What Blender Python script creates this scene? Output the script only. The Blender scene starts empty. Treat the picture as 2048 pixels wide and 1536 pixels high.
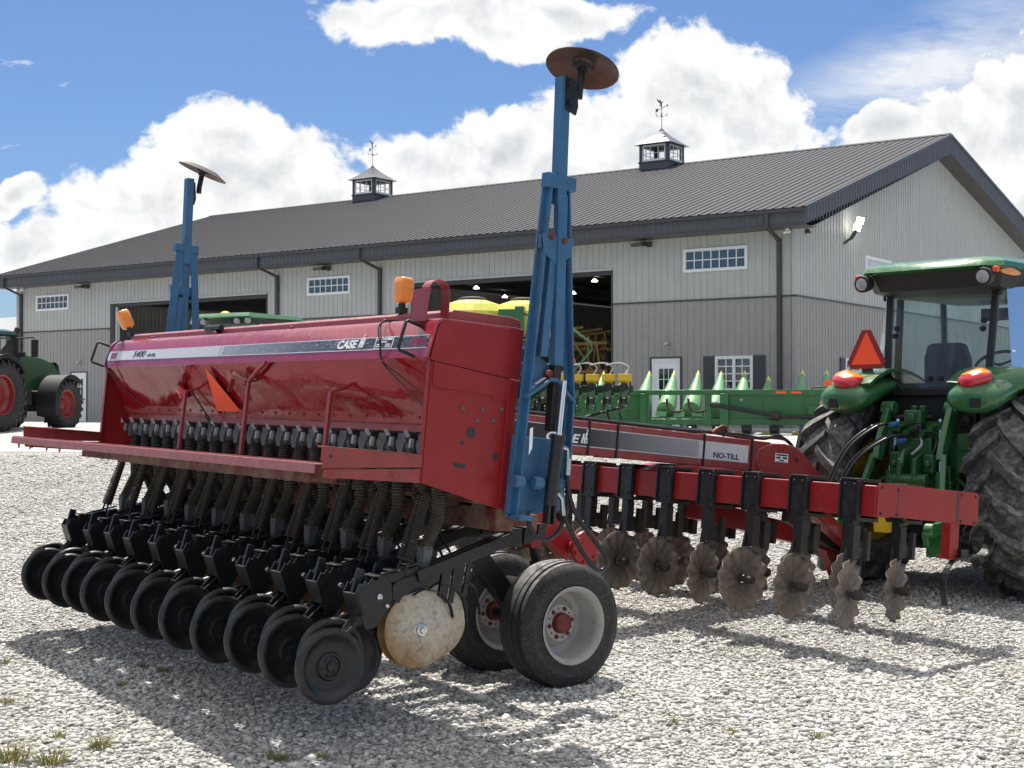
import bpy, bmesh, math, random
import numpy as np
from mathutils import Vector, Matrix
random.seed(7)
R = math.radians
scene = bpy.context.scene
COL = scene.collection

# ------------------------------------------------------------------ camera
cam_d = bpy.data.cameras.new("Camera")
cam = bpy.data.objects.new("Camera", cam_d)
COL.objects.link(cam)
cam.location = (0, 0, 1.735)
cam.rotation_euler = (R(90 + 0.888), 0, 0)
cam_d.sensor_width = 36.0
cam_d.lens = 36.0 * 2840 / 2048
cam_d.clip_end = 5000
scene.camera = cam

# ------------------------------------------------------------------ exposure, sun, sky
SUN_EL, SUN_AZ = 66.0, -12.0          # azimuth clockwise from +Y
vs = scene.view_settings
vs.view_transform = 'Standard'; vs.look = 'None'; vs.gamma = 1.0
vs.exposure = 0.56
sun_d = bpy.data.lights.new("sun", 'SUN')
sun_d.energy = 4.9; sun_d.angle = R(0.5); sun_d.color = (1.0, 0.955, 0.89)
sun = bpy.data.objects.new("sun", sun_d); COL.objects.link(sun)
sdir = Vector((math.sin(R(SUN_AZ)) * math.cos(R(SUN_EL)), math.cos(R(SUN_AZ)) * math.cos(R(SUN_EL)), math.sin(R(SUN_EL))))
sun.rotation_euler = sdir.to_track_quat('Z', 'Y').to_euler()
sun.location = (0, 30, 60)

world = bpy.data.worlds.new("World"); scene.world = world; world.use_nodes = True
wt = world.node_tree; wt.nodes.clear()
def WN(t, **k):
    n = wt.nodes.new(t)
    for a, b in k.items(): setattr(n, a, b)
    return n
def wmath(op, a, b=None, c=None, clamp=False):
    n = WN('ShaderNodeMath', operation=op, use_clamp=clamp)
    for i, x in enumerate((a, b, c)):
        if x is None: continue
        if isinstance(x, (int, float)): n.inputs[i].default_value = x
        else: wt.links.new(x, n.inputs[i])
    return n.outputs[0]
def wvec(op, a, b=None):
    n = WN('ShaderNodeVectorMath', operation=op)
    for i, x in enumerate((a, b)):
        if x is None: continue
        if isinstance(x, (tuple, list)): n.inputs[i].default_value = x
        else: wt.links.new(x, n.inputs[i])
    return n
tc = WN('ShaderNodeTexCoord')
sep = WN('ShaderNodeSeparateXYZ'); wt.links.new(tc.outputs['Generated'], sep.inputs[0])
dy = wmath('MAXIMUM', wmath('ABSOLUTE', sep.outputs[1]), 0.12)
ga = wmath('DIVIDE', sep.outputs[0], dy)
gb = wmath('DIVIDE', sep.outputs[2], dy)
comb = WN('ShaderNodeCombineXYZ'); wt.links.new(ga, comb.inputs[0]); wt.links.new(gb, comb.inputs[1])
# azimuth side: front clouds are placed, everywhere else they are free noise
nd = WN('ShaderNodeTexNoise'); nd.inputs['Scale'].default_value = 9; nd.inputs['Detail'].default_value = 3
wt.links.new(comb.outputs[0], nd.inputs['Vector'])
off = wvec('MULTIPLY', wvec('SUBTRACT', nd.outputs['Color'], (0.5, 0.5, 0.5)).outputs[0], (0.05, 0.05, 0))
pos = wvec('ADD', comb.outputs[0], off.outputs[0]).outputs[0]
PXB = [  # centre and radii of each cumulus heap, in degrees-like units of the sky (x, height, rx, ry)
    (1400, 165, 200, 125), (1300, 290, 330, 130), (1480, 250, 130, 150), (1180, 330, 260, 90),
    (455, 280, 125, 95), (520, 360, 210, 110), (300, 430, 200, 90), (90, 500, 180, 70), (620, 420, 230, 70),
    (860, 330, 200, 75), (1010, 300, 150, 90), (960, 380, 250, 60),
    (950, 30, 260, 80), (1010, 85, 130, 50), (1130, 20, 150, 45),
    (1920, 300, 230, 130), (2080, 250, 200, 150), (1800, 260, 120, 60), (1980, 420, 200, 120),
    (45, 370, 55, 30), (0, 395, 60, 30), (-150, 470, 200, 90), (-420, 300, 260, 120),
    (2400, 200, 260, 160), (2800, 420, 420, 130), (-900, 420, 420, 130), (-1500, 200, 300, 200), (3600, 150, 420, 260),
    (300, -700, 600, 260), (1700, -900, 700, 280), (-900, -500, 500, 260), (2900, -700, 500, 260)]
acc = None
for (px, py, rx, ry) in PXB:
    cx, cy = (px - 1024) / 2840, (812 - py) / 2840
    s = wvec('SUBTRACT', pos, (cx, cy, 0)).outputs[0]
    m = wvec('MULTIPLY', s, (2840 / rx, 2840 / ry, 0)).outputs[0]
    l = wvec('LENGTH', m).outputs['Value']
    v = wmath('SUBTRACT', 1.0, l)
    acc = v if acc is None else wmath('SMOOTH_MAX', acc, v, 0.25)
# thin high band on the right
nb = WN('ShaderNodeTexNoise'); nb.inputs['Scale'].default_value = 14; nb.inputs['Detail'].default_value = 8; nb.inputs['Roughness'].default_value = 0.62
mpb = WN('ShaderNodeMapping'); mpb.inputs['Rotation'].default_value = (0, 0, R(-17)); mpb.inputs['Scale'].default_value = (0.42, 1.6, 1)
wt.links.new(comb.outputs[0], mpb.inputs[0]); wt.links.new(mpb.outputs[0], nb.inputs['Vector'])
sb = wvec('SUBTRACT', pos, ((1860 - 1024) / 2840, (812 - 150) / 2840, 0)).outputs[0]
rb = WN('ShaderNodeVectorRotate', rotation_type='Z_AXIS'); rb.inputs['Angle'].default_value = R(-17); wt.links.new(sb, rb.inputs['Vector'])
lb = wvec('LENGTH', wvec('MULTIPLY', rb.outputs[0], (2840 / 420, 2840 / 130, 0)).outputs[0]).outputs['Value']
band = wmath('MULTIPLY', wmath('SUBTRACT', 1.15, lb), wmath('MULTIPLY', wmath('SUBTRACT', nb.outputs['Fac'], 0.36), 4.2), clamp=True)
# billowing edges
n1 = WN('ShaderNodeTexNoise'); n1.inputs['Scale'].default_value = 26; n1.inputs['Detail'].default_value = 9; n1.inputs['Roughness'].default_value = 0.58
wt.links.new(pos, n1.inputs['Vector'])
n2 = WN('ShaderNodeTexNoise'); n2.inputs['Scale'].default_value = 9; n2.inputs['Detail'].default_value = 5
wt.links.new(pos, n2.inputs['Vector'])
# clouds overhead and round about, out of the frame
n5 = WN('ShaderNodeTexNoise'); n5.inputs['Scale'].default_value = 2.6; n5.inputs['Detail'].default_value = 6
wt.links.new(tc.outputs['Generated'], n5.inputs['Vector'])
mz = WN('ShaderNodeMapRange'); mz.inputs[1].default_value = 0.30; mz.inputs[2].default_value = 0.46; wt.links.new(sep.outputs[2], mz.inputs[0])
over = wmath('ADD', wmath('MULTIPLY', wmath('SUBTRACT', n5.outputs['Fac'], 0.40), 4.0), wmath('MULTIPLY', wmath('SUBTRACT', mz.outputs[0], 1.0), 6.0))
acc = wmath('MAXIMUM', acc, over)
n6 = WN('ShaderNodeTexNoise'); n6.inputs['Scale'].default_value = 75; n6.inputs['Detail'].default_value = 6; n6.inputs['Roughness'].default_value = 0.6
wt.links.new(pos, n6.inputs['Vector'])
acc = wmath('ADD', acc, wmath('MULTIPLY', wmath('SUBTRACT', n6.outputs['Fac'], 0.5), 0.45))
dens = wmath('ADD', acc, wmath('ADD', wmath('MULTIPLY', wmath('SUBTRACT', n1.outputs['Fac'], 0.5), 1.15), wmath('MULTIPLY', wmath('SUBTRACT', n2.outputs['Fac'], 0.5), 0.75)))
mr = WN('ShaderNodeMapRange', interpolation_type='SMOOTHSTEP'); mr.inputs[1].default_value = -0.06; mr.inputs[2].default_value = 0.16
wt.links.new(dens, mr.inputs[0])
cov = wmath('MAXIMUM', mr.outputs[0], wmath('MULTIPLY', band, 0.8))
up = wmath('GREATER_THAN', sep.outputs[2], -0.02)
cov = wmath('MULTIPLY', cov, up)
# cloud brightness: white rims and tops, grey hearts; billow relief from the difference of two shifted noises
n3 = WN('ShaderNodeTexNoise'); n3.inputs['Scale'].default_value = 20; n3.inputs['Detail'].default_value = 7; n3.inputs['Roughness'].default_value = 0.55
wt.links.new(wvec('ADD', pos, (0.006, -0.010, 0)).outputs[0], n3.inputs['Vector'])
n4 = WN('ShaderNodeTexNoise'); n4.inputs['Scale'].default_value = 20; n4.inputs['Detail'].default_value = 7; n4.inputs['Roughness'].default_value = 0.55
wt.links.new(wvec('ADD', pos, (-0.003, 0.006, 0)).outputs[0], n4.inputs['Vector'])
relief = wmath('MULTIPLY', wmath('SUBTRACT', n3.outputs['Fac'], n4.outputs['Fac']), 1.0)
heart = WN('ShaderNodeMapRange', interpolation_type='SMOOTHSTEP'); heart.inputs[1].default_value = 0.25; heart.inputs[2].default_value = 1.15
wt.links.new(dens, heart.inputs[0])
bright = wmath('SUBTRACT', wmath('ADD', 0.90, relief), wmath('MULTIPLY', heart.outputs[0], wmath('ADD', 0.02, wmath('MULTIPLY', n2.outputs['Fac'], 0.40))))
brc = WN('ShaderNodeClamp'); brc.inputs['Min'].default_value = 0.36; brc.inputs['Max'].default_value = 1.0
wt.links.new(bright, brc.inputs[0])
ramp = WN('ShaderNodeValToRGB')
ramp.color_ramp.elements[0].position = 0.40; ramp.color_ramp.elements[0].color = (0.36, 0.40, 0.45, 1)
ramp.color_ramp.elements[1].position = 0.90; ramp.color_ramp.elements[1].color = (0.78, 0.78, 0.77, 1)
wt.links.new(brc.outputs[0], ramp.inputs[0])
sky = WN('ShaderNodeTexSky', sky_type='NISHITA'); sky.sun_disc = False
sky.sun_elevation = R(SUN_EL); sky.sun_rotation = R(SUN_AZ); sky.air_density = 1.0; sky.dust_density = 0.6; sky.ozone_density = 1.4
skyb = WN('ShaderNodeBackground'); skyb.inputs['Strength'].default_value = 0.115
skt = WN('ShaderNodeMix', data_type='RGBA', blend_type='MULTIPLY'); skt.inputs[0].default_value = 1.0
skt.inputs[7].default_value = (0.375, 0.475, 0.64, 1)
wt.links.new(sky.outputs[0], skt.inputs[6]); wt.links.new(skt.outputs[2], skyb.inputs['Color'])
clb = WN('ShaderNodeBackground'); clb.inputs['Strength'].default_value = 0.90
wt.links.new(ramp.outputs[0], clb.inputs['Color'])
mixw = WN('ShaderNodeMixShader'); wt.links.new(cov, mixw.inputs[0]); wt.links.new(skyb.outputs[0], mixw.inputs[1]); wt.links.new(clb.outputs[0], mixw.inputs[2])
wo = WN('ShaderNodeOutputWorld'); wt.links.new(mixw.outputs[0], wo.inputs[0])

# ------------------------------------------------------------------ materials
def mat(name, col, rough=0.5, metal=0.0, var=0.18, scale=6.0, dirt=None, bump=None, coat=0.0, spec=None, speck=None, up=None, emit=None, streak=None, ring=None):
    """Procedural paint: base colour with mottling, optional dirt (colour, amount, scale), bump (strength, scale, distance), up = dust lying on upward faces."""
    m = bpy.data.materials.new(name); m.use_nodes = True
    t = m.node_tree; b = t.nodes['Principled BSDF']
    N = t.nodes.new; L = t.links.new
    tcx = N('ShaderNodeTexCoord'); oc = tcx.outputs['Object']
    b.inputs['Roughness'].default_value = rough; b.inputs['Metallic'].default_value = metal
    if coat: b.inputs['Coat Weight'].default_value = coat; b.inputs['Coat Roughness'].default_value = 0.06
    if spec is not None: b.inputs['Specular IOR Level'].default_value = spec
    n = N('ShaderNodeTexNoise'); n.inputs['Scale'].default_value = scale; n.inputs['Detail'].default_value = 6; n.inputs['Roughness'].default_value = 0.6
    L(oc, n.inputs['Vector'])
    rp = N('ShaderNodeValToRGB'); e = rp.color_ramp.elements
    e[0].position = 0.3; e[1].position = 0.7
    e[0].color = tuple(c * (1 - var) for c in col) + (1,); e[1].color = tuple(min(1, c * (1 + var)) for c in col) + (1,)
    L(n.outputs['Fac'], rp.inputs[0]); c = rp.outputs[0]
    def mixc(fac, a, colr):
        x = N('ShaderNodeMix'); x.data_type = 'RGBA'; L(fac, x.inputs[0]); L(a, x.inputs[6])
        x.inputs[7].default_value = tuple(colr) + (1,); return x.outputs[2]
    def mrange(fac, lo, hi, a=0.0, bb=1.0):
        x = N('ShaderNodeMapRange'); x.inputs[1].default_value = lo; x.inputs[2].default_value = hi; x.inputs[3].default_value = a; x.inputs[4].default_value = bb
        L(fac, x.inputs[0]); return x.outputs[0]
    if dirt:
        dcol, amt, dsc = dirt
        d = N('ShaderNodeTexNoise'); d.inputs['Scale'].default_value = dsc; d.inputs['Detail'].default_value = 9; d.inputs['Roughness'].default_value = 0.7
        L(oc, d.inputs['Vector']); c = mixc(mrange(d.outputs['Fac'], 0.62 - amt * 0.3, 0.78 - amt * 0.2), c, dcol)
        L(mrange(d.outputs['Fac'], 0.5, 0.75, rough, min(1, rough + 0.35)), b.inputs['Roughness'])
    if streak:
        scol, amt, ssc = streak
        mp = N('ShaderNodeMapping'); mp.inputs['Scale'].default_value = ssc; L(oc, mp.inputs[0])
        d = N('ShaderNodeTexNoise'); d.inputs['Scale'].default_value = 1; d.inputs['Detail'].default_value = 8; d.inputs['Roughness'].default_value = 0.65
        L(mp.outputs[0], d.inputs['Vector']); c = mixc(mrange(d.outputs['Fac'], 0.5, 0.75, 0, amt), c, scol)
    if ring:                                     # wear that grows towards the rim of a round blade
        cen, r0, r1, rcol = ring
        sv = N('ShaderNodeVectorMath'); sv.operation = 'SUBTRACT'; L(oc, sv.inputs[0]); sv.inputs[1].default_value = cen
        ln = N('ShaderNodeVectorMath'); ln.operation = 'LENGTH'; L(sv.outputs[0], ln.inputs[0])
        d = N('ShaderNodeTexNoise'); d.inputs['Scale'].default_value = 14; d.inputs['Detail'].default_value = 7; d.inputs['Roughness'].default_value = 0.7; L(oc, d.inputs['Vector'])
        ma = N('ShaderNodeMath'); ma.operation = 'MULTIPLY_ADD'; L(d.outputs['Fac'], ma.inputs[0]); ma.inputs[1].default_value = (r1 - r0) * 2.6; L(ln.outputs['Value'], ma.inputs[2])
        c = mixc(mrange(ma.outputs[0], r0 + (r1 - r0) * 1.3, r1 + (r1 - r0) * 1.5, 0, 0.9), c, rcol)
    if speck:
        scol, thr, ssc = speck
        d = N('ShaderNodeTexVoronoi'); d.inputs['Scale'].default_value = ssc; L(oc, d.inputs['Vector'])
        c = mixc(mrange(d.outputs['Distance'], thr + 0.06, thr), c, scol)
    if up:
        ucol, amt = up
        g = N('ShaderNodeNewGeometry'); s = N('ShaderNodeSeparateXYZ'); L(g.outputs['Normal'], s.inputs[0])
        d = N('ShaderNodeTexNoise'); d.inputs['Scale'].default_value = 22; d.inputs['Detail'].default_value = 6; L(oc, d.inputs['Vector'])
        mm = N('ShaderNodeMath'); mm.operation = 'MULTIPLY'; L(mrange(s.outputs[2], 0.35, 0.95, 0, amt), mm.inputs[0]); L(mrange(d.outputs['Fac'], 0.3, 0.65), mm.inputs[1])
        c = mixc(mm.outputs[0], c, ucol)
    L(c, b.inputs['Base Color'])
    if bump:
        d = N('ShaderNodeTexNoise'); d.inputs['Scale'].default_value = bump[1]; d.inputs['Detail'].default_value = 4; L(oc, d.inputs['Vector'])
        bp = N('ShaderNodeBump'); bp.inputs['Strength'].default_value = bump[0]; bp.inputs['Distance'].default_value = bump[2]
        L(d.outputs['Fac'], bp.inputs['Height']); L(bp.outputs[0], b.inputs['Normal'])
        if coat: L(bp.outputs[0], b.inputs['Coat Normal'])
    if emit:
        b.inputs['Emission Color'].default_value = tuple(emit[0]) + (1,); b.inputs['Emission Strength'].default_value = emit[1]
    return m

def glassmat(name, tint=(0.72, 0.84, 0.84), fres=1.45, rough=0.02, dust=0.0):
    m = bpy.data.materials.new(name); m.use_nodes = True; t = m.node_tree; t.nodes.clear(); N = t.nodes.new; L = t.links.new
    tr = N('ShaderNodeBsdfTransparent'); tr.inputs[0].default_value = tint + (1,)
    gl = N('ShaderNodeBsdfGlossy'); gl.inputs['Roughness'].default_value = rough; gl.inputs[0].default_value = (1, 1, 1, 1)
    fr = N('ShaderNodeFresnel'); fr.inputs[0].default_value = fres
    mx = N('ShaderNodeMixShader'); L(fr.outputs[0], mx.inputs[0]); L(tr.outputs[0], mx.inputs[1]); L(gl.outputs[0], mx.inputs[2])
    last = mx.outputs[0]
    if dust:
        df = N('ShaderNodeBsdfDiffuse'); df.inputs[0].default_value = (0.5, 0.5, 0.47, 1)
        tx = N('ShaderNodeTexCoord'); mp = N('ShaderNodeMapping'); mp.inputs['Scale'].default_value = (14, 14, 3); L(tx.outputs['Object'], mp.inputs[0])
        n = N('ShaderNodeTexNoise'); n.inputs['Scale'].default_value = 1; n.inputs['Detail'].default_value = 8; L(mp.outputs[0], n.inputs['Vector'])
        mr_ = N('ShaderNodeMapRange'); mr_.inputs[1].default_value = 0.35; mr_.inputs[2].default_value = 0.8; mr_.inputs[3].default_value = dust * 0.3; mr_.inputs[4].default_value = dust
        L(n.outputs['Fac'], mr_.inputs[0]); m2 = N('ShaderNodeMixShader'); L(mr_.outputs[0], m2.inputs[0]); L(last, m2.inputs[1]); L(df.outputs[0], m2.inputs[2]); last = m2.outputs[0]
    o = N('ShaderNodeOutputMaterial'); L(last, o.inputs[0]); return m

DUST = (0.40, 0.35, 0.29)
M = dict(
    red=mat('red_paint', (0.24, 0.008, 0.017), 0.09, var=0.10, scale=3, dirt=((0.16, 0.03, 0.03), 0.02, 7), spec=0.42, bump=(0.22, 2.6, 0.05), up=((0.42, 0.22, 0.21), 0.30)),
    redlid=mat('red_lid_paint', (0.28, 0.016, 0.036), 0.26, var=0.10, scale=4, dirt=((0.36, 0.14, 0.16), 0.10, 9), coat=0.6, bump=(0.15, 3.5, 0.03), up=((0.45, 0.27, 0.27), 0.3)),
    redpan=mat('red_panel_paint', (0.27, 0.014, 0.015), 0.36, var=0.08, scale=4, dirt=((0.2, 0.06, 0.05), 0.04, 14), coat=0.10, spec=0.35, speck=((0.11, 0.085, 0.08), 0.028, 9), bump=(0.04, 7, 0.01)),
    redold=mat('worn_red_paint', (0.27, 0.035, 0.035), 0.42, var=0.2, scale=9, dirt=((0.17, 0.10, 0.07), 0.22, 12), coat=0.2, up=((0.47, 0.30, 0.27), 0.45), bump=(0.2, 60, 0.002)),
    redstep=mat('faded_step_paint', (0.33, 0.11, 0.115), 0.5, var=0.12, scale=12, dirt=((0.25, 0.12, 0.10), 0.2, 16), up=((0.5, 0.32, 0.30), 0.5), bump=(0.2, 60, 0.002)),
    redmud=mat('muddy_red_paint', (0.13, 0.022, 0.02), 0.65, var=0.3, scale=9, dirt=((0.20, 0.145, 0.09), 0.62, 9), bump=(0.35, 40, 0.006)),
    black=mat('black_paint', (0.010, 0.0105, 0.012), 0.38, var=0.3, scale=12, dirt=((0.055, 0.05, 0.043), 0.10, 18), up=((0.07, 0.065, 0.055), 0.2), bump=(0.15, 60, 0.002)),
    blackm=mat('black_plastic', (0.012, 0.012, 0.013), 0.55, var=0.2, scale=20, bump=(0.2, 90, 0.001)),
    rubber=mat('rubber', (0.022, 0.022, 0.0235), 0.72, var=0.25, scale=14, dirt=((0.11, 0.10, 0.09), 0.28, 24), bump=(0.3, 70, 0.002)),
    rubberd=mat('dusty_rubber', (0.03, 0.03, 0.031), 0.8, var=0.3, scale=20, dirt=((0.13, 0.128, 0.122), 0.30, 60), bump=(0.5, 110, 0.003), up=((0.36, 0.355, 0.34), 0.75)),
    agrub=mat('tractor_rubber', (0.036, 0.036, 0.038), 0.75, var=0.25, scale=9, dirt=((0.20, 0.19, 0.17), 0.46, 13), bump=(0.35, 60, 0.003), up=((0.40, 0.39, 0.36), 0.8)),
    presst=mat('press_rubber', (0.014, 0.0145, 0.016), 0.42, var=0.3, scale=25, dirt=((0.065, 0.06, 0.05), 0.2, 22), bump=(0.25, 50, 0.002), spec=0.5),
    blue=mat('blue_paint', (0.030, 0.122, 0.25), 0.42, var=0.16, scale=8, dirt=((0.07, 0.05, 0.045), 0.02, 20), coat=0.15, bump=(0.15, 25, 0.003), streak=((0.09, 0.07, 0.065), 0.6, (9, 9, 1.3)), up=((0.3, 0.36, 0.42), 0.25)),
    steel=mat('bare_steel', (0.55, 0.55, 0.56), 0.25, 1.0, var=0.1, scale=12),
    chrome=mat('chrome_rod', (0.75, 0.75, 0.76), 0.12, 1.0, var=0.04),
    grey=mat('grey_casting', (0.085, 0.088, 0.095), 0.6, var=0.25, scale=20, dirt=((0.23, 0.2, 0.15), 0.3, 30), up=((0.2, 0.19, 0.165), 0.3)),
    greyl=mat('light_grey_lever', (0.36, 0.37, 0.39), 0.5, var=0.2, scale=25),
    rimw=mat('grey_cream_rim', (0.40, 0.395, 0.375), 0.5, var=0.14, scale=8, dirt=((0.24, 0.15, 0.08), 0.22, 16), bump=(0.15, 60, 0.002)),
    hubred=mat('rusty_hub', (0.16, 0.025, 0.02), 0.6, var=0.5, scale=18, dirt=((0.08, 0.03, 0.02), 0.4, 22)),
    discr=mat('worn_disc_blade', (0.47, 0.42, 0.34), 0.42, 0.2, var=0.18, scale=45, dirt=((0.16, 0.10, 0.06), 0.30, 24), bump=(0.3, 90, 0.002), ring=((0.012, 0.36, 0.63), 0.14, 0.26, (0.27, 0.135, 0.035))),
    coulter=mat('weathered_coulter_steel', (0.20, 0.165, 0.135), 0.5, 0.35, var=0.25, scale=40, dirt=((0.11, 0.07, 0.05), 0.25, 30), bump=(0.25, 90, 0.002), ring=((0, -0.14, 0.79), 0.20, 0.06, (0.06, 0.045, 0.038))),
    spring=mat('rusty_spring', (0.028, 0.021, 0.018), 0.6, 0.2, var=0.4, scale=25, dirt=((0.09, 0.045, 0.03), 0.25, 22)),
    hose=mat('seed_tube_rubber', (0.055, 0.050, 0.036), 0.7, var=0.3, scale=9, dirt=((0.14, 0.125, 0.08), 0.35, 12)),
    hosegrey=mat('black_bellows_rubber', (0.028, 0.029, 0.030), 0.6, var=0.3, scale=30, dirt=((0.1, 0.09, 0.07), 0.25, 30)),
    hydr=mat('hydraulic_hose', (0.016, 0.016, 0.017), 0.32, var=0.2),
    amber=mat('amber_lens', (0.80, 0.26, 0.02), 0.22, var=0.12, scale=30, coat=0.6, bump=(0.6, 120, 0.004)),
    redlens=mat('red_lens', (0.55, 0.015, 0.03), 0.15, var=0.15, scale=30, coat=0.8, bump=(0.5, 60, 0.004)),
    smv=mat('orange_reflector', (0.96, 0.095, 0.02), 0.5, var=0.08, scale=10),
    smvred=mat('dark_red_reflector', (0.25, 0.015, 0.015), 0.4, var=0.1),
    white=mat('white_paint', (0.82, 0.83, 0.84), 0.4, var=0.05),
    decalw=mat('silver_decal', (0.56, 0.58, 0.61), 0.35, 0.0, var=0.10, scale=5, streak=((0.75, 0.76, 0.78), 0.7, (3, 3, 60)), coat=0.3),
    inkb=mat('dark_lettering', (0.02, 0.024, 0.035), 0.4, var=0.1),
    green=mat('green_paint', (0.020, 0.125, 0.034), 0.28, var=0.10, scale=4, dirt=((0.12, 0.14, 0.08), 0.08, 10), coat=0.5, up=((0.26, 0.36, 0.24), 0.25)),
    greend=mat('dark_green_paint', (0.016, 0.085, 0.024), 0.38, var=0.15, scale=5, dirt=((0.08, 0.075, 0.05), 0.12, 12), coat=0.2, up=((0.2, 0.24, 0.15), 0.2)),
    greenx=mat('deep_green_paint', (0.012, 0.06, 0.018), 0.3, var=0.12, scale=4, coat=0.4),
    poly=mat('pale_green_plastic', (0.12, 0.31, 0.13), 0.45, var=0.12, scale=6, dirt=((0.3, 0.3, 0.22), 0.15, 8), up=((0.42, 0.5, 0.38), 0.3)),
    yellow=mat('yellow_paint', (0.62, 0.42, 0.02), 0.4, var=0.12, scale=6, dirt=((0.3, 0.2, 0.05), 0.12, 10)),
    yelloww=mat('weathered_yellow_paint', (0.40, 0.24, 0.06), 0.6, var=0.3, scale=6, dirt=((0.12, 0.07, 0.035), 0.4, 6)),
    ypoly=mat('yellow_plastic_tank', (0.70, 0.66, 0.10), 0.45, var=0.06, scale=3),
    redrim=mat('red_rim', (0.24, 0.018, 0.018), 0.4, var=0.12, coat=0.2),
    siding=mat('light_grey_siding', (0.47, 0.475, 0.455), 0.45, var=0.05, scale=2, streak=((0.36, 0.365, 0.355), 0.45, (5, 5, 0.5))),
    wains=mat('dark_grey_siding', (0.34, 0.325, 0.31), 0.45, var=0.06, scale=2, streak=((0.29, 0.28, 0.265), 0.45, (5, 5, 0.5))),
    roofm=mat('charcoal_metal_roof', (0.038, 0.038, 0.045), 0.5, 0.0, spec=0.14, var=0.06, scale=1.2),
    trim=mat('charcoal_trim', (0.065, 0.060, 0.060), 0.4, var=0.08, scale=3),
    fascia=mat('charcoal_fascia', (0.085, 0.085, 0.095), 0.4, var=0.08, scale=3),
    shutter=mat('charcoal_shutter', (0.07, 0.07, 0.078), 0.5, var=0.08),
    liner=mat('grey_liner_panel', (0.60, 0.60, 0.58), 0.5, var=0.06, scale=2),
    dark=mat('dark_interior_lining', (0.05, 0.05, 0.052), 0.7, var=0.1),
    floorc=mat('shed_concrete_floor', (0.30, 0.29, 0.27), 0.7, var=0.1, scale=2),
    lamp=mat('lit_lamp', (1, 1, 1), 0.4, var=0.0, emit=((1, 0.96, 0.88), 8.0)),
    lens=mat('clear_lamp_lens', (0.30, 0.31, 0.32), 0.15, var=0.1, scale=60, coat=0.8, bump=(0.5, 200, 0.003)),
    farroof=mat('pale_metal_roof', (0.36, 0.36, 0.385), 0.4, 0.1, var=0.05, streak=((0.45, 0.45, 0.47), 0.6, (6, 0.3, 6))),
    skin=mat('tan_leather', (0.45, 0.27, 0.18), 0.7, var=0.15),
    seat=mat('black_vinyl_seat', (0.03, 0.032, 0.035), 0.6, var=0.15),
    glass=glassmat('cab_glass', (0.78, 0.90, 0.89), 1.5, 0.01, 0.16),
    wglass=glassmat('window_glass', (0.12, 0.16, 0.20), 2.5, 0.03),
    cglass=glassmat('cupola_glass', (0.9, 0.92, 0.92), 1.3, 0.02),
    dome=mat('yellow_dome', (0.72, 0.62, 0.12), 0.35, var=0.05),
    cloudy=mat('frosted_pane', (0.60, 0.63, 0.64), 0.15, var=0.25, scale=7, coat=0.5),
)

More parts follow.
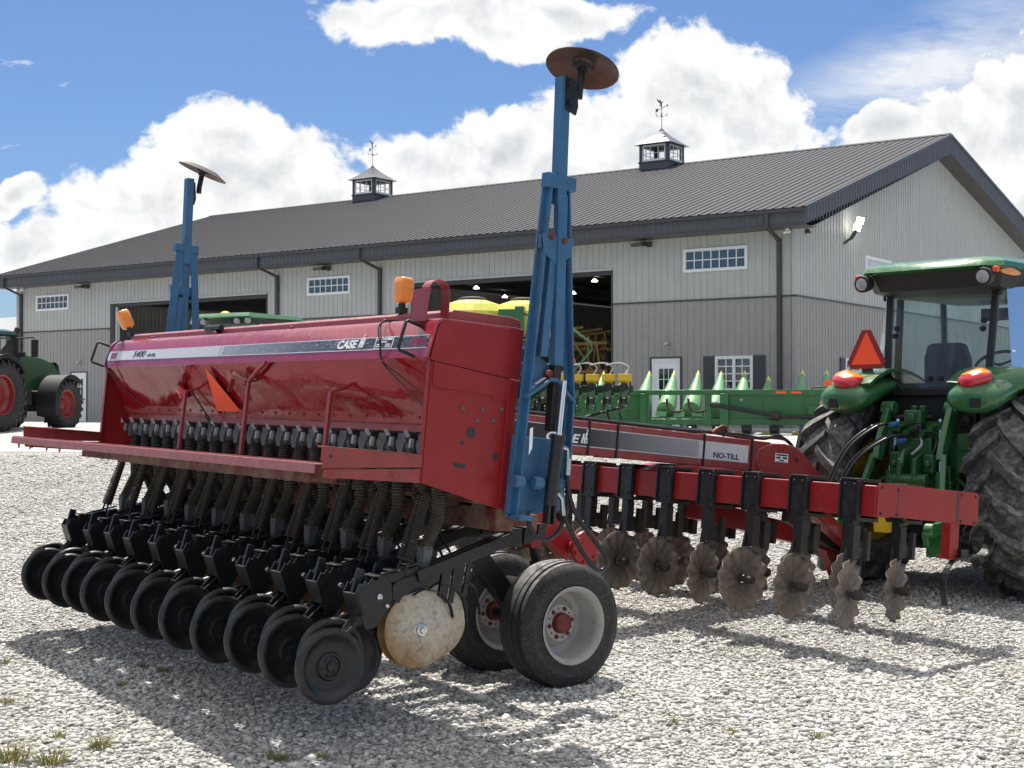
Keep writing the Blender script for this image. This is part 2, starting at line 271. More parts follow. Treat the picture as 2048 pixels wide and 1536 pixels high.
# ------------------------------------------------------------------ mesh helpers
class MB:
    def __init__(s, xf=None): s.v = []; s.f = []; s.mi = []; s.xf = xf
    def add(s, verts, faces, mi=0):
        o = len(s.v); s.v += [s.xf(Vector(p)) if s.xf else Vector(p) for p in verts]
        s.f += [tuple(i + o for i in f) for f in faces]; s.mi += [mi] * len(faces)
    def box(s, c, d, rot=None, mi=0):
        c = Vector(c); h = Vector(d) / 2
        P = [Vector((sx * h.x, sy * h.y, sz * h.z)) for sx in (-1, 1) for sy in (-1, 1) for sz in (-1, 1)]
        if rot is not None: P = [rot @ p for p in P]
        s.add([c + p for p in P], [(0, 1, 3, 2), (4, 6, 7, 5), (0, 4, 5, 1), (2, 3, 7, 6), (0, 2, 6, 4), (1, 5, 7, 3)], mi)
    def bb(s, x0, x1, y0, y1, z0, z1, mi=0):
        s.box(((x0 + x1) / 2, (y0 + y1) / 2, (z0 + z1) / 2), (abs(x1 - x0), abs(y1 - y0), abs(z1 - z0)), None, mi)
    def beam(s, a, b, w, h, up=(0, 0, 1), mi=0):
        a, b = Vector(a), Vector(b); d = (b - a); L = d.length; d.normalize(); up = Vector(up)
        if abs(d.dot(up)) > 0.98: up = Vector((0, 1, 0)) if abs(d.y) < 0.9 else Vector((1, 0, 0))
        x = d.cross(up).normalized(); z = x.cross(d)
        rot = Matrix((x, d, z)).transposed()
        s.box((a + b) / 2, (w, L, h), rot, mi)
    def tube(s, pts, r, n=8, caps=True, mi=0, closed=False):
        pts = [Vector(p) for p in pts]; k = len(pts)
        rr = r if isinstance(r, (list, tuple)) else [r] * k
        t0 = (pts[1] - pts[0]).normalized(); ref = Vector((0, 0, 1)) if abs(t0.z) < 0.9 else Vector((1, 0, 0))
        x = t0.cross(ref).normalized(); V = []; F = []
        for i in range(k):
            t = (pts[min(i + 1, k - 1)] - pts[max(i - 1, 0)]).normalized()
            if closed: t = (pts[(i + 1) % k] - pts[i - 1]).normalized()
            x = (x - t * x.dot(t)).normalized(); y = t.cross(x)
            V += [pts[i] + (x * math.cos(2 * math.pi * j / n) + y * math.sin(2 * math.pi * j / n)) * rr[i] for j in range(n)]
        for i in range(k if closed else k - 1):
            a, b = i * n, ((i + 1) % k) * n
            F += [(a + j, a + (j + 1) % n, b + (j + 1) % n, b + j) for j in range(n)]
        if caps and not closed: F += [tuple(range(n))[::-1], tuple(range((k - 1) * n, k * n))]
        s.add(V, F, mi)
    def lathe(s, prof, o, ax, n=32, mi=0, a0=0.0, a1=None, closed=False, ref=None):
        """prof: (radius, distance along ax)."""
        o = Vector(o); ax = Vector(ax).normalized()
        ref = Vector(ref) if ref else (Vector((0, 0, 1)) if abs(ax.z) < 0.9 else Vector((1, 0, 0)))
        x = (ref - ax * ref.dot(ax)).normalized(); y = ax.cross(x)
        full = a1 is None; a1 = a1 if a1 is not None else 2 * math.pi; k = len(prof); nn = n if full else n + 1
        V = []; F = []
        for j in range(nn):
            a = a0 + (a1 - a0) * j / n; e = x * math.cos(a) + y * math.sin(a)
            V += [o + ax * h + e * r for r, h in prof]
        for j in range(n):
            p, q = j * k, ((j + 1) % nn) * k
            for i in range(k if closed else k - 1):
                i2 = (i + 1) % k
                F.append((p + i, q + i, q + i2, p + i2))
        s.add(V, F, mi)
    def prism(s, pts, vec, mi=0):
        pts = [Vector(p) for p in pts]; vec = Vector(vec); n = len(pts)
        s.add(pts + [p + vec for p in pts], [tuple(range(n)), tuple(range(n, 2 * n))[::-1]] + [(i, (i + 1) % n, (i + 1) % n + n, i + n) for i in range(n)], mi)
    def loft(s, secs, mi=0, caps=True):
        n = len(secs[0]); V = [Vector(p) for q in secs for p in q]; F = []
        for i in range(len(secs) - 1):
            a, b = i * n, (i + 1) * n
            F += [(a + j, a + (j + 1) % n, b + (j + 1) % n, b + j) for j in range(n)]
        if caps: F += [tuple(range(n))[::-1], tuple(range((len(secs) - 1) * n, len(secs) * n))]
        s.add(V, F, mi)
    def helix(s, a, b, r, turns, wr, seg=10, n=5, mi=0):
        a, b = Vector(a), Vector(b); d = (b - a); L = d.length; d.normalize()
        x = d.cross(Vector((1, 0.1, 0))).normalized(); y = d.cross(x); k = int(turns * seg)
        s.tube([a + d * (L * i / k) + (x * math.cos(2 * math.pi * i / seg) + y * math.sin(2 * math.pi * i / seg)) * r for i in range(k + 1)], wr, n, mi=mi)
    def bellows(s, pts, r, pitch, amp, n=10, mi=0):
        pts = [Vector(p) for p in pts]; out = []; rr = []
        segs = [(pts[i + 1] - pts[i]).length for i in range(len(pts) - 1)]; tot = sum(segs); k = int(tot / pitch * 2)
        for i in range(k + 1):
            d = tot * i / k; j = 0
            while j < len(segs) - 1 and d > segs[j]: d -= segs[j]; j += 1
            out.append(pts[j].lerp(pts[j + 1], min(1, d / segs[j]))); rr.append(r + (amp if i % 2 else -amp))
        s.tube(out, rr, n, mi=mi)
    def build(s, name, mats, parent=None, smooth=38, bevel=0.0, loc=None, rot=None):
        me = bpy.data.meshes.new(name); me.from_pydata([tuple(p) for p in s.v], [], s.f); me.update()
        if not isinstance(mats, (list, tuple)): mats = [mats]
        for m in mats: me.materials.append(m)
        if len(mats) > 1: me.polygons.foreach_set('material_index', s.mi)
        b = bmesh.new(); b.from_mesh(me); bmesh.ops.recalc_face_normals(b, faces=b.faces); b.to_mesh(me); b.free()
        if smooth:
            me.polygons.foreach_set('use_smooth', [True] * len(me.polygons)); me.set_sharp_from_angle(angle=R(smooth))
        o = bpy.data.objects.new(name, me); COL.objects.link(o)
        if parent: o.parent = parent
        if loc is not None: o.location = loc
        if rot is not None: o.rotation_euler = rot
        if bevel:
            bv = o.modifiers.new('bevel', 'BEVEL'); bv.width = bevel; bv.segments = 2; bv.limit_method = 'ANGLE'; bv.angle_limit = R(40)
        return o

def tag(o, label=None, cat=None, group=None, kind=None):
    for k, v in (('label', label), ('category', cat), ('group', group), ('kind', kind)):
        if v: o[k] = v
    return o
def empty(name, loc=(0, 0, 0), rotm=None, rz=0, parent=None):
    o = bpy.data.objects.new(name, None); COL.objects.link(o); o.empty_display_size = 0.2
    o.location = loc
    if rotm is not None: o.rotation_euler = rotm.to_euler()
    else: o.rotation_euler = (0, 0, rz)
    if parent: o.parent = parent
    return o
def copy_tree(o, parent=None):
    c = o.copy(); COL.objects.link(c); c.parent = parent if parent else o.parent
    for ch in list(o.children): copy_tree(ch, c)
    return c
def text(body, size, m, parent, o, ex, ey, name='lettering', shear=0.0, thick=0.0012, bold=0.0, width=None, spacing=1.0):
    """Flat lettering: origin o, reading direction ex, up direction ey (parent space)."""
    cu = bpy.data.curves.new('t', 'FONT'); cu.body = body; cu.size = size; cu.shear = shear; cu.extrude = thick; cu.offset = bold; cu.space_character = spacing
    ob = bpy.data.objects.new('t', cu); COL.objects.link(ob)
    dg = bpy.context.evaluated_depsgraph_get(); me = bpy.data.meshes.new_from_object(ob.evaluated_get(dg))
    bpy.data.objects.remove(ob); bpy.data.curves.remove(cu)
    me.name = name; me.materials.clear(); me.materials.append(m)
    xs = [v.co.x for v in me.vertices]; sc = 1.0
    if width: sc = width / (max(xs) - min(xs))
    ex = Vector(ex).normalized(); ey = Vector(ey).normalized(); ez = ex.cross(ey)
    me.transform(Matrix.Translation(Vector(o)) @ Matrix((ex, ey, ez)).transposed().to_4x4() @ Matrix.Diagonal((sc, 1, 1, 1)))
    r = bpy.data.objects.new(name, me); COL.objects.link(r); r.parent = parent
    return r
def arc(c, r, a0, a1, n, e1, e2):
    c, e1, e2 = Vector(c), Vector(e1), Vector(e2)
    return [c + e1 * (r * math.cos(a0 + (a1 - a0) * i / n)) + e2 * (r * math.sin(a0 + (a1 - a0) * i / n)) for i in range(n + 1)]
def curve(pts, n=10):
    """Catmull-Rom through pts."""
    P = [Vector(p) for p in pts]; P = [P[0] * 2 - P[1]] + P + [P[-1] * 2 - P[-2]]; out = []
    for i in range(1, len(P) - 2):
        a, b, c, d = P[i - 1:i + 3]
        for k in range(n):
            t = k / n
            out.append(0.5 * ((2 * b) + (c - a) * t + (2 * a - 5 * b + 4 * c - d) * t * t + (3 * b - a - 3 * c + d) * t ** 3))
    return out + [P[-2]]

# ------------------------------------------------------------------ ground
SL = 0.0326
def gz(y): return SL * (min(y, 42.0) - 9.0)
def gravel_mat():
    m = bpy.data.materials.new('gravel_bed'); m.use_nodes = True; t = m.node_tree; b = t.nodes['Principled BSDF']; N = t.nodes.new; L = t.links.new
    b.inputs['Roughness'].default_value = 0.9
    g = N('ShaderNodeTexCoord')
    vo = N('ShaderNodeTexVoronoi'); vo.inputs['Scale'].default_value = 30; L(g.outputs['Object'], vo.inputs['Vector'])
    hs = N('ShaderNodeSeparateColor'); L(vo.outputs['Color'], hs.inputs[0])
    rp = N('ShaderNodeValToRGB'); rp.color_ramp.elements[0].color = (0.12, 0.118, 0.112, 1); rp.color_ramp.elements[1].color = (0.60, 0.585, 0.555, 1); L(hs.outputs[0], rp.inputs[0])
    n = N('ShaderNodeTexNoise'); n.inputs['Scale'].default_value = 0.5; n.inputs['Detail'].default_value = 5; L(g.outputs['Object'], n.inputs['Vector'])
    mx = N('ShaderNodeMix'); mx.data_type = 'RGBA'; mx.blend_type = 'MULTIPLY'; mx.inputs[0].default_value = 1
    r2 = N('ShaderNodeValToRGB'); r2.color_ramp.elements[0].position = 0.3; r2.color_ramp.elements[0].color = (0.84, 0.83, 0.80, 1); r2.color_ramp.elements[1].color = (1.05, 1.05, 1.05, 1)
    L(n.outputs['Fac'], r2.inputs[0]); L(rp.outputs[0], mx.inputs[6]); L(r2.outputs[0], mx.inputs[7]); L(mx.outputs[2], b.inputs['Base Color'])
    bp = N('ShaderNodeBump'); bp.inputs['Strength'].default_value = 1.0; bp.inputs['Distance'].default_value = 0.03; bp.invert = True
    L(vo.outputs['Distance'], bp.inputs['Height']); L(bp.outputs[0], b.inputs['Normal'])
    return m
mb = MB()
X = 600
ys = [-60, 31.5, 42.0, 900]
mb.add([(sx * X, y, gz(y)) for y in ys for sx in (-1, 1)], [(0, 1, 3, 2), (2, 3, 5, 4), (4, 5, 7, 6)])
gravel = mb.build('gravel_ground', gravel_mat(), smooth=0); tag(gravel, kind='structure')
def concrete_mat():
    m = bpy.data.materials.new('concrete'); m.use_nodes = True; t = m.node_tree; b = t.nodes['Principled BSDF']; N = t.nodes.new; L = t.links.new
    b.inputs['Roughness'].default_value = 0.75
    g = N('ShaderNodeTexCoord')
    n = N('ShaderNodeTexNoise'); n.inputs['Scale'].default_value = 0.8; n.inputs['Detail'].default_value = 8; n.inputs['Roughness'].default_value = 0.65
    mp = N('ShaderNodeMapping'); mp.inputs['Scale'].default_value = (0.25, 1.6, 1); mp.inputs['Rotation'].default_value = (0, 0, R(-14)); L(g.outputs['Object'], mp.inputs[0]); L(mp.outputs[0], n.inputs['Vector'])
    rp = N('ShaderNodeValToRGB'); rp.color_ramp.elements[0].position = 0.3; rp.color_ramp.elements[0].color = (0.27, 0.27, 0.27, 1); rp.color_ramp.elements[1].position = 0.65; rp.color_ramp.elements[1].color = (0.44, 0.43, 0.41, 1)
    L(n.outputs['Fac'], rp.inputs[0]); L(rp.outputs[0], b.inputs['Base Color']); return m
mb = MB()
mb.add([(sx * 90, y, gz(y) + 0.006) for y in (31.2, 42.0, 120) for sx in (-1, 1)], [(0, 1, 3, 2), (2, 3, 5, 4)])
apron = mb.build('concrete_apron', concrete_mat(), smooth=0); tag(apron, kind='structure')

def stones():
    rng = np.random.default_rng(3)
    t = (1 + 5 ** 0.5) / 2
    iv = np.array([(-1, t, 0), (1, t, 0), (-1, -t, 0), (1, -t, 0), (0, -1, t), (0, 1, t), (0, -1, -t), (0, 1, -t), (t, 0, -1), (t, 0, 1), (-t, 0, -1), (-t, 0, 1)], float)
    iv /= np.linalg.norm(iv[0])
    fc = np.array([(0, 11, 5), (0, 5, 1), (0, 1, 7), (0, 7, 10), (0, 10, 11), (1, 5, 9), (5, 11, 4), (11, 10, 2), (10, 7, 6), (7, 1, 8), (3, 9, 4), (3, 4, 2), (3, 2, 6), (3, 6, 8), (3, 8, 9), (4, 9, 5), (2, 4, 11), (6, 2, 10), (8, 6, 7), (9, 8, 1)])
    ov = np.array([(1, 0, 0), (-1, 0, 0), (0, 1, 0), (0, -1, 0), (0, 0, 1), (0, 0, -1)], float)
    of = np.array([(0, 2, 4), (2, 1, 4), (1, 3, 4), (3, 0, 4), (2, 0, 5), (1, 2, 5), (3, 1, 5), (0, 3, 5)])
    Vs, Fs, base = [], [], 0
    for (y0, y1, dens, bv, bf) in ((5.6, 9.6, 2300, iv, fc), (9.6, 13.5, 1900, ov, of), (13.5, 30.5, 700, ov, of)):
        w = 0.37 * y1 + 0.8; n0 = int((y1 - y0) * 2 * w * dens)
        y = rng.uniform(y0, y1, n0); x = rng.uniform(-w, w, n0)
        keep = (np.abs(x) < 0.37 * y + 0.8) & (rng.uniform(size=n0) < np.where(y < 13.5, 1.0, np.clip(1.0 - (y - 13.5) / 18.0, 0.12, 1.0)))
        x, y = x[keep], y[keep]; n = len(x); k = len(bv)
        z = SL * (y - 9)
        s = rng.gamma(5, 0.00235, n).clip(0.0055, 0.028) * np.clip(0.92 + (y - 9.6) * 0.03, 0.95, 1.5)
        big = rng.uniform(size=n) < 0.012; s = np.where(big, s * 1.7, s)
        d = rng.uniform(0.68, 1.28, (n, k, 1)) * bv[None]
        sc = np.stack([rng.uniform(0.85, 1.45, n), rng.uniform(0.7, 1.1, n), rng.uniform(0.4, 0.72, n)], 1) * s[:, None]
        d = d * sc[:, None, :]
        tl = rng.normal(0, 0.3, n); ct, st = np.cos(tl)[:, None], np.sin(tl)[:, None]
        dx_, dy_, dz_ = d[..., 0], d[..., 1] * ct - d[..., 2] * st, d[..., 1] * st + d[..., 2] * ct
        a = rng.uniform(0, 2 * np.pi, n); c, sn = np.cos(a)[:, None], np.sin(a)[:, None]
        V = np.stack([dx_ * c - dy_ * sn + x[:, None], dx_ * sn + dy_ * c + y[:, None], dz_ + (z + s * rng.uniform(0.0, 0.40, n))[:, None]], -1).reshape(-1, 3)
        Vs.append(V.astype(np.float32)); Fs.append((bf[None] + (np.arange(n) * k)[:, None, None] + base).reshape(-1).astype(np.int32)); base += n * k
    V = np.concatenate(Vs); F = np.concatenate(Fs); nf = len(F) // 3
    print('stone faces', nf)
    me = bpy.data.meshes.new('gravel_stones')
    me.vertices.add(len(V)); me.vertices.foreach_set('co', V.ravel())
    me.loops.add(nf * 3); me.loops.foreach_set('vertex_index', F)
    me.polygons.add(nf); me.polygons.foreach_set('loop_start', np.arange(0, nf * 3, 3, dtype=np.int32)); me.polygons.foreach_set('loop_total', np.full(nf, 3, np.int32))
    me.update(); me.validate()
    m = bpy.data.materials.new('crushed_limestone'); m.use_nodes = True; tt = m.node_tree; b = tt.nodes['Principled BSDF']; b.inputs['Roughness'].default_value = 0.85; N = tt.nodes.new; Lk = tt.links.new
    g = N('ShaderNodeNewGeometry'); rp = N('ShaderNodeValToRGB'); e = rp.color_ramp.elements
    e[0].color = (0.24, 0.24, 0.24, 1); e[1].color = (0.78, 0.77, 0.74, 1)
    for p, cl in ((0.10, (0.37, 0.365, 0.35, 1)), (0.35, (0.45, 0.44, 0.415, 1)), (0.75, (0.61, 0.595, 0.565, 1))):
        k = e.new(p); k.color = cl
    Lk(g.outputs['Random Per Island'], rp.inputs[0])
    tx = N('ShaderNodeTexCoord'); n1 = N('ShaderNodeTexNoise'); n1.inputs['Scale'].default_value = 0.55; n1.inputs['Detail'].default_value = 5; mp = N('ShaderNodeMapping'); mp.inputs['Rotation'].default_value = (0, 0, R(35)); mp.inputs['Scale'].default_value = (1.6, 0.5, 1); Lk(tx.outputs['Object'], mp.inputs[0]); Lk(mp.outputs[0], n1.inputs['Vector'])
    r2 = N('ShaderNodeValToRGB'); r2.color_ramp.elements[0].position = 0.32; r2.color_ramp.elements[0].color = (0.80, 0.78, 0.74, 1); r2.color_ramp.elements[1].position = 0.62; r2.color_ramp.elements[1].color = (1.04, 1.04, 1.03, 1); Lk(n1.outputs['Fac'], r2.inputs[0])
    mx = N('ShaderNodeMix'); mx.data_type = 'RGBA'; mx.blend_type = 'MULTIPLY'; mx.inputs[0].default_value = 1; Lk(rp.outputs[0], mx.inputs[6]); Lk(r2.outputs[0], mx.inputs[7]); Lk(mx.outputs[2], b.inputs['Base Color'])
    me.materials.append(m)
    o = bpy.data.objects.new('gravel_stones', me); COL.objects.link(o)
    tag(o, 'loose pale crushed limestone scattered over the gravel yard', 'gravel', kind='stuff')
stones()
# ================================================================== seed drill (local x = -u: u runs along the drill to the left, v towards the hitch, w up)
UV = Vector((-0.59717234, 0.80204424, 0.01049942)); VV = Vector((0.79793909, 0.59534762, -0.09409798)); WV = Vector((0.08172155, 0.04781482, 0.99550757))
DO = Vector((-0.58067, 7.30474, 0.01506))
DROT = Matrix((-UV, VV, WV)).transposed()
drill = empty('seed_drill', DO, DROT)
tag(drill, 'old red seed drill with blue marker arms and black press wheels, raised on the gravel', 'seed drill')
fx = lambda p: Vector((-p.x, p.y, p.z))
def D(): return MB(fx)
def put(mb, name, m, parent=drill, smooth=38, bevel=0.0): return mb.build(name, m, parent, smooth, bevel)
def dirv(*a): return Vector((-a[0], a[1], a[2]))
L_ = 4.6
# --- hopper: rear sheet bellied a little, front sheet, ends
mb = D()
nu, nv = 60, 10
V = []; F = []
for i in range(nu + 1):
    u = 0.02 + (L_ - 0.04) * i / nu
    for j in range(nv + 1):
        t = j / nv; v = 0.0 + 0.19 * t; w = 1.985 - 0.345 * t
        dent = 0.006 * math.sin(u * 5.3 + 0.6) * math.sin(math.pi * t) + 0.005 * math.sin(u * 2.1 + 2 * t * 3.0) * math.sin(math.pi * t)
        V.append((u, v + dent, w + dent * 0.4))
for i in range(nu):
    for j in range(nv):
        a = i * (nv + 1) + j; F.append((a, a + 1, a + nv + 2, a + nv + 1))
mb.add(V, F)
mb.add([(u, v, w) for u in (0.02, L_ - 0.02) for v, w in ((0.01, 1.985), (0.20, 1.64), (0.36, 1.64), (0.57, 1.985))], [(4, 5, 1, 0)[::-1], (1, 5, 6, 2), (2, 6, 7, 3)])
hop = put(mb, 'hopper', M['red'], smooth=60)
mb = D()                                            # bolted lip below the rear sheet
mb.prism([(0.025, 0.165, 1.70), (0.025, 0.158, 1.70), (0.025, 0.185, 1.645), (0.025, 0.20, 1.64), (0.025, 0.20, 1.60), (0.025, 0.21, 1.60), (0.025, 0.21, 1.65)], (L_ - 0.05, 0, 0))
for i in range(24):
    u = 0.14 + i * 0.188
    mb.lathe([(0.0, -0.006), (0.009, -0.006), (0.010, 0.004)], (u, 0.165, 1.677), (0, 0.87, 0.4), 8)
put(mb, 'bolted_flange', M['redold'])
# --- lid with its sloping rear face and raised cap
mb = D()
mb.prism([(-0.005, -0.03, 1.978), (-0.005, 0.012, 2.162), (-0.005, 0.05, 2.196), (-0.005, 0.53, 2.206), (-0.005, 0.585, 2.20), (-0.005, 0.585, 1.935), (-0.005, 0.57, 1.935), (-0.005, 0.57, 2.19), (-0.005, 0.05, 2.18), (-0.005, 0.022, 2.155), (-0.005, -0.018, 1.985)], (L_ + 0.01, 0, 0))
lid = put(mb, 'hopper_lid', M['redlid'], bevel=0.004)
mb = D()
mb.prism([(0.02, 0.10, 2.19), (0.02, 0.105, 2.236), (0.02, 0.13, 2.252), (0.02, 0.50, 2.262), (0.02, 0.575, 2.25), (0.02, 0.58, 2.19)], (L_ - 0.20, 0, 0))
for u in (0.6, 1.7, 2.8, 3.9): mb.lathe([(0, 0.016), (0.012, 0.016), (0.014, 0)], (u, 0.06, 2.197), (0, 0, 1), 8)
put(mb, 'lid_cap', M['redold'], lid, bevel=0.004)
# lid end plate + right end panels
for u0, sgn in ((0.0, -1), (L_, 1)):
    mb = D()
    mb.prism([(u0 - 0.006, -0.012, 1.972), (u0 - 0.006, 0.024, 2.15), (u0 - 0.006, 0.055, 2.185), (u0 - 0.006, 0.575, 2.19), (u0 - 0.006, 0.575, 1.925)], (0.012, 0, 0))
    mb.prism([(u0 + sgn * 0.0075 - 0.0015, 0.02, 1.972), (u0 + sgn * 0.0075 - 0.0015, 0.575, 1.925), (u0 + sgn * 0.0075 - 0.0015, 0.575, 1.92), (u0 + sgn * 0.0075 - 0.0015, 0.0, 1.967)], (0.003, 0, 0))
    mb.lathe([(0, -0.008), (0.012, -0.008), (0.014, 0)], (u0 + sgn * 0.004, 0.10, 2.14), (sgn, 0, 0), 8)
    put(mb, 'lid_end', M['redpan'], lid)
    mb = D()
    o = u0 - 0.005
    mb.prism([(o, 0.0, 1.326), (o, 0.002, 1.834), (o, 0.0, 1.965), (o, 0.575, 1.918), (o, 0.56, 1.20), (o, 0.52, 1.215)], (0.010, 0, 0))
    b_ = u0 + sgn * 0.005                                # upper plate stands proud, its lower edge is the ledge
    mb.prism([(b_, 0.014, 1.832), (b_, 0.012, 1.962), (b_, 0.572, 1.915), (b_, 0.565, 1.80), (b_, 0.41, 1.80), (b_, 0.40, 1.822)], (sgn * 0.008, 0, 0))
    mb.prism([(u0 - sgn * 0.0, -0.006, 1.33), (u0, -0.006, 1.97), (u0, 0.0, 1.97), (u0, 0.0, 1.33)], (-sgn * 0.035, 0, 0))   # rear flange
    mb.bb(u0 + sgn * 0.005, u0 + sgn * 0.016, 0.50, 0.56, 1.25, 1.90)
    pan = put(mb, 'end_panel', M['redpan'], bevel=0.002)
    if sgn < 0:
        mb = D()
        for v, w in ((0.22, 1.735), (0.345, 1.74), (0.315, 1.68), (0.42, 1.69), (0.47, 1.755), (0.53, 1.79)):
            mb.lathe([(0, -0.010), (0.006, -0.012), (0.011, -0.010), (0.013, 0)], (u0 - 0.004, v, w), (-1, 0, 0) and (1, 0, 0), 10)
        put(mb, 'panel_bolt', M['grey'], pan)
        mb = D()
        for v, w, r in ((0.285, 1.612, 0.030), (0.235, 1.555, 0.012), (0.455, 1.50, 0.018)): mb.lathe([(0, 0), (r, 0), (r, 0.001)], (u0 - 0.0065, v, w), (-1, 0, 0), 20)
        mb.prism([(u0 - 0.0055, 0.19, 1.448), (u0 - 0.0055, 0.19, 1.426), (u0 - 0.0055, 0.265, 1.42), (u0 - 0.0055, 0.265, 1.442)], (-0.001, 0, 0))
        put(mb, 'panel_hole', M['inkb'], pan)
# --- decal stripe on the lid (metal-backed strip 2 mm proud)
def lidp(u, t, off=0.0):                                 # t 0..1 up the sloping rear face
    n = Vector((0, -0.975, 0.222)); return Vector((u, -0.03 + 0.042 * t, 1.978 + 0.184 * t)) + n * off
def strip(u0, u1, t0, t1, off, th=0.0012):
    n = Vector((0, -0.975, 0.222)) * th
    return [lidp(u0, t0, off), lidp(u1, t0, off), lidp(u1, t1, off), lidp(u0, t1, off)], n
def stripe_mat():
    m = bpy.data.materials.new('fading_stripe_decal'); m.use_nodes = True; t = m.node_tree; b = t.nodes['Principled BSDF']; N = t.nodes.new; Lk = t.links.new
    tcx = N('ShaderNodeTexCoord'); sp = N('ShaderNodeSeparateXYZ'); Lk(tcx.outputs['Object'], sp.inputs[0])
    mr_ = N('ShaderNodeMapRange'); mr_.inputs[1].default_value = -4.6; mr_.inputs[2].default_value = 0.0; Lk(sp.outputs[0], mr_.inputs[0])
    rp = N('ShaderNodeValToRGB'); e = rp.color_ramp.elements
    e[0].position = 0.02; e[0].color = (0.66, 0.67, 0.70, 1); e[1].position = 0.80; e[1].color = (0.025, 0.03, 0.05, 1)
    k = e.new(0.44); k.color = (0.52, 0.54, 0.57, 1); k = e.new(0.455); k.color = (0.27, 0.29, 0.33, 1)
    Lk(mr_.outputs[0], rp.inputs[0])
    w = N('ShaderNodeTexWave'); w.wave_type = 'RINGS'; w.inputs['Scale'].default_value = 1.4; w.inputs['Distortion'].default_value = 26; w.inputs['Detail'].default_value = 5; w.inputs['Detail Scale'].default_value = 2.2
    mp = N('ShaderNodeMapping'); mp.inputs['Scale'].default_value = (3.2, 1, 14); Lk(tcx.outputs['Object'], mp.inputs[0]); Lk(mp.outputs[0], w.inputs['Vector'])
    n = N('ShaderNodeTexNoise'); n.inputs['Scale'].default_value = 1.7; n.inputs['Detail'].default_value = 3; Lk(tcx.outputs['Object'], n.inputs['Vector'])
    m1 = N('ShaderNodeMapRange'); m1.inputs[1].default_value = 0.72; m1.inputs[2].default_value = 1.0; m1.inputs[4].default_value = 0.62; Lk(w.outputs['Fac'], m1.inputs[0])
    m2 = N('ShaderNodeMapRange'); m2.inputs[1].default_value = 0.38; m2.inputs[2].default_value = 0.62; Lk(n.outputs['Fac'], m2.inputs[0])
    mu = N('ShaderNodeMath'); mu.operation = 'MULTIPLY'; Lk(m1.outputs[0], mu.inputs[0]); Lk(m2.outputs[0], mu.inputs[1])
    mx = N('ShaderNodeMix'); mx.data_type = 'RGBA'; Lk(mu.outputs[0], mx.inputs[0]); Lk(rp.outputs[0], mx.inputs[6]); mx.inputs[7].default_value = (0.62, 0.64, 0.66, 1)
    Lk(mx.outputs[2], b.inputs['Base Color']); b.inputs['Roughness'].default_value = 0.35; return m
mb = D(); q, n = strip(0.03, 4.565, 0.315, 0.655, 0.001); mb.prism(q, n); stp = put(mb, 'stripe_decal', stripe_mat(), lid)
mb = D()
for t0, t1 in ((0.285, 0.313), (0.657, 0.685)): q, n = strip(0.03, 4.565, t0, t1, 0.001); mb.prism(q, n)
q, n = strip(2.50, 2.515, 0.315, 0.655, 0.0022); mb.prism(q, n)
put(mb, 'stripe_border', M['decalw'], stp)
mb = D()
q, n = strip(0.05, 0.20, 0.38, 0.60, 0.0024); mb.prism(q, n); put(mb, 'stripe_inset', M['redlid'], stp); mb = D()
q, n = strip(4.38, 4.50, 0.36, 0.62, 0.0024); mb.prism(q, n)
put(mb, 'stripe_inset', M['redlid'], stp)
EX = Vector((1, 0, 0)); EY = Vector((0, 0.222, 0.975))
def lidt(u, t, off=0.0026): p = lidp(u, t, off); return fx(p)
text('5400', 0.066, M['inkb'], stp, lidt(4.06, 0.40), EX, EY, shear=0.3, bold=0.0008, width=0.235)
text('NO-TILL', 0.030, M['inkb'], stp, lidt(3.78, 0.40), EX, EY, shear=0.3, bold=0.0008, width=0.155)
text('CASE', 0.066, M['white'], stp, lidt(0.985, 0.375), EX, EY, shear=0.25, bold=0.0022, width=0.225)
def mark(parent, o, ex, ey, h, m):
    """Two outer bars, a taller middle bar with a dot, a cross piece: the sheared mark after the word."""
    mb = MB(); ex, ey = Vector(ex), Vector(ey); ez = ex.cross(ey) * 0.0022; o = Vector(o)
    def q(x0, x1, y0, y1): mb.prism([o + ex * (x0 + 0.25 * y0) * h + ey * (y0 * h), o + ex * (x1 + 0.25 * y0) * h + ey * (y0 * h), o + ex * (x1 + 0.25 * y1) * h + ey * (y1 * h), o + ex * (x0 + 0.25 * y1) * h + ey * (y1 * h)], ez)
    q(0, 0.22, 0, 0.95); q(0.68, 0.90, 0, 0.95); q(0.34, 0.56, 0, 1.12); q(0.34, 0.56, 1.2, 1.4); q(0.22, 0.34, 0.40, 0.58); q(0.56, 0.68, 0.40, 0.58)
    return mb.build('lettering', m, parent, 0)
mark(stp, lidt(0.735, 0.375), EX, EY, 0.056, M['white'])
mb = D()
for a in ((0.56, 0.375, 0.315, 0.33), (0.56, 0.375, 0.645, 0.66), (0.56, 0.553, 0.33, 0.645), (0.382, 0.375, 0.33, 0.645)): q, n = strip(*a, 0.0024); mb.prism(q, n)
for t0, t1, ws in ((0.575, 0.63, ((0.545, 0.50), (0.49, 0.455), (0.445, 0.39))), (0.50, 0.545, ((0.50, 0.44),)), (0.43, 0.46, ((0.54, 0.49), (0.45, 0.40))), (0.37, 0.40, ((0.545, 0.485), (0.455, 0.395)))):
    for a, b2 in ws: q, n = strip(a, b2, t0, t1, 0.0024); mb.prism(q, n)
put(mb, 'dealer_sticker', M['white'], stp, smooth=0)
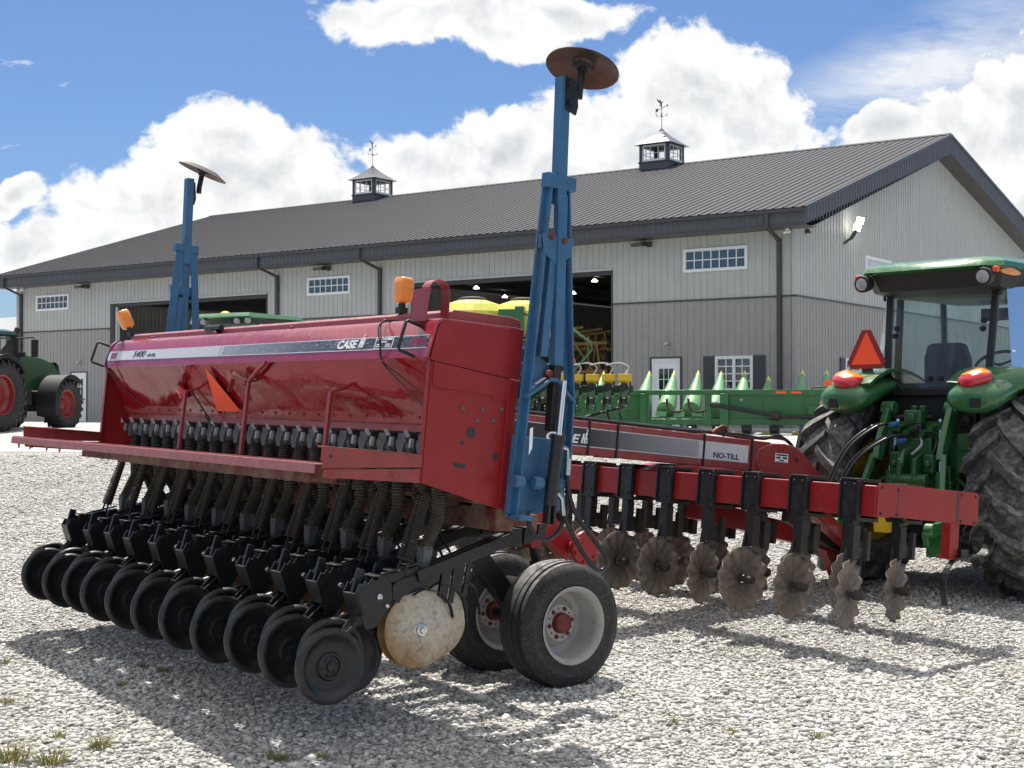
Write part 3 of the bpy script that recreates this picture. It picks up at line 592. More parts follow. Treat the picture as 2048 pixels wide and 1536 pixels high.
# --- handles, tether wires, amber lamps, camera-like lamp bar, red loop bracket
for u in (0.13, 4.60):
    mb = D(); p0, p1 = lidp(u, 0.93), lidp(u, 0.06); nn = Vector((0, -0.975, 0.222)) * 0.105
    mb.tube([p0, p0 + nn * 0.9, p0 + nn * 1.0 + Vector((0, -0.002, -0.012)), p1 + nn * 1.0 + Vector((0, 0.002, 0.012)), p1 + nn * 0.9, p1], 0.0095, 8)
    put(mb, 'grab_handle', M['blackm'], smooth=60)
for pts in ([(0.53, 0.13, 2.21), (0.52, 0.0, 2.19), (0.45, -0.045, 2.08), (0.44, -0.03, 1.965), (0.34, 0.0, 1.88), (0.05, 0.02, 1.72)], [(0.53, 0.12, 2.21), (0.50, -0.03, 2.17), (0.445, -0.05, 2.05), (0.43, -0.035, 1.965), (0.25, 0.02, 1.86), (0.05, 0.03, 1.76)],
            [(4.45, 0.12, 2.2), (4.42, 0.0, 2.18), (4.47, -0.05, 2.06), (4.50, -0.035, 1.965), (4.35, 0.06, 1.82), (4.12, 0.18, 1.67)], [(4.46, 0.12, 2.2), (4.40, -0.02, 2.17), (4.46, -0.055, 2.05), (4.49, -0.03, 1.96), (4.38, 0.02, 1.9)]):
    mb = D(); mb.tube(curve(pts, 6), 0.0045, 6); put(mb, 'lamp_wire', M['hydr'], smooth=60)
for u, ax in ((0.545, Vector((0, 0, 1))), (4.42, Vector((0.22, -0.44, 0.87)))):
    ax.normalize(); r2 = Vector((0, 0, 1)).rotation_difference(ax).to_matrix(); base = Vector((u, 0.13, 2.21))
    mb = D(); mb.box(base + Vector((0, 0, 0.0)), (0.05, 0.05, 0.02)); mb.tube([base, base + ax * 0.045], 0.014, 8); mb.box(base + ax * 0.06, (0.05, 0.05, 0.035), r2); mb.tube([base + ax * 0.07, base + ax * 0.11], 0.02, 10)
    st = put(mb, 'lamp_stand', M['blackm'])
    mb = D()
    secs = []
    for h, sw, sd in ((0.10, 0.030, 0.028), (0.108, 0.044, 0.04), (0.135, 0.049, 0.044), (0.20, 0.0525, 0.046), (0.235, 0.050, 0.043), (0.246, 0.038, 0.034)):
        secs.append([base + r2 @ Vector((sw * (1 if abs(math.cos(a)) > 0 else 1) * math.copysign(abs(math.cos(a)) ** 0.45, math.cos(a)), sd * math.copysign(abs(math.sin(a)) ** 0.45, math.sin(a)), h)) for a in [2 * math.pi * k / 20 + 0.01 for k in range(20)]])
    mb.loft(secs); put(mb, 'amber_lamp', M['amber'], st, smooth=45)
mb = D(); mb.tube([(3.02, 0.09, 2.245), (2.78, 0.09, 2.245)], 0.021, 14); mb.prism([(2.80, 0.06, 2.228), (2.98, 0.06, 2.228), (2.95, 0.07, 2.19), (2.84, 0.07, 2.19)], (0, 0.06, 0)); mb.bb(2.83, 2.97, 0.05, 0.13, 2.186, 2.196)
put(mb, 'rear_work_lamp', M['black'])
mb = D()
q = [(0.12, -0.045, 2.16), (0.12, -0.035, 2.33)] + [(0.12, 0.02 - 0.055 * math.cos(a), 2.335 + 0.055 * math.sin(a)) for a in [math.pi * k / 10 for k in range(11)]] + [(0.12, 0.09, 2.12), (0.12, 0.055, 2.12), (0.12, 0.055, 2.33)] + [(0.12, 0.02 + 0.037 * math.cos(a), 2.335 + 0.037 * math.sin(a)) for a in [math.pi * k / 10 for k in range(11)]][::1] + [(0.12, -0.02, 2.33), (0.12, -0.030, 2.16)]
o_, i_ = [], []
mb.prism([(0.175, -0.05, 2.17), (0.175, -0.035, 2.345), (0.175, -0.03, 2.345), (0.175, -0.045, 2.17)], (-0.16, 0, 0))
mb.prism([(0.175, -0.05, 2.17), (0.175, -0.035, 2.345), (0.175, 0.055, 2.335), (0.175, 0.06, 2.17)], (-0.004, 0, 0))
P = [(v, w) for v, w in [(0.10, 2.12), (0.095, 2.33)]] + [(0.03 + 0.065 * math.cos(a), 2.335 + 0.06 * math.sin(a)) for a in [math.pi * k / 12 for k in range(1, 12)]] + [(-0.035, 2.335)]
for (v0, w0), (v1, w1) in zip(P[:-1], P[1:]): mb.beam((0.06, v0, w0), (0.06, v1, w1), 0.075, 0.005, (0, 0.3, 1) if abs(w1 - w0) < 0.05 else (0, 1, 0))
mb.bb(0.02, 0.10, 0.09, 0.10, 2.08, 2.15)
put(mb, 'loop_bracket', M['redold'])
# --- slow-moving-vehicle triangle, red lamp, posts on the rear sheet
def sheet(u, t, off=0.0): n = Vector((0, -0.876, -0.482)); return Vector((u, 0.19 * t, 1.985 - 0.345 * t)) + n * off
n_ = Vector((0, -0.876, -0.482))
mb = D(); mb.prism([sheet(2.76, 0.05, 0.02), sheet(2.84, 0.86, 0.02), sheet(2.47, 0.86, 0.02)], n_ * 0.003); put(mb, 'reflector_triangle', M['smv'], smooth=0)
mb = D(); c = sheet(3.27, 0.50, 0.035)
mb.lathe([(0.0, 0.030), (0.028, 0.028), (0.048, 0.018), (0.054, 0.0), (0.052, -0.014)], c, n_, 20); la = put(mb, 'red_tail_lamp', M['redlens'], smooth=60)
mb = D(); mb.box(sheet(3.20, 0.24, 0.02), (0.05, 0.03, 0.05)); mb.beam(sheet(3.20, 0.26, 0.02), sheet(3.26, 0.36, 0.03), 0.05, 0.008); put(mb, 'lamp_bracket', M['redold'], la)
for u, w0 in ((3.06, 1.80), (1.03, 1.80), (2.10, 1.86)):
    mb = D(); mb.beam((u, 0.0, w0), (u - 0.02, -0.02, 1.40), 0.032, 0.02, (0, 1, 0)); mb.beam((u, 0.0, w0), (u - 0.01, 0.10, w0 + 0.03), 0.03, 0.012)
    put(mb, 'rear_brace', M['redold'])
mb = D()
mb.beam(sheet(2.46, 0.45, 0.05), sheet(2.27, 0.16, 0.06), 0.03, 0.012); mb.tube([sheet(2.27, 0.16, 0.06), sheet(2.14, 0.30, 0.05)], 0.026, 10); mb.tube([sheet(2.14, 0.3, 0.05), sheet(1.95, 0.1, 0.05), sheet(1.83, -0.02, 0.03)], 0.014, 8)
put(mb, 'crank_lever', M['redold'])
mb = D(); mb.tube([sheet(3.12, 0.45, 0.03), sheet(2.96, 0.96, 0.05)], 0.006, 6); mb.tube([sheet(2.98, 0.92, 0.05), sheet(2.93, 1.12, 0.055)], 0.013, 8); put(mb, 'release_rod', M['blackm'])
# --- seed meters: one cup per row, with lever and bellows
cup = D()
cup.lathe([(0.0, -0.056), (0.032, -0.056), (0.042, -0.045), (0.044, 0.0), (0.042, 0.045), (0.032, 0.056), (0.0, 0.056)], (0, 0.245, 1.555), (1, 0, 0), 12)
cup.prism([(-0.055, 0.20, 1.585), (0.055, 0.20, 1.585), (0.04, 0.19, 1.555), (0.02, 0.195, 1.50), (-0.02, 0.195, 1.50), (-0.04, 0.19, 1.555)], (0, 0.09, 0))
cup.bb(-0.04, 0.04, 0.20, 0.29, 1.585, 1.62)
c0 = cup.build('seed_meter', M['grey'], drill, 45)
mb = D(); mb.prism([(0.066, 0.175, 1.592), (0.090, 0.175, 1.596), (0.084, 0.170, 1.545), (0.068, 0.170, 1.54)], (0, 0.02, 0)); mb.beam((0.075, 0.16, 1.60), (0.085, 0.14, 1.635), 0.012, 0.02)
mb.build('meter_lever', M['greyl'], c0, 30)
mb = D(); mb.bellows([(0, 0.245, 1.51), (0.0, 0.25, 1.30)], 0.036, 0.021, 0.005, 10); mb.build('seed_spout', M['hosegrey'], c0, 0)
for i in range(22):
    u = 0.14 + 0.2085 * i
    if abs(u - 1.2) < 0.06: u += 0.03
    c = c0 if i == 0 else copy_tree(c0)
    c.location = (-u, 0.01, -0.03 + random.uniform(-0.004, 0.004))
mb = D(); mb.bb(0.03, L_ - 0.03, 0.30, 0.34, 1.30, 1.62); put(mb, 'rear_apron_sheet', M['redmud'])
mb = D(); mb.tube([(0.02, 0.225, 1.60), (4.58, 0.225, 1.60)], 0.010, 6); put(mb, 'drive_shaft', M['spring'])
# --- side arms, step board, lower rails
for u0, s in ((0.0, 1), (L_, -1)):
    mb = D()
    e = 0.045 * s
    mb.prism([(u0, -0.60, 1.473), (u0, 0.0, 1.477), (u0, 0.0, 1.405), (u0, -0.585, 1.362)], (0.006 * s, 0, 0))
    mb.prism([(u0, -0.60, 1.473), (u0, 0.0, 1.477), (u0, 0.0, 1.470), (u0, -0.60, 1.466)], (e, 0, 0)); mb.prism([(u0, -0.585, 1.369), (u0, 0.0, 1.412), (u0, 0.0, 1.405), (u0, -0.585, 1.362)], (e, 0, 0))
    mb.prism([(u0 + 0.004 * s, -0.575, 1.357), (u0 + 0.004 * s, 0.02, 1.402), (u0 + 0.004 * s, 0.02, 1.326), (u0 + 0.004 * s, -0.575, 1.318)], (0.012 * s, 0, 0))
    arm = put(mb, 'step_arm', M['redold'], bevel=0.002)
    for v, w in ((-0.52, 1.338), (-0.17, 1.352)):
        mb = D(); mb.lathe([(0, -0.010), (0.010, -0.010), (0.011, -0.004), (0.024, -0.003), (0.026, 0)], (u0 + 0.003 * s, v, w), (s, 0, 0), 14); put(mb, 'arm_bolt', M['redold'], arm)
    mb = D(); mb.lathe([(0, 0), (0.010, 0), (0.010, 0.001)], (u0 - 0.0008 * s, -0.545, 1.425), (s, 0, 0), 12); put(mb, 'arm_hole', M['inkb'], arm)
mb = D()
mb.bb(0.02, 4.78, -0.62, -0.615, 1.335, 1.385); mb.bb(0.02, 4.78, -0.615, -0.36, 1.378, 1.385); mb.bb(0.02, 4.78, -0.36, -0.355, 1.335, 1.385)
step = put(mb, 'step_board', M['redstep'], bevel=0.003)
mb = D()
for i in range(230):
    u = 0.04 + i * 0.0206
    mb.prism([(u, -0.617, 1.385), (u + 0.012, -0.617, 1.385), (u + 0.006, -0.613, 1.394)], (0, 0.004, 0)); mb.prism([(u, -0.40, 1.385), (u + 0.012, -0.40, 1.385), (u + 0.006, -0.40, 1.394)], (0, 0.004, 0))
put(mb, 'step_teeth', M['redold'], step, smooth=0)
mb = D()
for u in (4.68, 4.42, 4.05, 3.78): mb.prism([(u, -0.60, 1.336), (u - 0.04, -0.60, 1.336), (u - 0.02, -0.60, 1.302)], (0, 0.008, 0))
put(mb, 'step_teeth', M['redold'], step, smooth=0)
for (u0, u1, v, w, h) in ((0.25, 3.95, -0.36, 1.285, 0.055), (0.25, 2.85, -0.52, 1.283, 0.062), (1.7, 4.35, -0.20, 1.28, 0.06)):
    mb = D(); mb.bb(u0, u1, v - 0.004, v + 0.004, w, w + h); mb.bb(u0, u1, v, v + 0.07, w + h - 0.006, w + h); mb.bb(u0, u1, v, v + 0.06, w, w + 0.006); put(mb, 'step_rail', M['redmud'])
# --- main frame under the hopper
mb = D()
mb.bb(0.0, L_, 0.50, 0.62, 1.10, 1.22); mb.bb(0.62, L_ - 0.62, 1.02, 1.16, 1.06, 1.20)
for u in (0.35, 1.45, 2.3, 3.2, 4.25): mb.bb(u - 0.05, u + 0.05, 0.62, 1.02, 1.09, 1.19)
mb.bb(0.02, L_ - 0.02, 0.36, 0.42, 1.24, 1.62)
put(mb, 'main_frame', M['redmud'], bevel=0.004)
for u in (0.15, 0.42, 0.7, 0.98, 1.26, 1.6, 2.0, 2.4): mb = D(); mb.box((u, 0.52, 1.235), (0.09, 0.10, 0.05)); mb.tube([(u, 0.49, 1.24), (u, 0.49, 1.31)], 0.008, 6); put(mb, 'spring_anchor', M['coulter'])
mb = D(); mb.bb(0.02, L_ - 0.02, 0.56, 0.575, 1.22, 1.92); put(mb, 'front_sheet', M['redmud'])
# --- row units
def row_unit(front):
    dv = 0.22 if front else 0.0
    mb = D()
    hi = (0.90 + (0.02 if front else 0), 1.075)
    mb.beam((0.055, 0.26, 0.83), (0.055, hi[0] - 0.05, 1.055), 0.05, 0.075, (0, 0, 1)); mb.beam((-0.015, 0.26, 0.84), (-0.015, hi[0] - 0.05, 1.065), 0.014, 0.06)
    mb.prism([(-0.005, 0.30, 0.885), (-0.005, 0.17, 0.845), (-0.005, 0.115, 0.79), (-0.005, 0.12, 0.715), (-0.005, 0.165, 0.70), (-0.005, 0.18, 0.735), (-0.005, 0.32, 0.78), (-0.005, 0.40, 0.82), (-0.005, 0.42, 0.90)], (0.012, 0, 0))
    mb.box((0.055, hi[0], 1.07), (0.10, 0.08, 0.10)); mb.box((0.055, hi[0] + 0.09, 1.085), (0.09, 0.06, 0.09))
    # twin cheek plates of the press-wheel casting with notched crown
    for du in (-0.035, 0.085):
        mb.prism([(du, -0.125, 0.745), (du, -0.10, 0.80), (du, -0.085, 0.79), (du, -0.07, 0.815), (du, -0.05, 0.80), (du, -0.03, 0.83), (du, -0.005, 0.815), (du, 0.02, 0.845), (du, 0.07, 0.845), (du, 0.09, 0.80), (du, 0.10, 0.72), (du, 0.075, 0.665), (du, 0.01, 0.575), (du, -0.045, 0.565), (du, -0.075, 0.63)], (0.012, 0, 0))
    mb.bb(-0.035, 0.095, -0.03, 0.06, 0.832, 0.842); mb.prism([(-0.035, -0.125, 0.745), (-0.035, -0.075, 0.63), (-0.035, -0.06, 0.635), (-0.035, -0.11, 0.75)], (0.13, 0, 0))
    mb.beam((0.03, -0.02, 0.80), (0.03, 0.27, 0.87), 0.07, 0.05); mb.beam((-0.03, 0.02, 0.85), (-0.03, 0.25, 0.915), 0.008, 0.012)
    mb.beam((0.03, -0.09, 0.74), (0.03, -0.065, 0.87), 0.022, 0.045)
    # fork down to the press wheel
    mb.beam((0.055, -0.06, 0.60), (0.055, -0.20, 0.46), 0.02, 0.06, (0, 0, 1)); mb.beam((0.055, -0.20, 0.46), (0.03, -0.24, 0.385), 0.016, 0.05); mb.tube([(0.075, -0.235, 0.39), (-0.02, -0.235, 0.385)], 0.014, 8)
    mb.tube([(-0.045, -0.085, 0.63), (-0.05, -0.16, 0.56), (-0.05, -0.20, 0.53)], 0.006, 6)
    body = mb.build('row_unit', M['black'], drill, 35, 0.003)
    mb = D()
    for v, w, r in ((0.02, 0.735, 0.017), (0.068, 0.69, 0.014)): mb.lathe([(0, -0.016), (r * 0.6, -0.016), (r, -0.010), (r, 0)], (-0.035, v, w), (1, 0, 0), 8)
    mb.build('casting_bolt', M['steel'], body, 45)
    mb = D(); mb.bb(-0.012, 0.055, 0.085, 0.15, 0.868, 0.872); mb.build('bright_plate', M['greyl'], body, 0)
    # press wheels (outer one dished)
    for k, (du, dvv, dw) in enumerate(((-0.035, -0.235, 0.385), (0.085, -0.165, 0.42))):
        t = D(); r = 0.192
        t.lathe([(r - 0.034, -0.020), (r - 0.026, -0.026), (r - 0.010, -0.025), (r, -0.012), (r + 0.003, 0.0), (r, 0.012), (r - 0.010, 0.025), (r - 0.026, 0.026), (r - 0.034, 0.020)], (du, dvv, dw), (1, 0, 0), 44)
        t.build('press_wheel_tyre', M['presst'], body, 50)
        t = D()
        t.lathe([(0, -0.018), (0.022, -0.020), (0.026, -0.006), (0.052, -0.002), (0.056, -0.010), (0.066, -0.010), (0.075, 0.004), (0.115, 0.006), (0.138, -0.002), (0.150, -0.014), (0.159, -0.021), (0.160, 0.02), (0.1, 0.02), (0, 0.02)], (du, dvv, dw), (1, 0, 0), 36)
        for j in range(6):
            a = j * math.pi / 3 + 0.3
            t.lathe([(0, -0.009), (0.007, -0.009), (0.009, 0.0)], (du, dvv + 0.042 * math.cos(a), dw + 0.042 * math.sin(a)), (1, 0, 0), 7)
        t.build('press_wheel_disc', M['black'], body, 40)
    # double disc opener
    for k, (du, yaw) in enumerate(((-0.012, 0.05), (0.075, -0.05))):
        t = D(); ax = (math.cos(yaw), math.sin(yaw), 0)
        t.lathe([(0, -0.010), (0.05, -0.010), (0.075, -0.004), (0.203, 0.010), (0.2045, 0.012), (0.203, 0.013), (0.07, 0.004), (0, 0.0)], (du, 0.30, 0.565), ax, 44)
        t.build('disc_blade', M['discr'], body, 25)
    t = D(); t.lathe([(0, -0.034), (0.012, -0.034), (0.016, -0.026), (0.030, -0.024), (0.033, -0.012), (0.040, -0.010), (0.042, 0)], (-0.014, 0.30, 0.565), (1, 0.05, 0), 16)
    for j in range(4):
        a = j * math.pi / 2 + 0.5; t.lathe([(0, -0.018), (0.006, -0.018), (0.007, -0.008)], (-0.014, 0.30 + 0.03 * math.cos(a), 0.565 + 0.03 * math.sin(a)), (1, 0, 0), 6)
    t.build('disc_hub', M['steel'], body, 40)
    mb = D()
    for pts in ([(-0.02, 0.235, 0.745), (-0.025, 0.30, 0.775), (-0.025, 0.40, 0.76), (-0.022, 0.47, 0.70), (-0.018, 0.50, 0.63)],): 
        pp = curve(pts, 5)
        for a, b2 in zip(pp[:-1], pp[1:]): mb.beam(a, b2, 0.022, 0.006, (0, 0.3, 1))
    mb.beam((0.03, 0.47, 0.90), (0.03, 0.44, 0.62), 0.02, 0.055, (0, 1, 0)); mb.beam((0.03, 0.53, 0.92), (0.03, 0.51, 0.70), 0.012, 0.03, (0, 1, 0))
    pp = curve([(0.02, 0.44, 0.80), (0.02, 0.55, 0.77), (0.02, 0.60, 0.68), (0.02, 0.62, 0.60)], 4)
    for a, b2 in zip(pp[:-1], pp[1:]): mb.beam(a, b2, 0.02, 0.006, (0, 0.3, 1))
    mb.build('disc_scraper', M['black'], body, 30)
    # down-pressure springs and seed tube
    if front: sp = [((-0.03, 0.34 - dv * 0.2, 0.93), (-0.02, 0.30 - dv, 1.28)), ((0.06, 0.44 - dv * 0.2, 0.96), (0.055, 0.35 - dv, 1.28))]
    else: sp = [((-0.045, 0.165, 0.885), (-0.015, 0.27, 1.275)), ((0.035, 0.165, 0.885), (0.055, 0.29, 1.275))]
    for a, b2 in sp:
        a, b2 = Vector(a), Vector(b2)
        mb = D(); mb.helix(a + (b2 - a) * 0.10, a + (b2 - a) * 0.97, 0.0215, 27, 0.0058, 9, 4); mb.tube([a - (b2 - a) * 0.06, b2 + (b2 - a) * 0.02], 0.0075, 6)
        mb.build('pressure_spring', M['spring'], body, 60)
    mb = D(); top = (0.045, 0.38 - dv, 1.33)
    mb.bellows([top, (0.045, 0.40 - dv * 0.75, 1.16), (0.05, 0.33 - dv * 0.25, 0.98)], 0.036, 0.017, 0.0045, 9); mb.build('seed_tube', M['hose'], body, 0)
    mb = D(); mb.loft([[(0.05 + sx * s, 0.33 - dv * 0.25 + sy * s * 0.8, w) for sx, sy in ((-1, -1), (1, -1), (1, 1), (-1, 1))] for s, w in ((0.034, 1.0), (0.034, 0.95), (0.020, 0.86), (0.016, 0.74))]); mb.build('tube_boot', M['grey'], body, 30)
    return body
rear_u = row_unit(False); front_u = row_unit(True)
for i in range(11):
    o = rear_u if i == 0 else copy_tree(rear_u); o.location = (-(0.09 + 0.43 * i + random.uniform(-0.012, 0.02)), -0.16 + random.uniform(-0.02, 0.02), (0.012 if i > 1 else 0) + random.uniform(-0.01, 0.014))
for i in range(10):
    o = front_u if i == 0 else copy_tree(front_u); o.location = (-(0.305 + 0.43 * i), 0.06, random.uniform(-0.006, 0.006) + 0.01)
# --- gauge wheels
def gauge_wheel(u):
    w0 = MB(); r, hw = 0.394, 0.145
    prof = [(0.225, -hw + 0.02), (0.250, -hw + 0.004), (0.275, -hw + 0.012), (0.315, -hw - 0.004), (0.350, -hw + 0.008), (0.372, -hw + 0.026)]
    tr = []
    for k in range(5):
        c_ = -0.092 + k * 0.046
        tr += [(r - (0.012 if k in (0, 4) else 0.003 if k in (1, 3) else 0), c_ - 0.019), (r - (0.010 if k in (0, 4) else 0.003 if k in (1, 3) else 0), c_ + 0.019)]
        if k < 4: tr += [(r - 0.017, c_ + 0.0195), (r - 0.017, c_ + 0.0265)]
    prof = prof + tr + [(0.372, hw - 0.026), (0.350, hw - 0.008), (0.315, hw + 0.004), (0.275, hw - 0.012), (0.250, hw - 0.004), (0.225, hw - 0.02)]
    w0.lathe(prof, (0, 0, 0), (1, 0, 0), 72)
    root = empty('gauge_wheel', (-u, 1.615, 0.512), parent=drill)
    w0.build('tyre', M['rubberd'], root, 40)
    w0 = MB()
    w0.lathe([(0.223, -hw + 0.02), (0.243, -hw - 0.001), (0.236, -hw - 0.004), (0.228, -hw + 0.004), (0.212, -hw + 0.02), (0.205, -hw + 0.05), (0.205, 0.03), (0.196, 0.045), (0.16, 0.05), (0.14, 0.02), (0.118, 0.005), (0.112, -0.008), (0.0, -0.008)][::-1], (0, 0, 0), (-1, 0, 0), 48)
    w0.lathe([(0.20, 0.06), (0.223, hw - 0.02), (0.243, hw), (0.235, hw + 0.002), (0.205, hw - 0.05), (0.20, 0.06)], (0, 0, 0), (-1, 0, 0), 48)
    w0.build('rim', M['rimw'], root, 35)
    w0 = MB()
    w0.lathe([(0, 0.056), (0.048, 0.056), (0.062, 0.046), (0.065, 0.02), (0.065, -0.05)], (0, 0, 0), (1, 0, 0), 24)
    for j in range(6):
        a = j * math.pi / 3 + 0.25; w0.lathe([(0, 0.026), (0.010, 0.026), (0.013, 0.018), (0.013, 0.0)], (0, 0.090 * math.cos(a), 0.090 * math.sin(a)), (1, 0, 0), 6)
    w0.build('hub', M['hubred'], root, 40)
    w0 = MB()
    for j in range(6):
        a = j * math.pi / 3 + 0.25 + math.pi / 6; w0.lathe([(0, 0.0096), (0.007, 0.0096), (0.007, 0.0)], (0, 0.092 * math.cos(a), 0.092 * math.sin(a)), (1, 0, 0), 10)
    for a in (0.9, 2.2, 5.6): w0.lathe([(0, -0.0178), (0.008, -0.0178), (0.008, -0.03)], (0, 0.135 * math.cos(a), 0.135 * math.sin(a)), (1, 0, 0), 10)
    w0.build('rim_hole', M['inkb'], root, 0)
    return root
g0 = gauge_wheel(0.76)
for u in (1.39, 3.45, 4.08): o = copy_tree(g0); o.location = (-u, 1.56, 0.510 if u < 2 else 0.53)
for u in (1.075, 3.77):
    mb = D()
    mb.beam((u, 0.98, 1.06), (u, 1.50, 0.56), 0.07, 0.13, (0, 0.7, 0.7)); mb.tube([(u - 0.30, 1.545, 0.503), (u + 0.30, 1.545, 0.503)], 0.035, 12); mb.box((u, 1.52, 0.53), (0.12, 0.12, 0.12))
    leg = put(mb, 'wheel_leg', M['black'], bevel=0.004)
    mb = D(); mb.tube([(u - 0.02, 1.55, 1.08), (u - 0.02, 1.63, 0.86)], 0.033, 16); mb.tube([(u - 0.02, 1.63, 0.87), (u - 0.02, 1.64, 0.60)], 0.047, 16); put(mb, 'lift_cylinder', M['hydr'], leg)
    mb = D(); mb.prism([(u - 0.06, 1.44, 1.20), (u - 0.06, 1.65, 1.20), (u - 0.06, 1.62, 0.95), (u - 0.06, 1.55, 0.95)], (0.10, 0, 0)); mb.bb(u - 0.06, u + 0.04, 1.1, 1.65, 1.10, 1.2); put(mb, 'lift_lug', M['redpan'], leg)
mb = D()                                            # red carrier arm with its bolted round cover, right end
mb.beam((0.52, 1.12, 1.24), (0.52, 1.42, 0.98), 0.10, 0.11, (0, 0.7, 0.7)); mb.beam((0.46, 1.14, 1.20), (0.46, 1.43, 0.97), 0.012, 0.13, (0, 0.7, 0.7)); mb.tube([(0.50, 1.40, 1.0), (0.32, 1.40, 1.01)], 0.036, 14)
ca = put(mb, 'drive_carrier', M['redpan'], bevel=0.003)
mb = D(); mb.lathe([(0, -0.014), (0.045, -0.014), (0.048, -0.010), (0.098, -0.010), (0.102, 0), (0.102, 0.012), (0.03, 0.014)], (0.31, 1.40, 1.012), (1, 0, 0), 36)
for j in range(6): a = j * math.pi / 3 + 0.4; mb.lathe([(0, -0.022), (0.010, -0.022), (0.012, -0.010)], (0.31, 1.40 + 0.083 * math.cos(a), 1.012 + 0.083 * math.sin(a)), (1, 0, 0), 6)
put(mb, 'hub_cover', M['redpan'], ca)
mb = D(); mb.bb(-0.06, 0.10, 0.60, 0.95, 1.22, 1.32); put(mb, 'marker_mount', M['redmud'])
# --- folded row markers
def marker(u0, s, dv, dn):
    """u0 plane of the frame, s = +1 for the right end (outward is -u)."""
    f = lambda v, w, d=0.0: (u0 - s * d * 0.8, v + dv, w)
    def leg(mb, P, wd, dp=0.05):
        for (v0, w0), (v1, w1) in zip(P[:-1], P[1:]):
            a, b2 = Vector(f(v0, w0)), Vector(f(v1, w1)); mb.beam(a, b2, wd, 0.012, (1, 0, 0))
            mb.beam(a + Vector((-s * dp / 2, 0, 0)), b2 + Vector((-s * dp / 2, 0, 0)), 0.012, dp, (1, 0, 0))
    mb = D()
    leg(mb, [(0.545, 1.20), (0.565, 1.84), (0.602, 3.0)], 0.066)
    leg(mb, [(0.885, 1.40), (0.87, 1.86), (0.722, 3.0)], 0.06)
    mb.box(f(0.663, 3.02, 0.03), (0.06, 0.20, 0.08)); mb.box(f(0.66, 2.68, 0.03), (0.02, 0.20, 0.07)); mb.prism([f(0.56, 2.72, 0.055), f(0.78, 2.72, 0.055), f(0.76, 2.62, 0.055), f(0.67, 2.56, 0.055), f(0.58, 2.62, 0.055)], (-s * 0.012, 0, 0))
    mb.prism([f(0.54, 1.86, 0.0), f(0.74, 1.97, 0.0), f(0.72, 2.02, 0.0), f(0.60, 2.08, 0), f(0.56, 2.30, 0.0)], (s * 0.02, 0, 0))
    mb.prism([f(0.545, 1.84, 0.07), f(0.70, 1.95, 0.07), f(0.74, 1.95, 0.07), f(0.88, 1.84, 0.07), f(0.88, 1.82, 0.07), f(0.74, 1.93, 0.07), f(0.70, 1.93, 0.07), f(0.545, 1.82, 0.07)], (s * 0.075, 0, 0))
    mb.prism([f(0.51, 1.18, -0.01), f(0.90, 1.24, -0.01), f(0.90, 1.62, -0.01), f(0.52, 1.62, -0.01)], (s * 0.02, 0, 0))
    mb.bb(f(0.5, 1.5)[0], f(0.5, 1.5)[0] - s * 0.09, 0.53 + dv, 0.62 + dv, 1.17, 1.20)
    for v in (0.53, 0.66, 0.80): mb.lathe([(0, -0.03), (0.035, -0.03), (0.035, 0.03), (0, 0.03)], f(v, 1.375, 0.06), (0, 1, 0), 12)
    fr = put(mb, 'marker_arm', M['blue'], bevel=0.003)
    mb = D(); mb.beam(f(0.735, 2.02, 0.05), f(0.672, 2.95, 0.05), 0.06, 0.05, (1, 0, 0)); mb.beam(f(0.672, 2.9, 0.03), f(0.632, 3.60, 0.03), 0.062, 0.066, (1, 0, 0)); mb.beam(f(0.64, 2.06, 0.03), f(0.655, 2.62, 0.03), 0.05, 0.05, (1, 0, 0))
    put(mb, 'marker_mast', M['blue'], fr, bevel=0.004)
    mb = D(); mb.beam(f(0.745, 1.66, 0.03), f(0.74, 2.03, 0.03), 0.05, 0.05, (1, 0, 0)); put(mb, 'hinge_block', M['black'], fr)
    mb = D(); mb.tube([f(0.765, 1.94, 0.10), f(0.757, 1.62, 0.10)], 0.0155, 12); put(mb, 'cylinder_rod', M['chrome'], fr)
    mb = D(); mb.tube([f(0.757, 1.64, 0.10), f(0.755, 1.61, 0.10)], 0.043, 18); mb.tube([f(0.755, 1.63, 0.10), f(0.735, 1.26, 0.10)], 0.036, 18); mb.bb(f(0, 1.2, 0.07)[0], f(0, 1.2, 0.13)[0], 0.71 + dv, 0.725 + dv, 1.16, 1.27); mb.bb(f(0, 1.2, 0.07)[0], f(0, 1.2, 0.13)[0], 0.75 + dv, 0.765 + dv, 1.16, 1.27)
    put(mb, 'cylinder_barrel', M['hydr'], fr, smooth=50)
    mb = D(); mb.tube([f(0.765, 1.58, 0.10), f(0.82, 1.575, 0.10), f(0.828, 1.56, 0.10), f(0.83, 1.46, 0.11)], 0.012, 10); mb.tube([f(0.83, 1.52, 0.11), f(0.832, 1.43, 0.11)], 0.017, 10); put(mb, 'hose_fitting', M['steel'], fr, smooth=50); mb = D(); mb.tube([f(0.78, 1.33, 0.10), f(0.81, 1.30, 0.11), f(0.822, 1.21, 0.12)], 0.015, 10)
    put(mb, 'hose_fitting', M['steel'], fr, smooth=50)
    mb = D(); mb.tube(curve([f(0.832, 1.44, 0.11), f(0.85, 1.33, 0.12), f(0.90, 1.21, 0.15), f(1.03, 1.06, 0.2), f(1.09, 0.99, 0.22), f(1.06, 0.93, 0.22), f(1.0, 0.95, 0.2), f(0.90, 1.08, 0.15), f(0.825, 1.215, 0.12)], 8), 0.0125, 10)
    mb.tube(curve([f(0.845, 1.38, 0.10), f(0.86, 1.25, 0.09), f(0.84, 1.12, 0.05), f(0.76, 1.07, 0.02), f(0.68, 1.12, 0.0), f(0.66, 1.22, -0.02)], 7), 0.0125, 10)
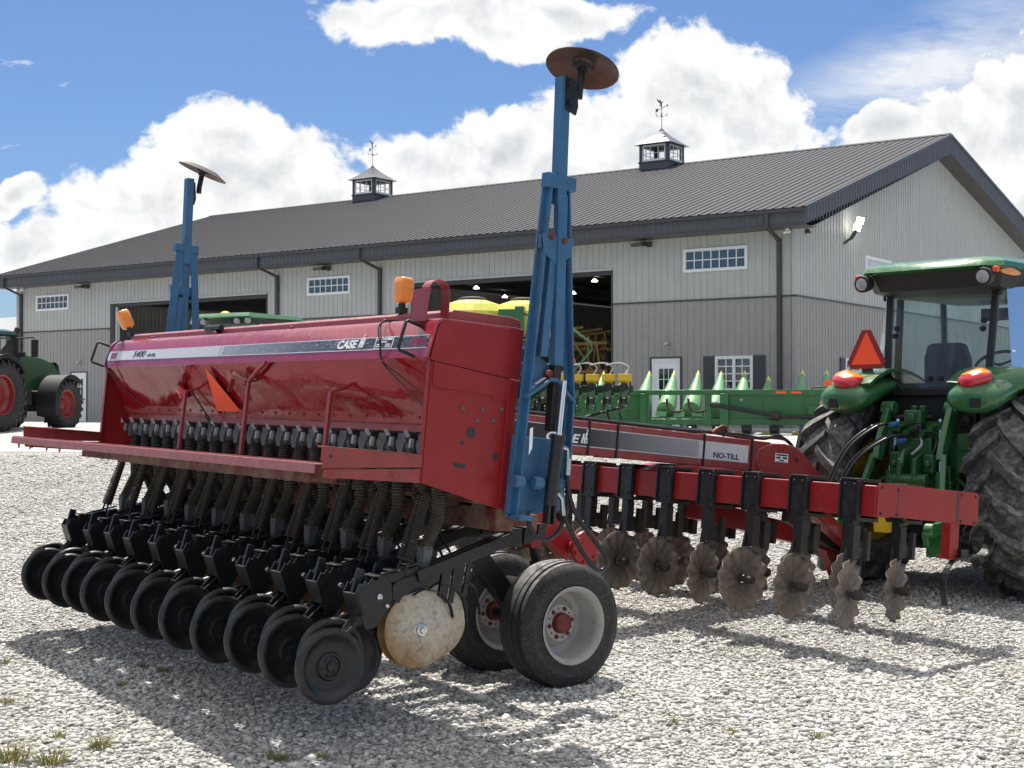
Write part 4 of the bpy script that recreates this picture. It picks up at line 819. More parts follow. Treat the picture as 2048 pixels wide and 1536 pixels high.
    put(mb, 'hydraulic_hose', M['hydr'], fr, smooth=60)
    mb = D(); mb.lathe([(0, 0.02), (0.016, 0.02), (0.018, 0)], f(0.615, 2.71, 0.07), (-s, 0, 0), 8); mb.lathe([(0, 0.02), (0.016, 0.02), (0.018, 0)], f(0.70, 2.70, 0.07), (-s, 0, 0), 8); mb.tube([f(0.70, 1.97, 0.0), f(0.70, 1.97, 0.05)], 0.022, 8)
    put(mb, 'marker_bolt', M['hubred'], fr)
    # head: bracket, spindle, hub, disc
    n = Vector(dn).normalized(); c = Vector(f(0.755, 3.70, 0.05))
    mb = D(); hb = Vector(f(0.655, 3.52, 0.075))
    mb.prism([f(0.625, 3.60, 0.068), f(0.70, 3.585, 0.068), f(0.72, 3.45, 0.068), f(0.71, 3.40, 0.068), f(0.64, 3.42, 0.068)], (-s * 0.014, 0, 0)); mb.tube([f(0.735, 3.50, 0.06), f(0.735, 3.55, 0.06), c - n * 0.03], 0.021, 12)
    for v, w in ((0.655, 3.565), (0.665, 3.46)): mb.lathe([(0, 0.014), (0.02, 0.014), (0.022, 0)], f(v, w, 0.08), (-s, 0, 0), 10)
    put(mb, 'disc_bracket', M['black'], fr)
    mb = D(); mb.lathe([(0.0, -0.02), (0.045, -0.02), (0.052, -0.008), (0.06, 0.004), (0.205, -0.028), (0.207, -0.030), (0.206, -0.024), (0.12, 0.012), (0.0, 0.022)], c, n, 48); put(mb, 'marker_disc', M['hubrust'], fr, smooth=40)
    mb = D(); mb.lathe([(0, -0.055), (0.026, -0.055), (0.03, -0.035), (0.055, -0.03), (0.06, -0.018)], c, n, 20); put(mb, 'disc_hub', M['black'], fr)
    return fr
M['hubrust'] = mat('rusty_marker_disc', (0.075, 0.055, 0.045), 0.36, 0.5, var=0.3, scale=9, dirt=((0.20, 0.055, 0.04), 0.25, 4), bump=(0.2, 60, 0.002))
mk = marker(-0.08, 1, 0.0, (0.112, 0.264, 0.93)); marker(4.68, -1, -0.06, (-0.20, 0.24, 0.93))
mb = D(); mb.prism([(-0.1681, 0.552, 1.66), (-0.1681, 0.572, 1.67), (-0.1681, 0.577, 1.56), (-0.1681, 0.558, 1.52)], (-0.001, 0, 0)); put(mb, 'paint_scrape', M['white'], mk)
mb = D(); mb.prism([(-0.12, 0.61, 1.905), (-0.09, 0.61, 1.905), (-0.09, 0.67, 1.945), (-0.12, 0.67, 1.945)], (0, -0.001, 0.002)); put(mb, 'warning_sticker', M['white'], mk)
# --- tongue
mb = D(); mb.bb(2.2, 2.45, 1.1, 4.95, 1.605, 1.862); mb.beam((2.32, 0.95, 1.2), (2.32, 1.9, 1.62), 0.22, 0.2); mb.beam((2.32, 0.6, 1.5), (2.32, 1.4, 1.75), 0.2, 0.16)
mb.prism([(2.19, 4.95, 1.575), (2.19, 4.80, 1.62), (2.19, 4.77, 1.70), (2.19, 4.81, 1.80), (2.19, 4.95, 1.85), (2.19, 5.12, 1.862), (2.19, 5.28, 1.84), (2.19, 5.75, 1.52), (2.19, 5.70, 1.46), (2.19, 5.1, 1.52)], (0.27, 0, 0))
ton = put(mb, 'tongue', M['redold'], bevel=0.006)
def side_mat():
    m = bpy.data.materials.new('tongue_stripe_decal'); m.use_nodes = True; t = m.node_tree; b = t.nodes['Principled BSDF']; N = t.nodes.new; Lk = t.links.new
    tcx = N('ShaderNodeTexCoord'); sp = N('ShaderNodeSeparateXYZ'); Lk(tcx.outputs['Object'], sp.inputs[0]); mr_ = N('ShaderNodeMapRange'); mr_.inputs[1].default_value = 2.4; mr_.inputs[2].default_value = 4.75; Lk(sp.outputs[1], mr_.inputs[0])
    rp = N('ShaderNodeValToRGB'); e = rp.color_ramp.elements; e[0].position = 0.22; e[0].color = (0.028, 0.03, 0.035, 1); e[1].position = 0.95; e[1].color = (0.62, 0.63, 0.65, 1); k = e.new(0.72); k.color = (0.34, 0.35, 0.37, 1); k = e.new(0.73); k.color = (0.56, 0.57, 0.60, 1)
    Lk(mr_.outputs[0], rp.inputs[0]); Lk(rp.outputs[0], b.inputs['Base Color']); b.inputs['Roughness'].default_value = 0.4; return m
mb = D(); mb.bb(2.1985, 2.1972, 1.9, 4.68, 1.672, 1.805); sd = put(mb, 'stripe_decal', side_mat(), ton)
mb = D(); mb.bb(2.1985, 2.1970, 1.9, 4.69, 1.665, 1.6718); mb.bb(2.1985, 2.1970, 1.9, 4.69, 1.8052, 1.812); put(mb, 'stripe_border', M['decalw'], sd)
EXt, EYt = Vector((0, 1, 0)), Vector((0, 0, 1))
text('NO-TILL', 0.062, M['inkb'], sd, (-2.1968, 4.27, 1.685), EXt, EYt, bold=0.0016, width=0.30)
text('CASE', 0.092, M['white'], sd, (-2.1968, 2.505, 1.69), EXt, EYt, shear=0.25, bold=0.0028, width=0.33)
mark(sd, (-2.1968, 2.855, 1.69), EXt, EYt, 0.078, M['white'])
mb = D(); mb.bb(2.188, 2.1868, 5.0, 5.16, 1.70, 1.775); ds = put(mb, 'dealer_sticker', M['white'], ton)
mb = D()
for v0, v1, w0, w1 in ((5.01, 5.15, 1.755, 1.768), (5.015, 5.065, 1.73, 1.747), (5.09, 5.145, 1.73, 1.747), (5.05, 5.11, 1.712, 1.722), (5.015, 5.145, 1.703, 1.707)): mb.bb(2.1866, 2.186, v0, v1, w0, w1)
put(mb, 'sticker_print', M['inkb'], ds, smooth=0)
mb = D(); mb.lathe([(0, 0), (0.018, 0), (0.018, 0.001)], (2.189, 5.27, 1.735), (-1, 0, 0), 16); put(mb, 'pivot_hole', M['inkb'], ton)
for v in (2.93, 3.22, 4.16, 4.72): mb = D(); mb.bb(2.190, 2.46, v - 0.009, v + 0.009, 1.598, 1.868); put(mb, 'strap', M['blackm'], ton)
mb = D()
mb.tube(curve([(2.30, 2.2, 1.885), (2.3, 3.1, 1.885), (2.24, 3.6, 1.88), (2.30, 4.0, 1.885), (2.26, 4.6, 1.90), (2.3, 4.95, 1.89), (2.3, 5.15, 1.93), (2.32, 5.35, 1.86)], 6), 0.014, 8)
mb.tube(curve([(2.36, 2.2, 1.88), (2.4, 3.2, 1.885), (2.34, 4.1, 1.90), (2.38, 4.8, 1.885), (2.36, 5.1, 1.91), (2.34, 5.3, 1.9), (2.36, 5.45, 1.80)], 6), 0.014, 8)
put(mb, 'hydraulic_hose', M['hydr'], ton, smooth=60)
mb = D(); mb.tube(curve([(2.25, 4.30, 1.89), (2.22, 4.38, 1.95), (2.26, 4.46, 1.93), (2.3, 4.5, 1.89)], 6), 0.013, 8); mb.tube(curve([(2.30, 4.32, 1.89), (2.28, 4.42, 1.94), (2.34, 4.52, 1.88)], 6), 0.013, 8); put(mb, 'red_hose', M['hubred'], ton, smooth=60)

# ================================================================== coulter cart in front of the drill
CO = Vector((2.3, 4.1, 0.0))
cart = empty('coulter_cart', DO + UV * CO.x + VV * CO.y + WV * CO.z, DROT)
tag(cart, 'red coulter cart with wavy coulter blades hanging from black clamps, between drill and green tractor', 'coulter cart')
fc = lambda p: Vector((-(p.x - CO.x), p.y - CO.y, p.z - CO.z))
def C(): return MB(fc)
mb = C(); mb.bb(0.0, L_, 3.64, 3.80, 1.325, 1.535); mb.bb(0.0, L_, 4.60, 4.75, 1.325, 1.53); mb.bb(2.05, 2.20, 3.80, 4.60, 1.33, 1.52); mb.bb(2.45, 2.60, 3.80, 4.60, 1.33, 1.52)
mb.prism([(2.1, 3.62, 1.535), (2.1, 3.90, 1.60), (2.1, 4.50, 1.60), (2.1, 4.75, 1.535)], (0.45, 0, 0))
bar = put(mb, 'toolbar', M['redpan'], cart, bevel=0.008)
for u, s in ((0.0, -1), (L_, 1)):
    mb = C(); mb.prism([(u, 3.655, 1.335), (u, 3.65, 1.36), (u, 3.65, 1.53), (u, 3.665, 1.555), (u, 4.745, 1.548), (u, 4.765, 1.53), (u, 4.77, 1.34), (u, 4.75, 1.315)], (s * 0.010, 0, 0)); ep = put(mb, 'end_plate', M['redpan'], cart, bevel=0.002)
    mb = C()
    for v, w in ((3.69, 1.525), (3.69, 1.35), (3.86, 1.52), (3.86, 1.35), (4.57, 1.525), (4.57, 1.34), (4.73, 1.52), (4.73, 1.335)): mb.lathe([(0, 0.008), (0.009, 0.008), (0.011, 0)], (u + s * 0.010, v, w), (s, 0, 0), 8)
    mb.bb(u + s * 0.010, u + s * 0.0112, 3.856, 3.866, 1.37, 1.51); mb.bb(u + s * 0.010, u + s * 0.0112, 4.515, 4.54, 1.33, 1.545)
    put(mb, 'plate_bolt', M['inkb'], ep)
    mb = C(); mb.bb(u - s * 0.02, u - s * 0.09, 4.50, 4.60, 1.07, 1.32); mb.bb(u - s * 0.12, u + s * 0.005, 4.49, 4.61, 1.065, 1.08); br = put(mb, 'tine_bracket', M['redpan'], cart)
    mb = C(); mb.bb(u - s * 0.09, u + s * 0.01, 4.60, 4.68, 1.07, 1.14)
    pth = curve([(u - s * 0.04, 4.62, 1.10), (u - s * 0.04, 4.80, 1.09), (u - s * 0.03, 4.92, 1.14), (u - s * 0.03, 4.95, 1.24), (u - s * 0.03, 4.86, 1.33), (u - s * 0.02, 4.74, 1.32), (u - s * 0.02, 4.70, 1.22), (u - s * 0.02, 4.78, 1.13)], 6) 
    pth = [(u - s * 0.04, 4.62, 1.105), (u - s * 0.04, 4.84, 1.10)] + [(u - s * 0.035, 4.84 + 0.125 * math.sin(a), 1.225 - 0.125 * math.cos(a)) for a in [2 * math.pi * 0.78 * k / 16 for k in range(1, 17)]]
    for a, b2 in zip(pth[:-1], pth[1:]): mb.beam(a, b2, 0.05, 0.012, (0, 0.4, 1))
    lo = [(u - s * 0.0, 4.84 + 0.125 * math.sin(a), 1.225 - 0.125 * math.cos(a)) for a in [-0.2 + 1.9 * k / 8 for k in range(8, -1, -1)]] + [(u, 4.70, 1.085), (u, 4.56, 1.075), (u, 4.46, 1.0), (u, 4.43, 0.88), (u, 4.46, 0.74)]
    lo = curve(lo, 3)
    for a, b2 in zip(lo[:-1], lo[1:]): mb.beam(a, b2, 0.045, 0.012, (0, 0.4, 1))
    put(mb, 'spring_tine', M['black'], br)
def coulter(v):
    """Clamp on the bar; the swivel part carries barrel, arm and wavy blade."""
    mb = MB(); v0 = v
    mb.bb(-0.085, 0.085, v0 - 0.03, v0 - 0.001, 1.30, 1.565); mb.bb(-0.085, 0.085, v0 + 0.165, v0 + 0.185, 1.30, 1.565); mb.bb(-0.085, 0.085, v0 - 0.03, v0 + 0.185, 1.548, 1.575); mb.bb(-0.085, 0.085, v0 - 0.03, v0 + 0.185, 1.285, 1.312)
    for x in (-0.078, 0.078): mb.beam((x, v0 - 0.036, 1.30), (x, v0 - 0.036, 1.56), 0.014, 0.014, (1, 0, 0))
    for x in (-0.04, 0.04):
        for w in (1.34, 1.53): mb.lathe([(0, 0.010), (0.010, 0.010), (0.012, 0)], (x, v0 - 0.03, w), (0, -1, 0), 7)
    mb.bb(-0.035, 0.035, v0 - 0.02, v0 + 0.05, 1.12, 1.30); mb.bb(0.025, 0.075, v0 - 0.05, v0 + 0.02, 1.03, 1.26)
    root = mb.build('coulter', M['black'], cart, 40, 0.003)
    sw = MB()
    sw.lathe([(0, 0.02), (0.034, 0.02), (0.040, 0.0), (0.040, -0.09), (0.032, -0.10), (0, -0.10)], (0, 0, 1.13), (0, 0, 1), 14); sw.lathe([(0, -0.055), (0.03, -0.052), (0.042, -0.03), (0.042, 0.05), (0.03, 0.06), (0, 0.06)], (0.0, -0.03, 1.10), (0, 1, 0), 14)
    sw.bb(0.03, 0.07, -0.02, 0.04, 1.02, 1.22)
    sw.beam((-0.055, -0.03, 1.26), (-0.055, -0.14, 0.76), 0.022, 0.06, (0, 1, 0)); sw.beam((-0.055, -0.02, 1.12), (-0.01, 0.0, 1.12), 0.05, 0.05); sw.tube([(-0.06, -0.14, 0.79), (0.055, -0.14, 0.79)], 0.022, 12); sw.lathe([(0, -0.05), (0.028, -0.05), (0.034, -0.03), (0.036, 0.02)], (0.06, -0.14, 0.79), (-1, 0, 0), 14)
    swo = sw.build('coulter_swivel', M['coulterblk'], root, 40, 0.002)
    bl = MB(); nr, na = 7, 104; V = []; F = []
    for k in range(nr):
        r = 0.03 + (0.236 - 0.03) * k / (nr - 1); amp = 0.014 * max(0, (k - 1.2) / (nr - 2.2))
        for j in range(na):
            a = 2 * math.pi * j / na; rr_ = r * (1 + (0.022 * math.cos(13 * a + 0.9) if k == nr - 1 else 0))
            V.append((amp * math.sin(13 * a + 0.5 * k), -0.14 + rr_ * math.cos(a), 0.79 + rr_ * math.sin(a)))
    for k in range(nr - 1):
        for j in range(na): F.append((k * na + j, k * na + (j + 1) % na, (k + 1) * na + (j + 1) % na, (k + 1) * na + j))
    bl.add(V, F); b_ = bl.build('coulter_blade', M['coulter'], swo, 60)
    so = b_.modifiers.new('thick', 'SOLIDIFY'); so.thickness = 0.0035; so.offset = 0
    return root, swo, b_
M['coulterblk'] = mat('weathered_black_paint', (0.022, 0.019, 0.017), 0.6, var=0.35, scale=14, dirt=((0.075, 0.055, 0.042), 0.3, 16), bump=(0.3, 50, 0.003), up=((0.12, 0.10, 0.085), 0.4))
yaws = [20, 8, -3, 17, 4, 0, 10, 12, 0, 8]; yawf = [19, 12, 4, 20, 10, -4, 14, 16, 4, 10]
for rank, (v, first_u, yy) in enumerate(((3.64, 0.20, yaws), (4.60, 0.56, yawf))):
    proto, psw, pbl = coulter(v - CO.y)
    psw.location = (0, v - CO.y + 0.10, 0)
    for i in range(10 if rank == 0 else 9):
        u = first_u + 0.461 * i
        if i == 0: o = proto
        else: o = copy_tree(proto)
        o.location = (-(u - CO.x), 0, 0)
        for ch in o.children: ch.rotation_euler = (0, 0, R(yy[i]))
mb = C(); mb.beam((2.3, 4.2, 1.25), (2.3, 6.3, 0.98), 0.16, 0.16); mb.beam((1.5, 4.7, 1.34), (2.25, 6.2, 0.98), 0.10, 0.12); mb.beam((3.1, 4.7, 1.34), (2.35, 6.2, 0.98), 0.10, 0.12); mb.prism([(2.25, 6.0, 1.35), (2.25, 6.35, 1.05), (2.25, 6.30, 0.78), (2.25, 6.0, 0.70), (2.25, 5.7, 1.1)], (0.10, 0, 0)); put(mb, 'drawbar', M['redpan'], cart, bevel=0.004)
mb = C(); mb.tube([(1.95, 5.9, 1.25), (1.95, 5.9, 0.72)], 0.045, 14); mb.lathe([(0, 0), (0.10, 0), (0.10, 0.012), (0, 0.012)], (1.95, 5.9, 0.70), (0, 0, 1), 18); mb.beam((1.95, 5.9, 1.0), (2.25, 5.9, 1.0), 0.08, 0.08); put(mb, 'jack_stand', M['black'], cart)
mb = C(); mb.beam((1.8, 4.75, 1.27), (2.25, 6.0, 1.0), 0.06, 0.12); put(mb, 'hitch_strut', M['coulterblk'], cart)
# ================================================================== machine shed
BR = -R(35.213)
shed = empty('machine_shed', (8.36, 41.8, 1.05), rz=BR)
tag(shed, 'long two-tone grey metal machine shed with charcoal roof and two roof cupolas', 'shed')
def panel(mb, org, ex, n, x0, x1, zlo, zhi, holes=(), pitch=0.23, rw=0.045, rd=0.022, mi=0):
    """Ribbed sheet in the plane through org along ex and z; zhi may be a function of x; holes are (x0,x1,z0,z1)."""
    org, ex, n = Vector(org), Vector(ex), Vector(n); Z = Vector((0, 0, 1))
    top = zhi if callable(zhi) else (lambda x: zhi)
    P = lambda x, z, d=0.0: org + ex * x + Z * z + n * d
    xs = sorted({x0, x1} | {h for q in holes for h in q[:2] if x0 < h < x1} | ({12.2} if callable(zhi) and x0 < 12.2 < x1 else set()))
    def spans(x):
        iv = [(zlo, None)]
        cuts = sorted((max(zlo, h[2]), h[3]) for h in holes if h[0] < x < h[1] and h[3] > zlo)
        out = []; z = zlo
        for a, b in cuts:
            if a > z: out.append((z, a))
            z = max(z, b)
        out.append((z, None)); return out
    for a, b in zip(xs[:-1], xs[1:]):
        for z0, z1 in spans((a + b) / 2):
            ta, tb = (top(a), top(b)) if z1 is None else (min(z1, top(a)), min(z1, top(b)))
            if ta <= z0 + 1e-4 and tb <= z0 + 1e-4: continue
            mb.add([P(a, z0), P(b, z0), P(b, tb), P(a, ta)], [(0, 1, 2, 3)], mi)
    x = x0 + pitch * 0.5
    while x < x1 - rw:
        for z0, z1 in spans(x):
            t = top(x) if z1 is None else min(z1, top(x))
            if t > z0 + 0.02:
                a, b, c, d = x - rw / 2, x - rw / 4, x + rw / 4, x + rw / 2
                mb.add([P(a, z0), P(b, z0, rd), P(c, z0, rd), P(d, z0), P(a, t), P(b, t, rd), P(c, t, rd), P(d, t)], [(0, 1, 5, 4), (1, 2, 6, 5), (2, 3, 7, 6)], mi)
        x += pitch
DOORS = [(-30.9, -21.7, -0.1, 4.97), (-15.2, -6.3, -0.1, 5.03)]
WINS = [(-35.85, -33.6, 4.85, 5.53), (-19.6, -17.45, 4.80, 5.47), (-3.72, -1.54, 4.81, 5.53)]
MAN = [(-33.4, -32.4, -0.1, 2.11), (-4.85, -3.84, -0.1, 2.17)]
LOW = [(-2.63, -1.37, 1.13, 2.2)]
holes = DOORS + WINS + MAN + LOW
RIDGE_Y, EAVE_Y, RZ, EZ = 12.2, -0.75, 10.55, 6.46
fs = (RZ - EZ) / (RIDGE_Y - EAVE_Y); bs = 0.219
BACK_Y = 25.2
gtop = lambda y: (EZ + fs * (y - EAVE_Y) if y < RIDGE_Y else RZ - bs * (y - RIDGE_Y)) - 0.12
gw = [(5.44, 7.8, 4.98, 5.6), (3.72, 5.0, 1.13, 2.2)]
mb = MB()
panel(mb, (0, 0, 0), (1, 0, 0), (0, -1, 0), -37.3, 0, 3.97, 6.0, holes)
panel(mb, (0, 0, 0), (0, 1, 0), (1, 0, 0), 0, 24.4, 3.97, gtop, gw)
panel(mb, (-37.3, 0, 0), (0, 1, 0), (-1, 0, 0), 0, 24.4, 3.97, gtop)
panel(mb, (0, 24.4, 0), (1, 0, 0), (0, 1, 0), -37.3, 0, 3.97, 7.75, [(-35.5, -21.0, -0.1, 5.2)])  # back wall: unseen opening added to let skylight into the left bay
mb.box((-0.03, -0.02, 4.95), (0.12, 0.10, 1.95))
mb.build('upper_wall', M['siding'], shed, 0)
mb = MB()
panel(mb, (0, 0, 0), (1, 0, 0), (0, -1, 0), -37.3, 0, -0.1, 3.92, holes)
panel(mb, (0, 0, 0), (0, 1, 0), (1, 0, 0), 0, 24.4, -0.1, 3.92, gw)
panel(mb, (-37.3, 0, 0), (0, 1, 0), (-1, 0, 0), 0, 24.4, -0.1, 3.92)
panel(mb, (0, 24.4, 0), (1, 0, 0), (0, 1, 0), -37.3, 0, -0.1, 3.92, [(-35.5, -21.0, -0.1, 5.2)])  # lower part of the added back opening that brightens the left bay
mb.box((-0.03, -0.02, 1.9), (0.12, 0.10, 4.0))
mb.build('lower_wall', M['wains'], shed, 0)
for a, b in ((-37.32, -30.95), (-21.65, -15.25), (-6.25, 0.03)): mb = MB(); mb.bb(a, b, -0.035, 0.01, 3.92, 3.97); mb.build('wall_flashing', M['trim'], shed, 0)
mb = MB(); mb.bb(-0.01, 0.035, -0.03, 24.4, 3.92, 3.97)
mb.build('wall_flashing', M['trim'], shed, 0)
# roof with standing ribs
mb = MB(); x0, x1 = -38.0, 0.65
prof = [(EAVE_Y - 0.08, EZ - 0.08 * fs), (RIDGE_Y, RZ), (BACK_Y, RZ - bs * (BACK_Y - RIDGE_Y))]
for (y0, z0), (y1, z1) in zip(prof[:-1], prof[1:]): mb.add([(x0, y0, z0), (x1, y0, z0), (x1, y1, z1), (x0, y1, z1)], [(0, 1, 2, 3)])
x = x0 + 0.15
while x < x1:
    for (y0, z0), (y1, z1) in zip(prof[:-1], prof[1:]):
        V = []
        for dx, h in ((-0.038, 0), (-0.018, 0.026), (0.018, 0.026), (0.038, 0)): V += [(x + dx, y0, z0 + h), (x + dx, y1, z1 + h)]
        mb.add(V, [(0, 2, 3, 1), (2, 4, 5, 3), (4, 6, 7, 5), (0, 2, 4, 6)])
    x += 0.305
mb.prism([(x0, RIDGE_Y - 0.2, RZ - 0.2 * fs + 0.03), (x0, RIDGE_Y, RZ + 0.05), (x0, RIDGE_Y + 0.2, RZ - 0.2 * bs + 0.03)], (x1 - x0, 0, 0))
mb.build('roof', M['roofm'], shed, 0)
mb = MB()
panel(mb, (0, EAVE_Y, 0), (1, 0, 0), (0, -1, 0), x0, x1, 5.97, EZ - 0.13, (), 0.20, 0.06, 0.018)
for xx in (x0, x1):
    s = 1 if xx > 0 else -1
    rk = lambda y: (EZ + fs * (y - EAVE_Y) if y < RIDGE_Y else RZ - bs * (y - RIDGE_Y)) - 0.09
    ys_ = [EAVE_Y, RIDGE_Y, BACK_Y]
    for a, b in zip(ys_[:-1], ys_[1:]): mb.add([(xx, a, rk(a) - (0.42 if a < 0 else 0.62)), (xx, b, rk(b) - 0.62), (xx, b, rk(b)), (xx, a, rk(a))], [(0, 1, 2, 3)])
    y = EAVE_Y + 0.12
    while y < BACK_Y:
        lo = rk(y) - (0.42 + 0.2 * min(1, (y - EAVE_Y) / 2)); V = []
        for dy, h in ((-0.035, 0), (-0.016, 0.02), (0.016, 0.02), (0.035, 0)): V += [(xx + s * h, y + dy, lo), (xx + s * h, y + dy, rk(y + dy))]
        mb.add(V, [(0, 2, 3, 1), (2, 4, 5, 3), (4, 6, 7, 5)]); y += 0.23
mb.build('fascia', M['fascia'], shed, 0)
mb = MB()
mb.bb(x0, x1, EAVE_Y - 0.11, EAVE_Y - 0.02, EZ - 0.15, EZ - 0.05); mb.bb(x0, x1, EAVE_Y - 0.03, EAVE_Y + 0.02, 5.90, 5.98); mb.bb(x0 + 0.02, x1 - 0.02, EAVE_Y + 0.02, 0.02, 5.91, 5.925)
for xx in (x0, x1):
    s = 1 if xx > 0 else -1
    for a, b in ((EAVE_Y - 0.05, RIDGE_Y), (RIDGE_Y, BACK_Y)): mb.beam((xx + s * 0.015, a, rk(a) + 0.05), (xx + s * 0.015, b, rk(b) + 0.05), 0.06, 0.10)
    for a, b in ((EAVE_Y + 0.6, RIDGE_Y), (RIDGE_Y, BACK_Y)): mb.add([(xx, a, rk(a) - 0.61), (xx, b, rk(b) - 0.61), (xx - s * 0.68, b, rk(b) - 0.58), (xx - s * 0.68, a, rk(a) - 0.58)], [(0, 1, 2, 3)])
mb.build('eave_trim', M['trim'], shed, 0)
# downspouts
for i, x in enumerate((-36.87, -21.1, -16.0, -0.49)):
    mb = MB(); xf = x - 0.35 if i else x - 0.25
    if i == 3: xf = x - 0.06
    mb.bb(xf - 0.06, xf + 0.06, EAVE_Y - 0.10, EAVE_Y - 0.02, 5.88, 6.34); mb.beam((xf, EAVE_Y - 0.05, 5.93), (x, -0.10, 5.60), 0.11, 0.085); mb.bb(x - 0.058, x + 0.058, -0.135, -0.025, 0.1, 5.65); mb.beam((x, -0.08, 0.15), (x, -0.35, 0.04), 0.11, 0.085)
    mb.build('downspout', M['trim'], shed, 0)
# doors and windows
def window(org, ex, n, w, h, nx, ny, split=False, glassm='wglass'):
    org, ex, n = Vector(org), Vector(ex), Vector(n); Z = Vector((0, 0, 1))
    rot = Matrix((ex, n, Z)).transposed()
    B = lambda mb, x0, x1, z0, z1, d0, d1: mb.box(org + ex * (x0 + x1) / 2 + Z * (z0 + z1) / 2 + n * (d0 + d1) / 2, (abs(x1 - x0), abs(d1 - d0), abs(z1 - z0)), rot)
    mb = MB(); f = 0.09
    B(mb, 0, w, 0, f, -0.03, 0.05); B(mb, 0, w, h - f, h, -0.03, 0.05); B(mb, 0, f, f, h - f, -0.03, 0.05); B(mb, w - f, w, f, h - f, -0.03, 0.05)
    if split: B(mb, w / 2 - 0.045, w / 2 + 0.045, f, h - f, -0.03, 0.045)
    for i in range(1, nx):
        if split and i * 2 == nx: continue
        x = f + (w - 2 * f) * i / nx; B(mb, x - 0.016, x + 0.016, f, h - f, -0.005, 0.02)
    for j in range(1, ny): z = f + (h - 2 * f) * j / ny; B(mb, f, w - f, z - 0.016, z + 0.016, -0.004, 0.019)
    fr = mb.build('window', M['white'], shed, 0)
    mb = MB(); B(mb, f, w - f, f, h - f, -0.02, -0.014); mb.build('pane', M[glassm], fr, 0)
    return fr
for a, b, z0, z1 in WINS: window((a, 0, z0), (1, 0, 0), (0, -1, 0), b - a, z1 - z0, 7, 2)
window((-2.63, 0, 1.13), (1, 0, 0), (0, -1, 0), 1.26, 1.07, 4, 4, True)
window((0, 5.44, 4.98), (0, 1, 0), (1, 0, 0), 2.36, 0.62, 1, 1, False, 'cloudy'); window((0, 3.72, 1.13), (0, 1, 0), (1, 0, 0), 1.28, 1.07, 4, 4, True)
for org, ex, n, off in (((-3.03, 0, 1.13), (1, 0, 0), (0, -1, 0), 0), ((-1.35, 0, 1.13), (1, 0, 0), (0, -1, 0), 0), ((0, 3.30, 1.13), (0, 1, 0), (1, 0, 0), 0), ((0, 5.02, 1.13), (0, 1, 0), (1, 0, 0), 0)):
    mb = MB(); ex, n = Vector(ex), Vector(n); rot = Matrix((ex, n, Vector((0, 0, 1)))).transposed(); o = Vector(org) + ex * 0.19 + Vector((0, 0, 0.54)) + n * 0.03
    mb.box(o, (0.38, 0.03, 1.08), rot)
    for k in range(26): mb.box(o + Vector((0, 0, -0.48 + k * 0.0385)) + n * 0.018, (0.30, 0.014, 0.022), rot)
    mb.build('shutter', M['shutter'], shed, 0)
for a, b, z0, z1 in MAN:
    mb = MB(); mb.bb(a - 0.06, b + 0.06, -0.04, 0.0, z1, z1 + 0.05); mb.bb(a - 0.06, a, -0.04, 0.0, 0, z1); mb.bb(b, b + 0.06, -0.04, 0.0, 0, z1); mb.build('door_trim', M['trim'], shed, 0)
    mb = MB(); w = b - a
    mb.bb(a, b, -0.02, 0.03, z1 - 0.10, z1); mb.bb(a, a + 0.09, -0.02, 0.03, 0, z1 - 0.1); mb.bb(b - 0.09, b, -0.02, 0.03, 0, z1 - 0.1)
    mb.bb(a + 0.09, b - 0.09, 0.0, 0.02, 0.0, 0.85); mb.bb(a + 0.09, b - 0.09, 0.0, 0.02, 1.85, z1 - 0.1); mb.bb(a + 0.09, a + 0.25, 0, 0.02, 0.85, 1.85); mb.bb(b - 0.25, b - 0.09, 0, 0.02, 0.85, 1.85)
    for k in (1, 2): x = a + 0.25 + (w - 0.5) * k / 3; mb.bb(x - 0.012, x + 0.012, -0.004, 0.016, 0.85, 1.85); z = 0.85 + k / 3.0; mb.bb(a + 0.25, b - 0.25, -0.003, 0.015, z - 0.012, z + 0.012)
    dr = mb.build('entry_door', M['white'], shed, 0)
    mb = MB(); mb.bb(a + 0.25, b - 0.25, 0.008, 0.012, 0.85, 1.85); mb.build('pane', M['wglass'], dr, 0)
    mb = MB(); mb.tube([(b - 0.15, -0.06, 0.98), (b - 0.15, 0.0, 0.98)], 0.028, 10); mb.build('handle', M['trim'], dr, 45)
    mb = MB(); c = Vector(((a + b) / 2, 0, z1 + 0.38)); mb.box(c + Vector((0.08, -0.03, 0)), (0.10, 0.06, 0.12)); mb.lathe([(0.02, -0.13), (0.05, -0.10), (0.075, 0.0), (0.068, 0.0), (0.04, -0.09)], c + Vector((0.02, -0.12, 0.02)), (-0.45, -0.3, -0.84), 14); mb.lathe([(0.02, -0.13), (0.05, -0.10), (0.075, 0.0), (0.068, 0.0), (0.04, -0.09)], c + Vector((0.12, -0.12, 0.02)), (0.45, -0.3, -0.84), 14); mb.build('door_light', M['siding'], shed, 40)
for a, b, z0, z1 in DOORS:
    mb = MB(); mb.bb(a - 0.02, b + 0.02, -0.05, 0.06, z1, z1 + 0.07); mb.build('door_header', M['siding'], shed, 0)
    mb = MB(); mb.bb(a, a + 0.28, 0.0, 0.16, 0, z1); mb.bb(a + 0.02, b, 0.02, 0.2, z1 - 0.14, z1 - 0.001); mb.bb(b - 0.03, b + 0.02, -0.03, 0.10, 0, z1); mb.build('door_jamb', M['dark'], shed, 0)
    mb = MB(); mb.bb(a + 0.30, a + 0.42, 0.03, 0.12, 0, z1 - 0.15); mb.bb(a + 0.42, a + 0.5, 0.08, 0.11, 0, z1 - 0.5); mb.build('door_track', M['siding'], shed, 0)
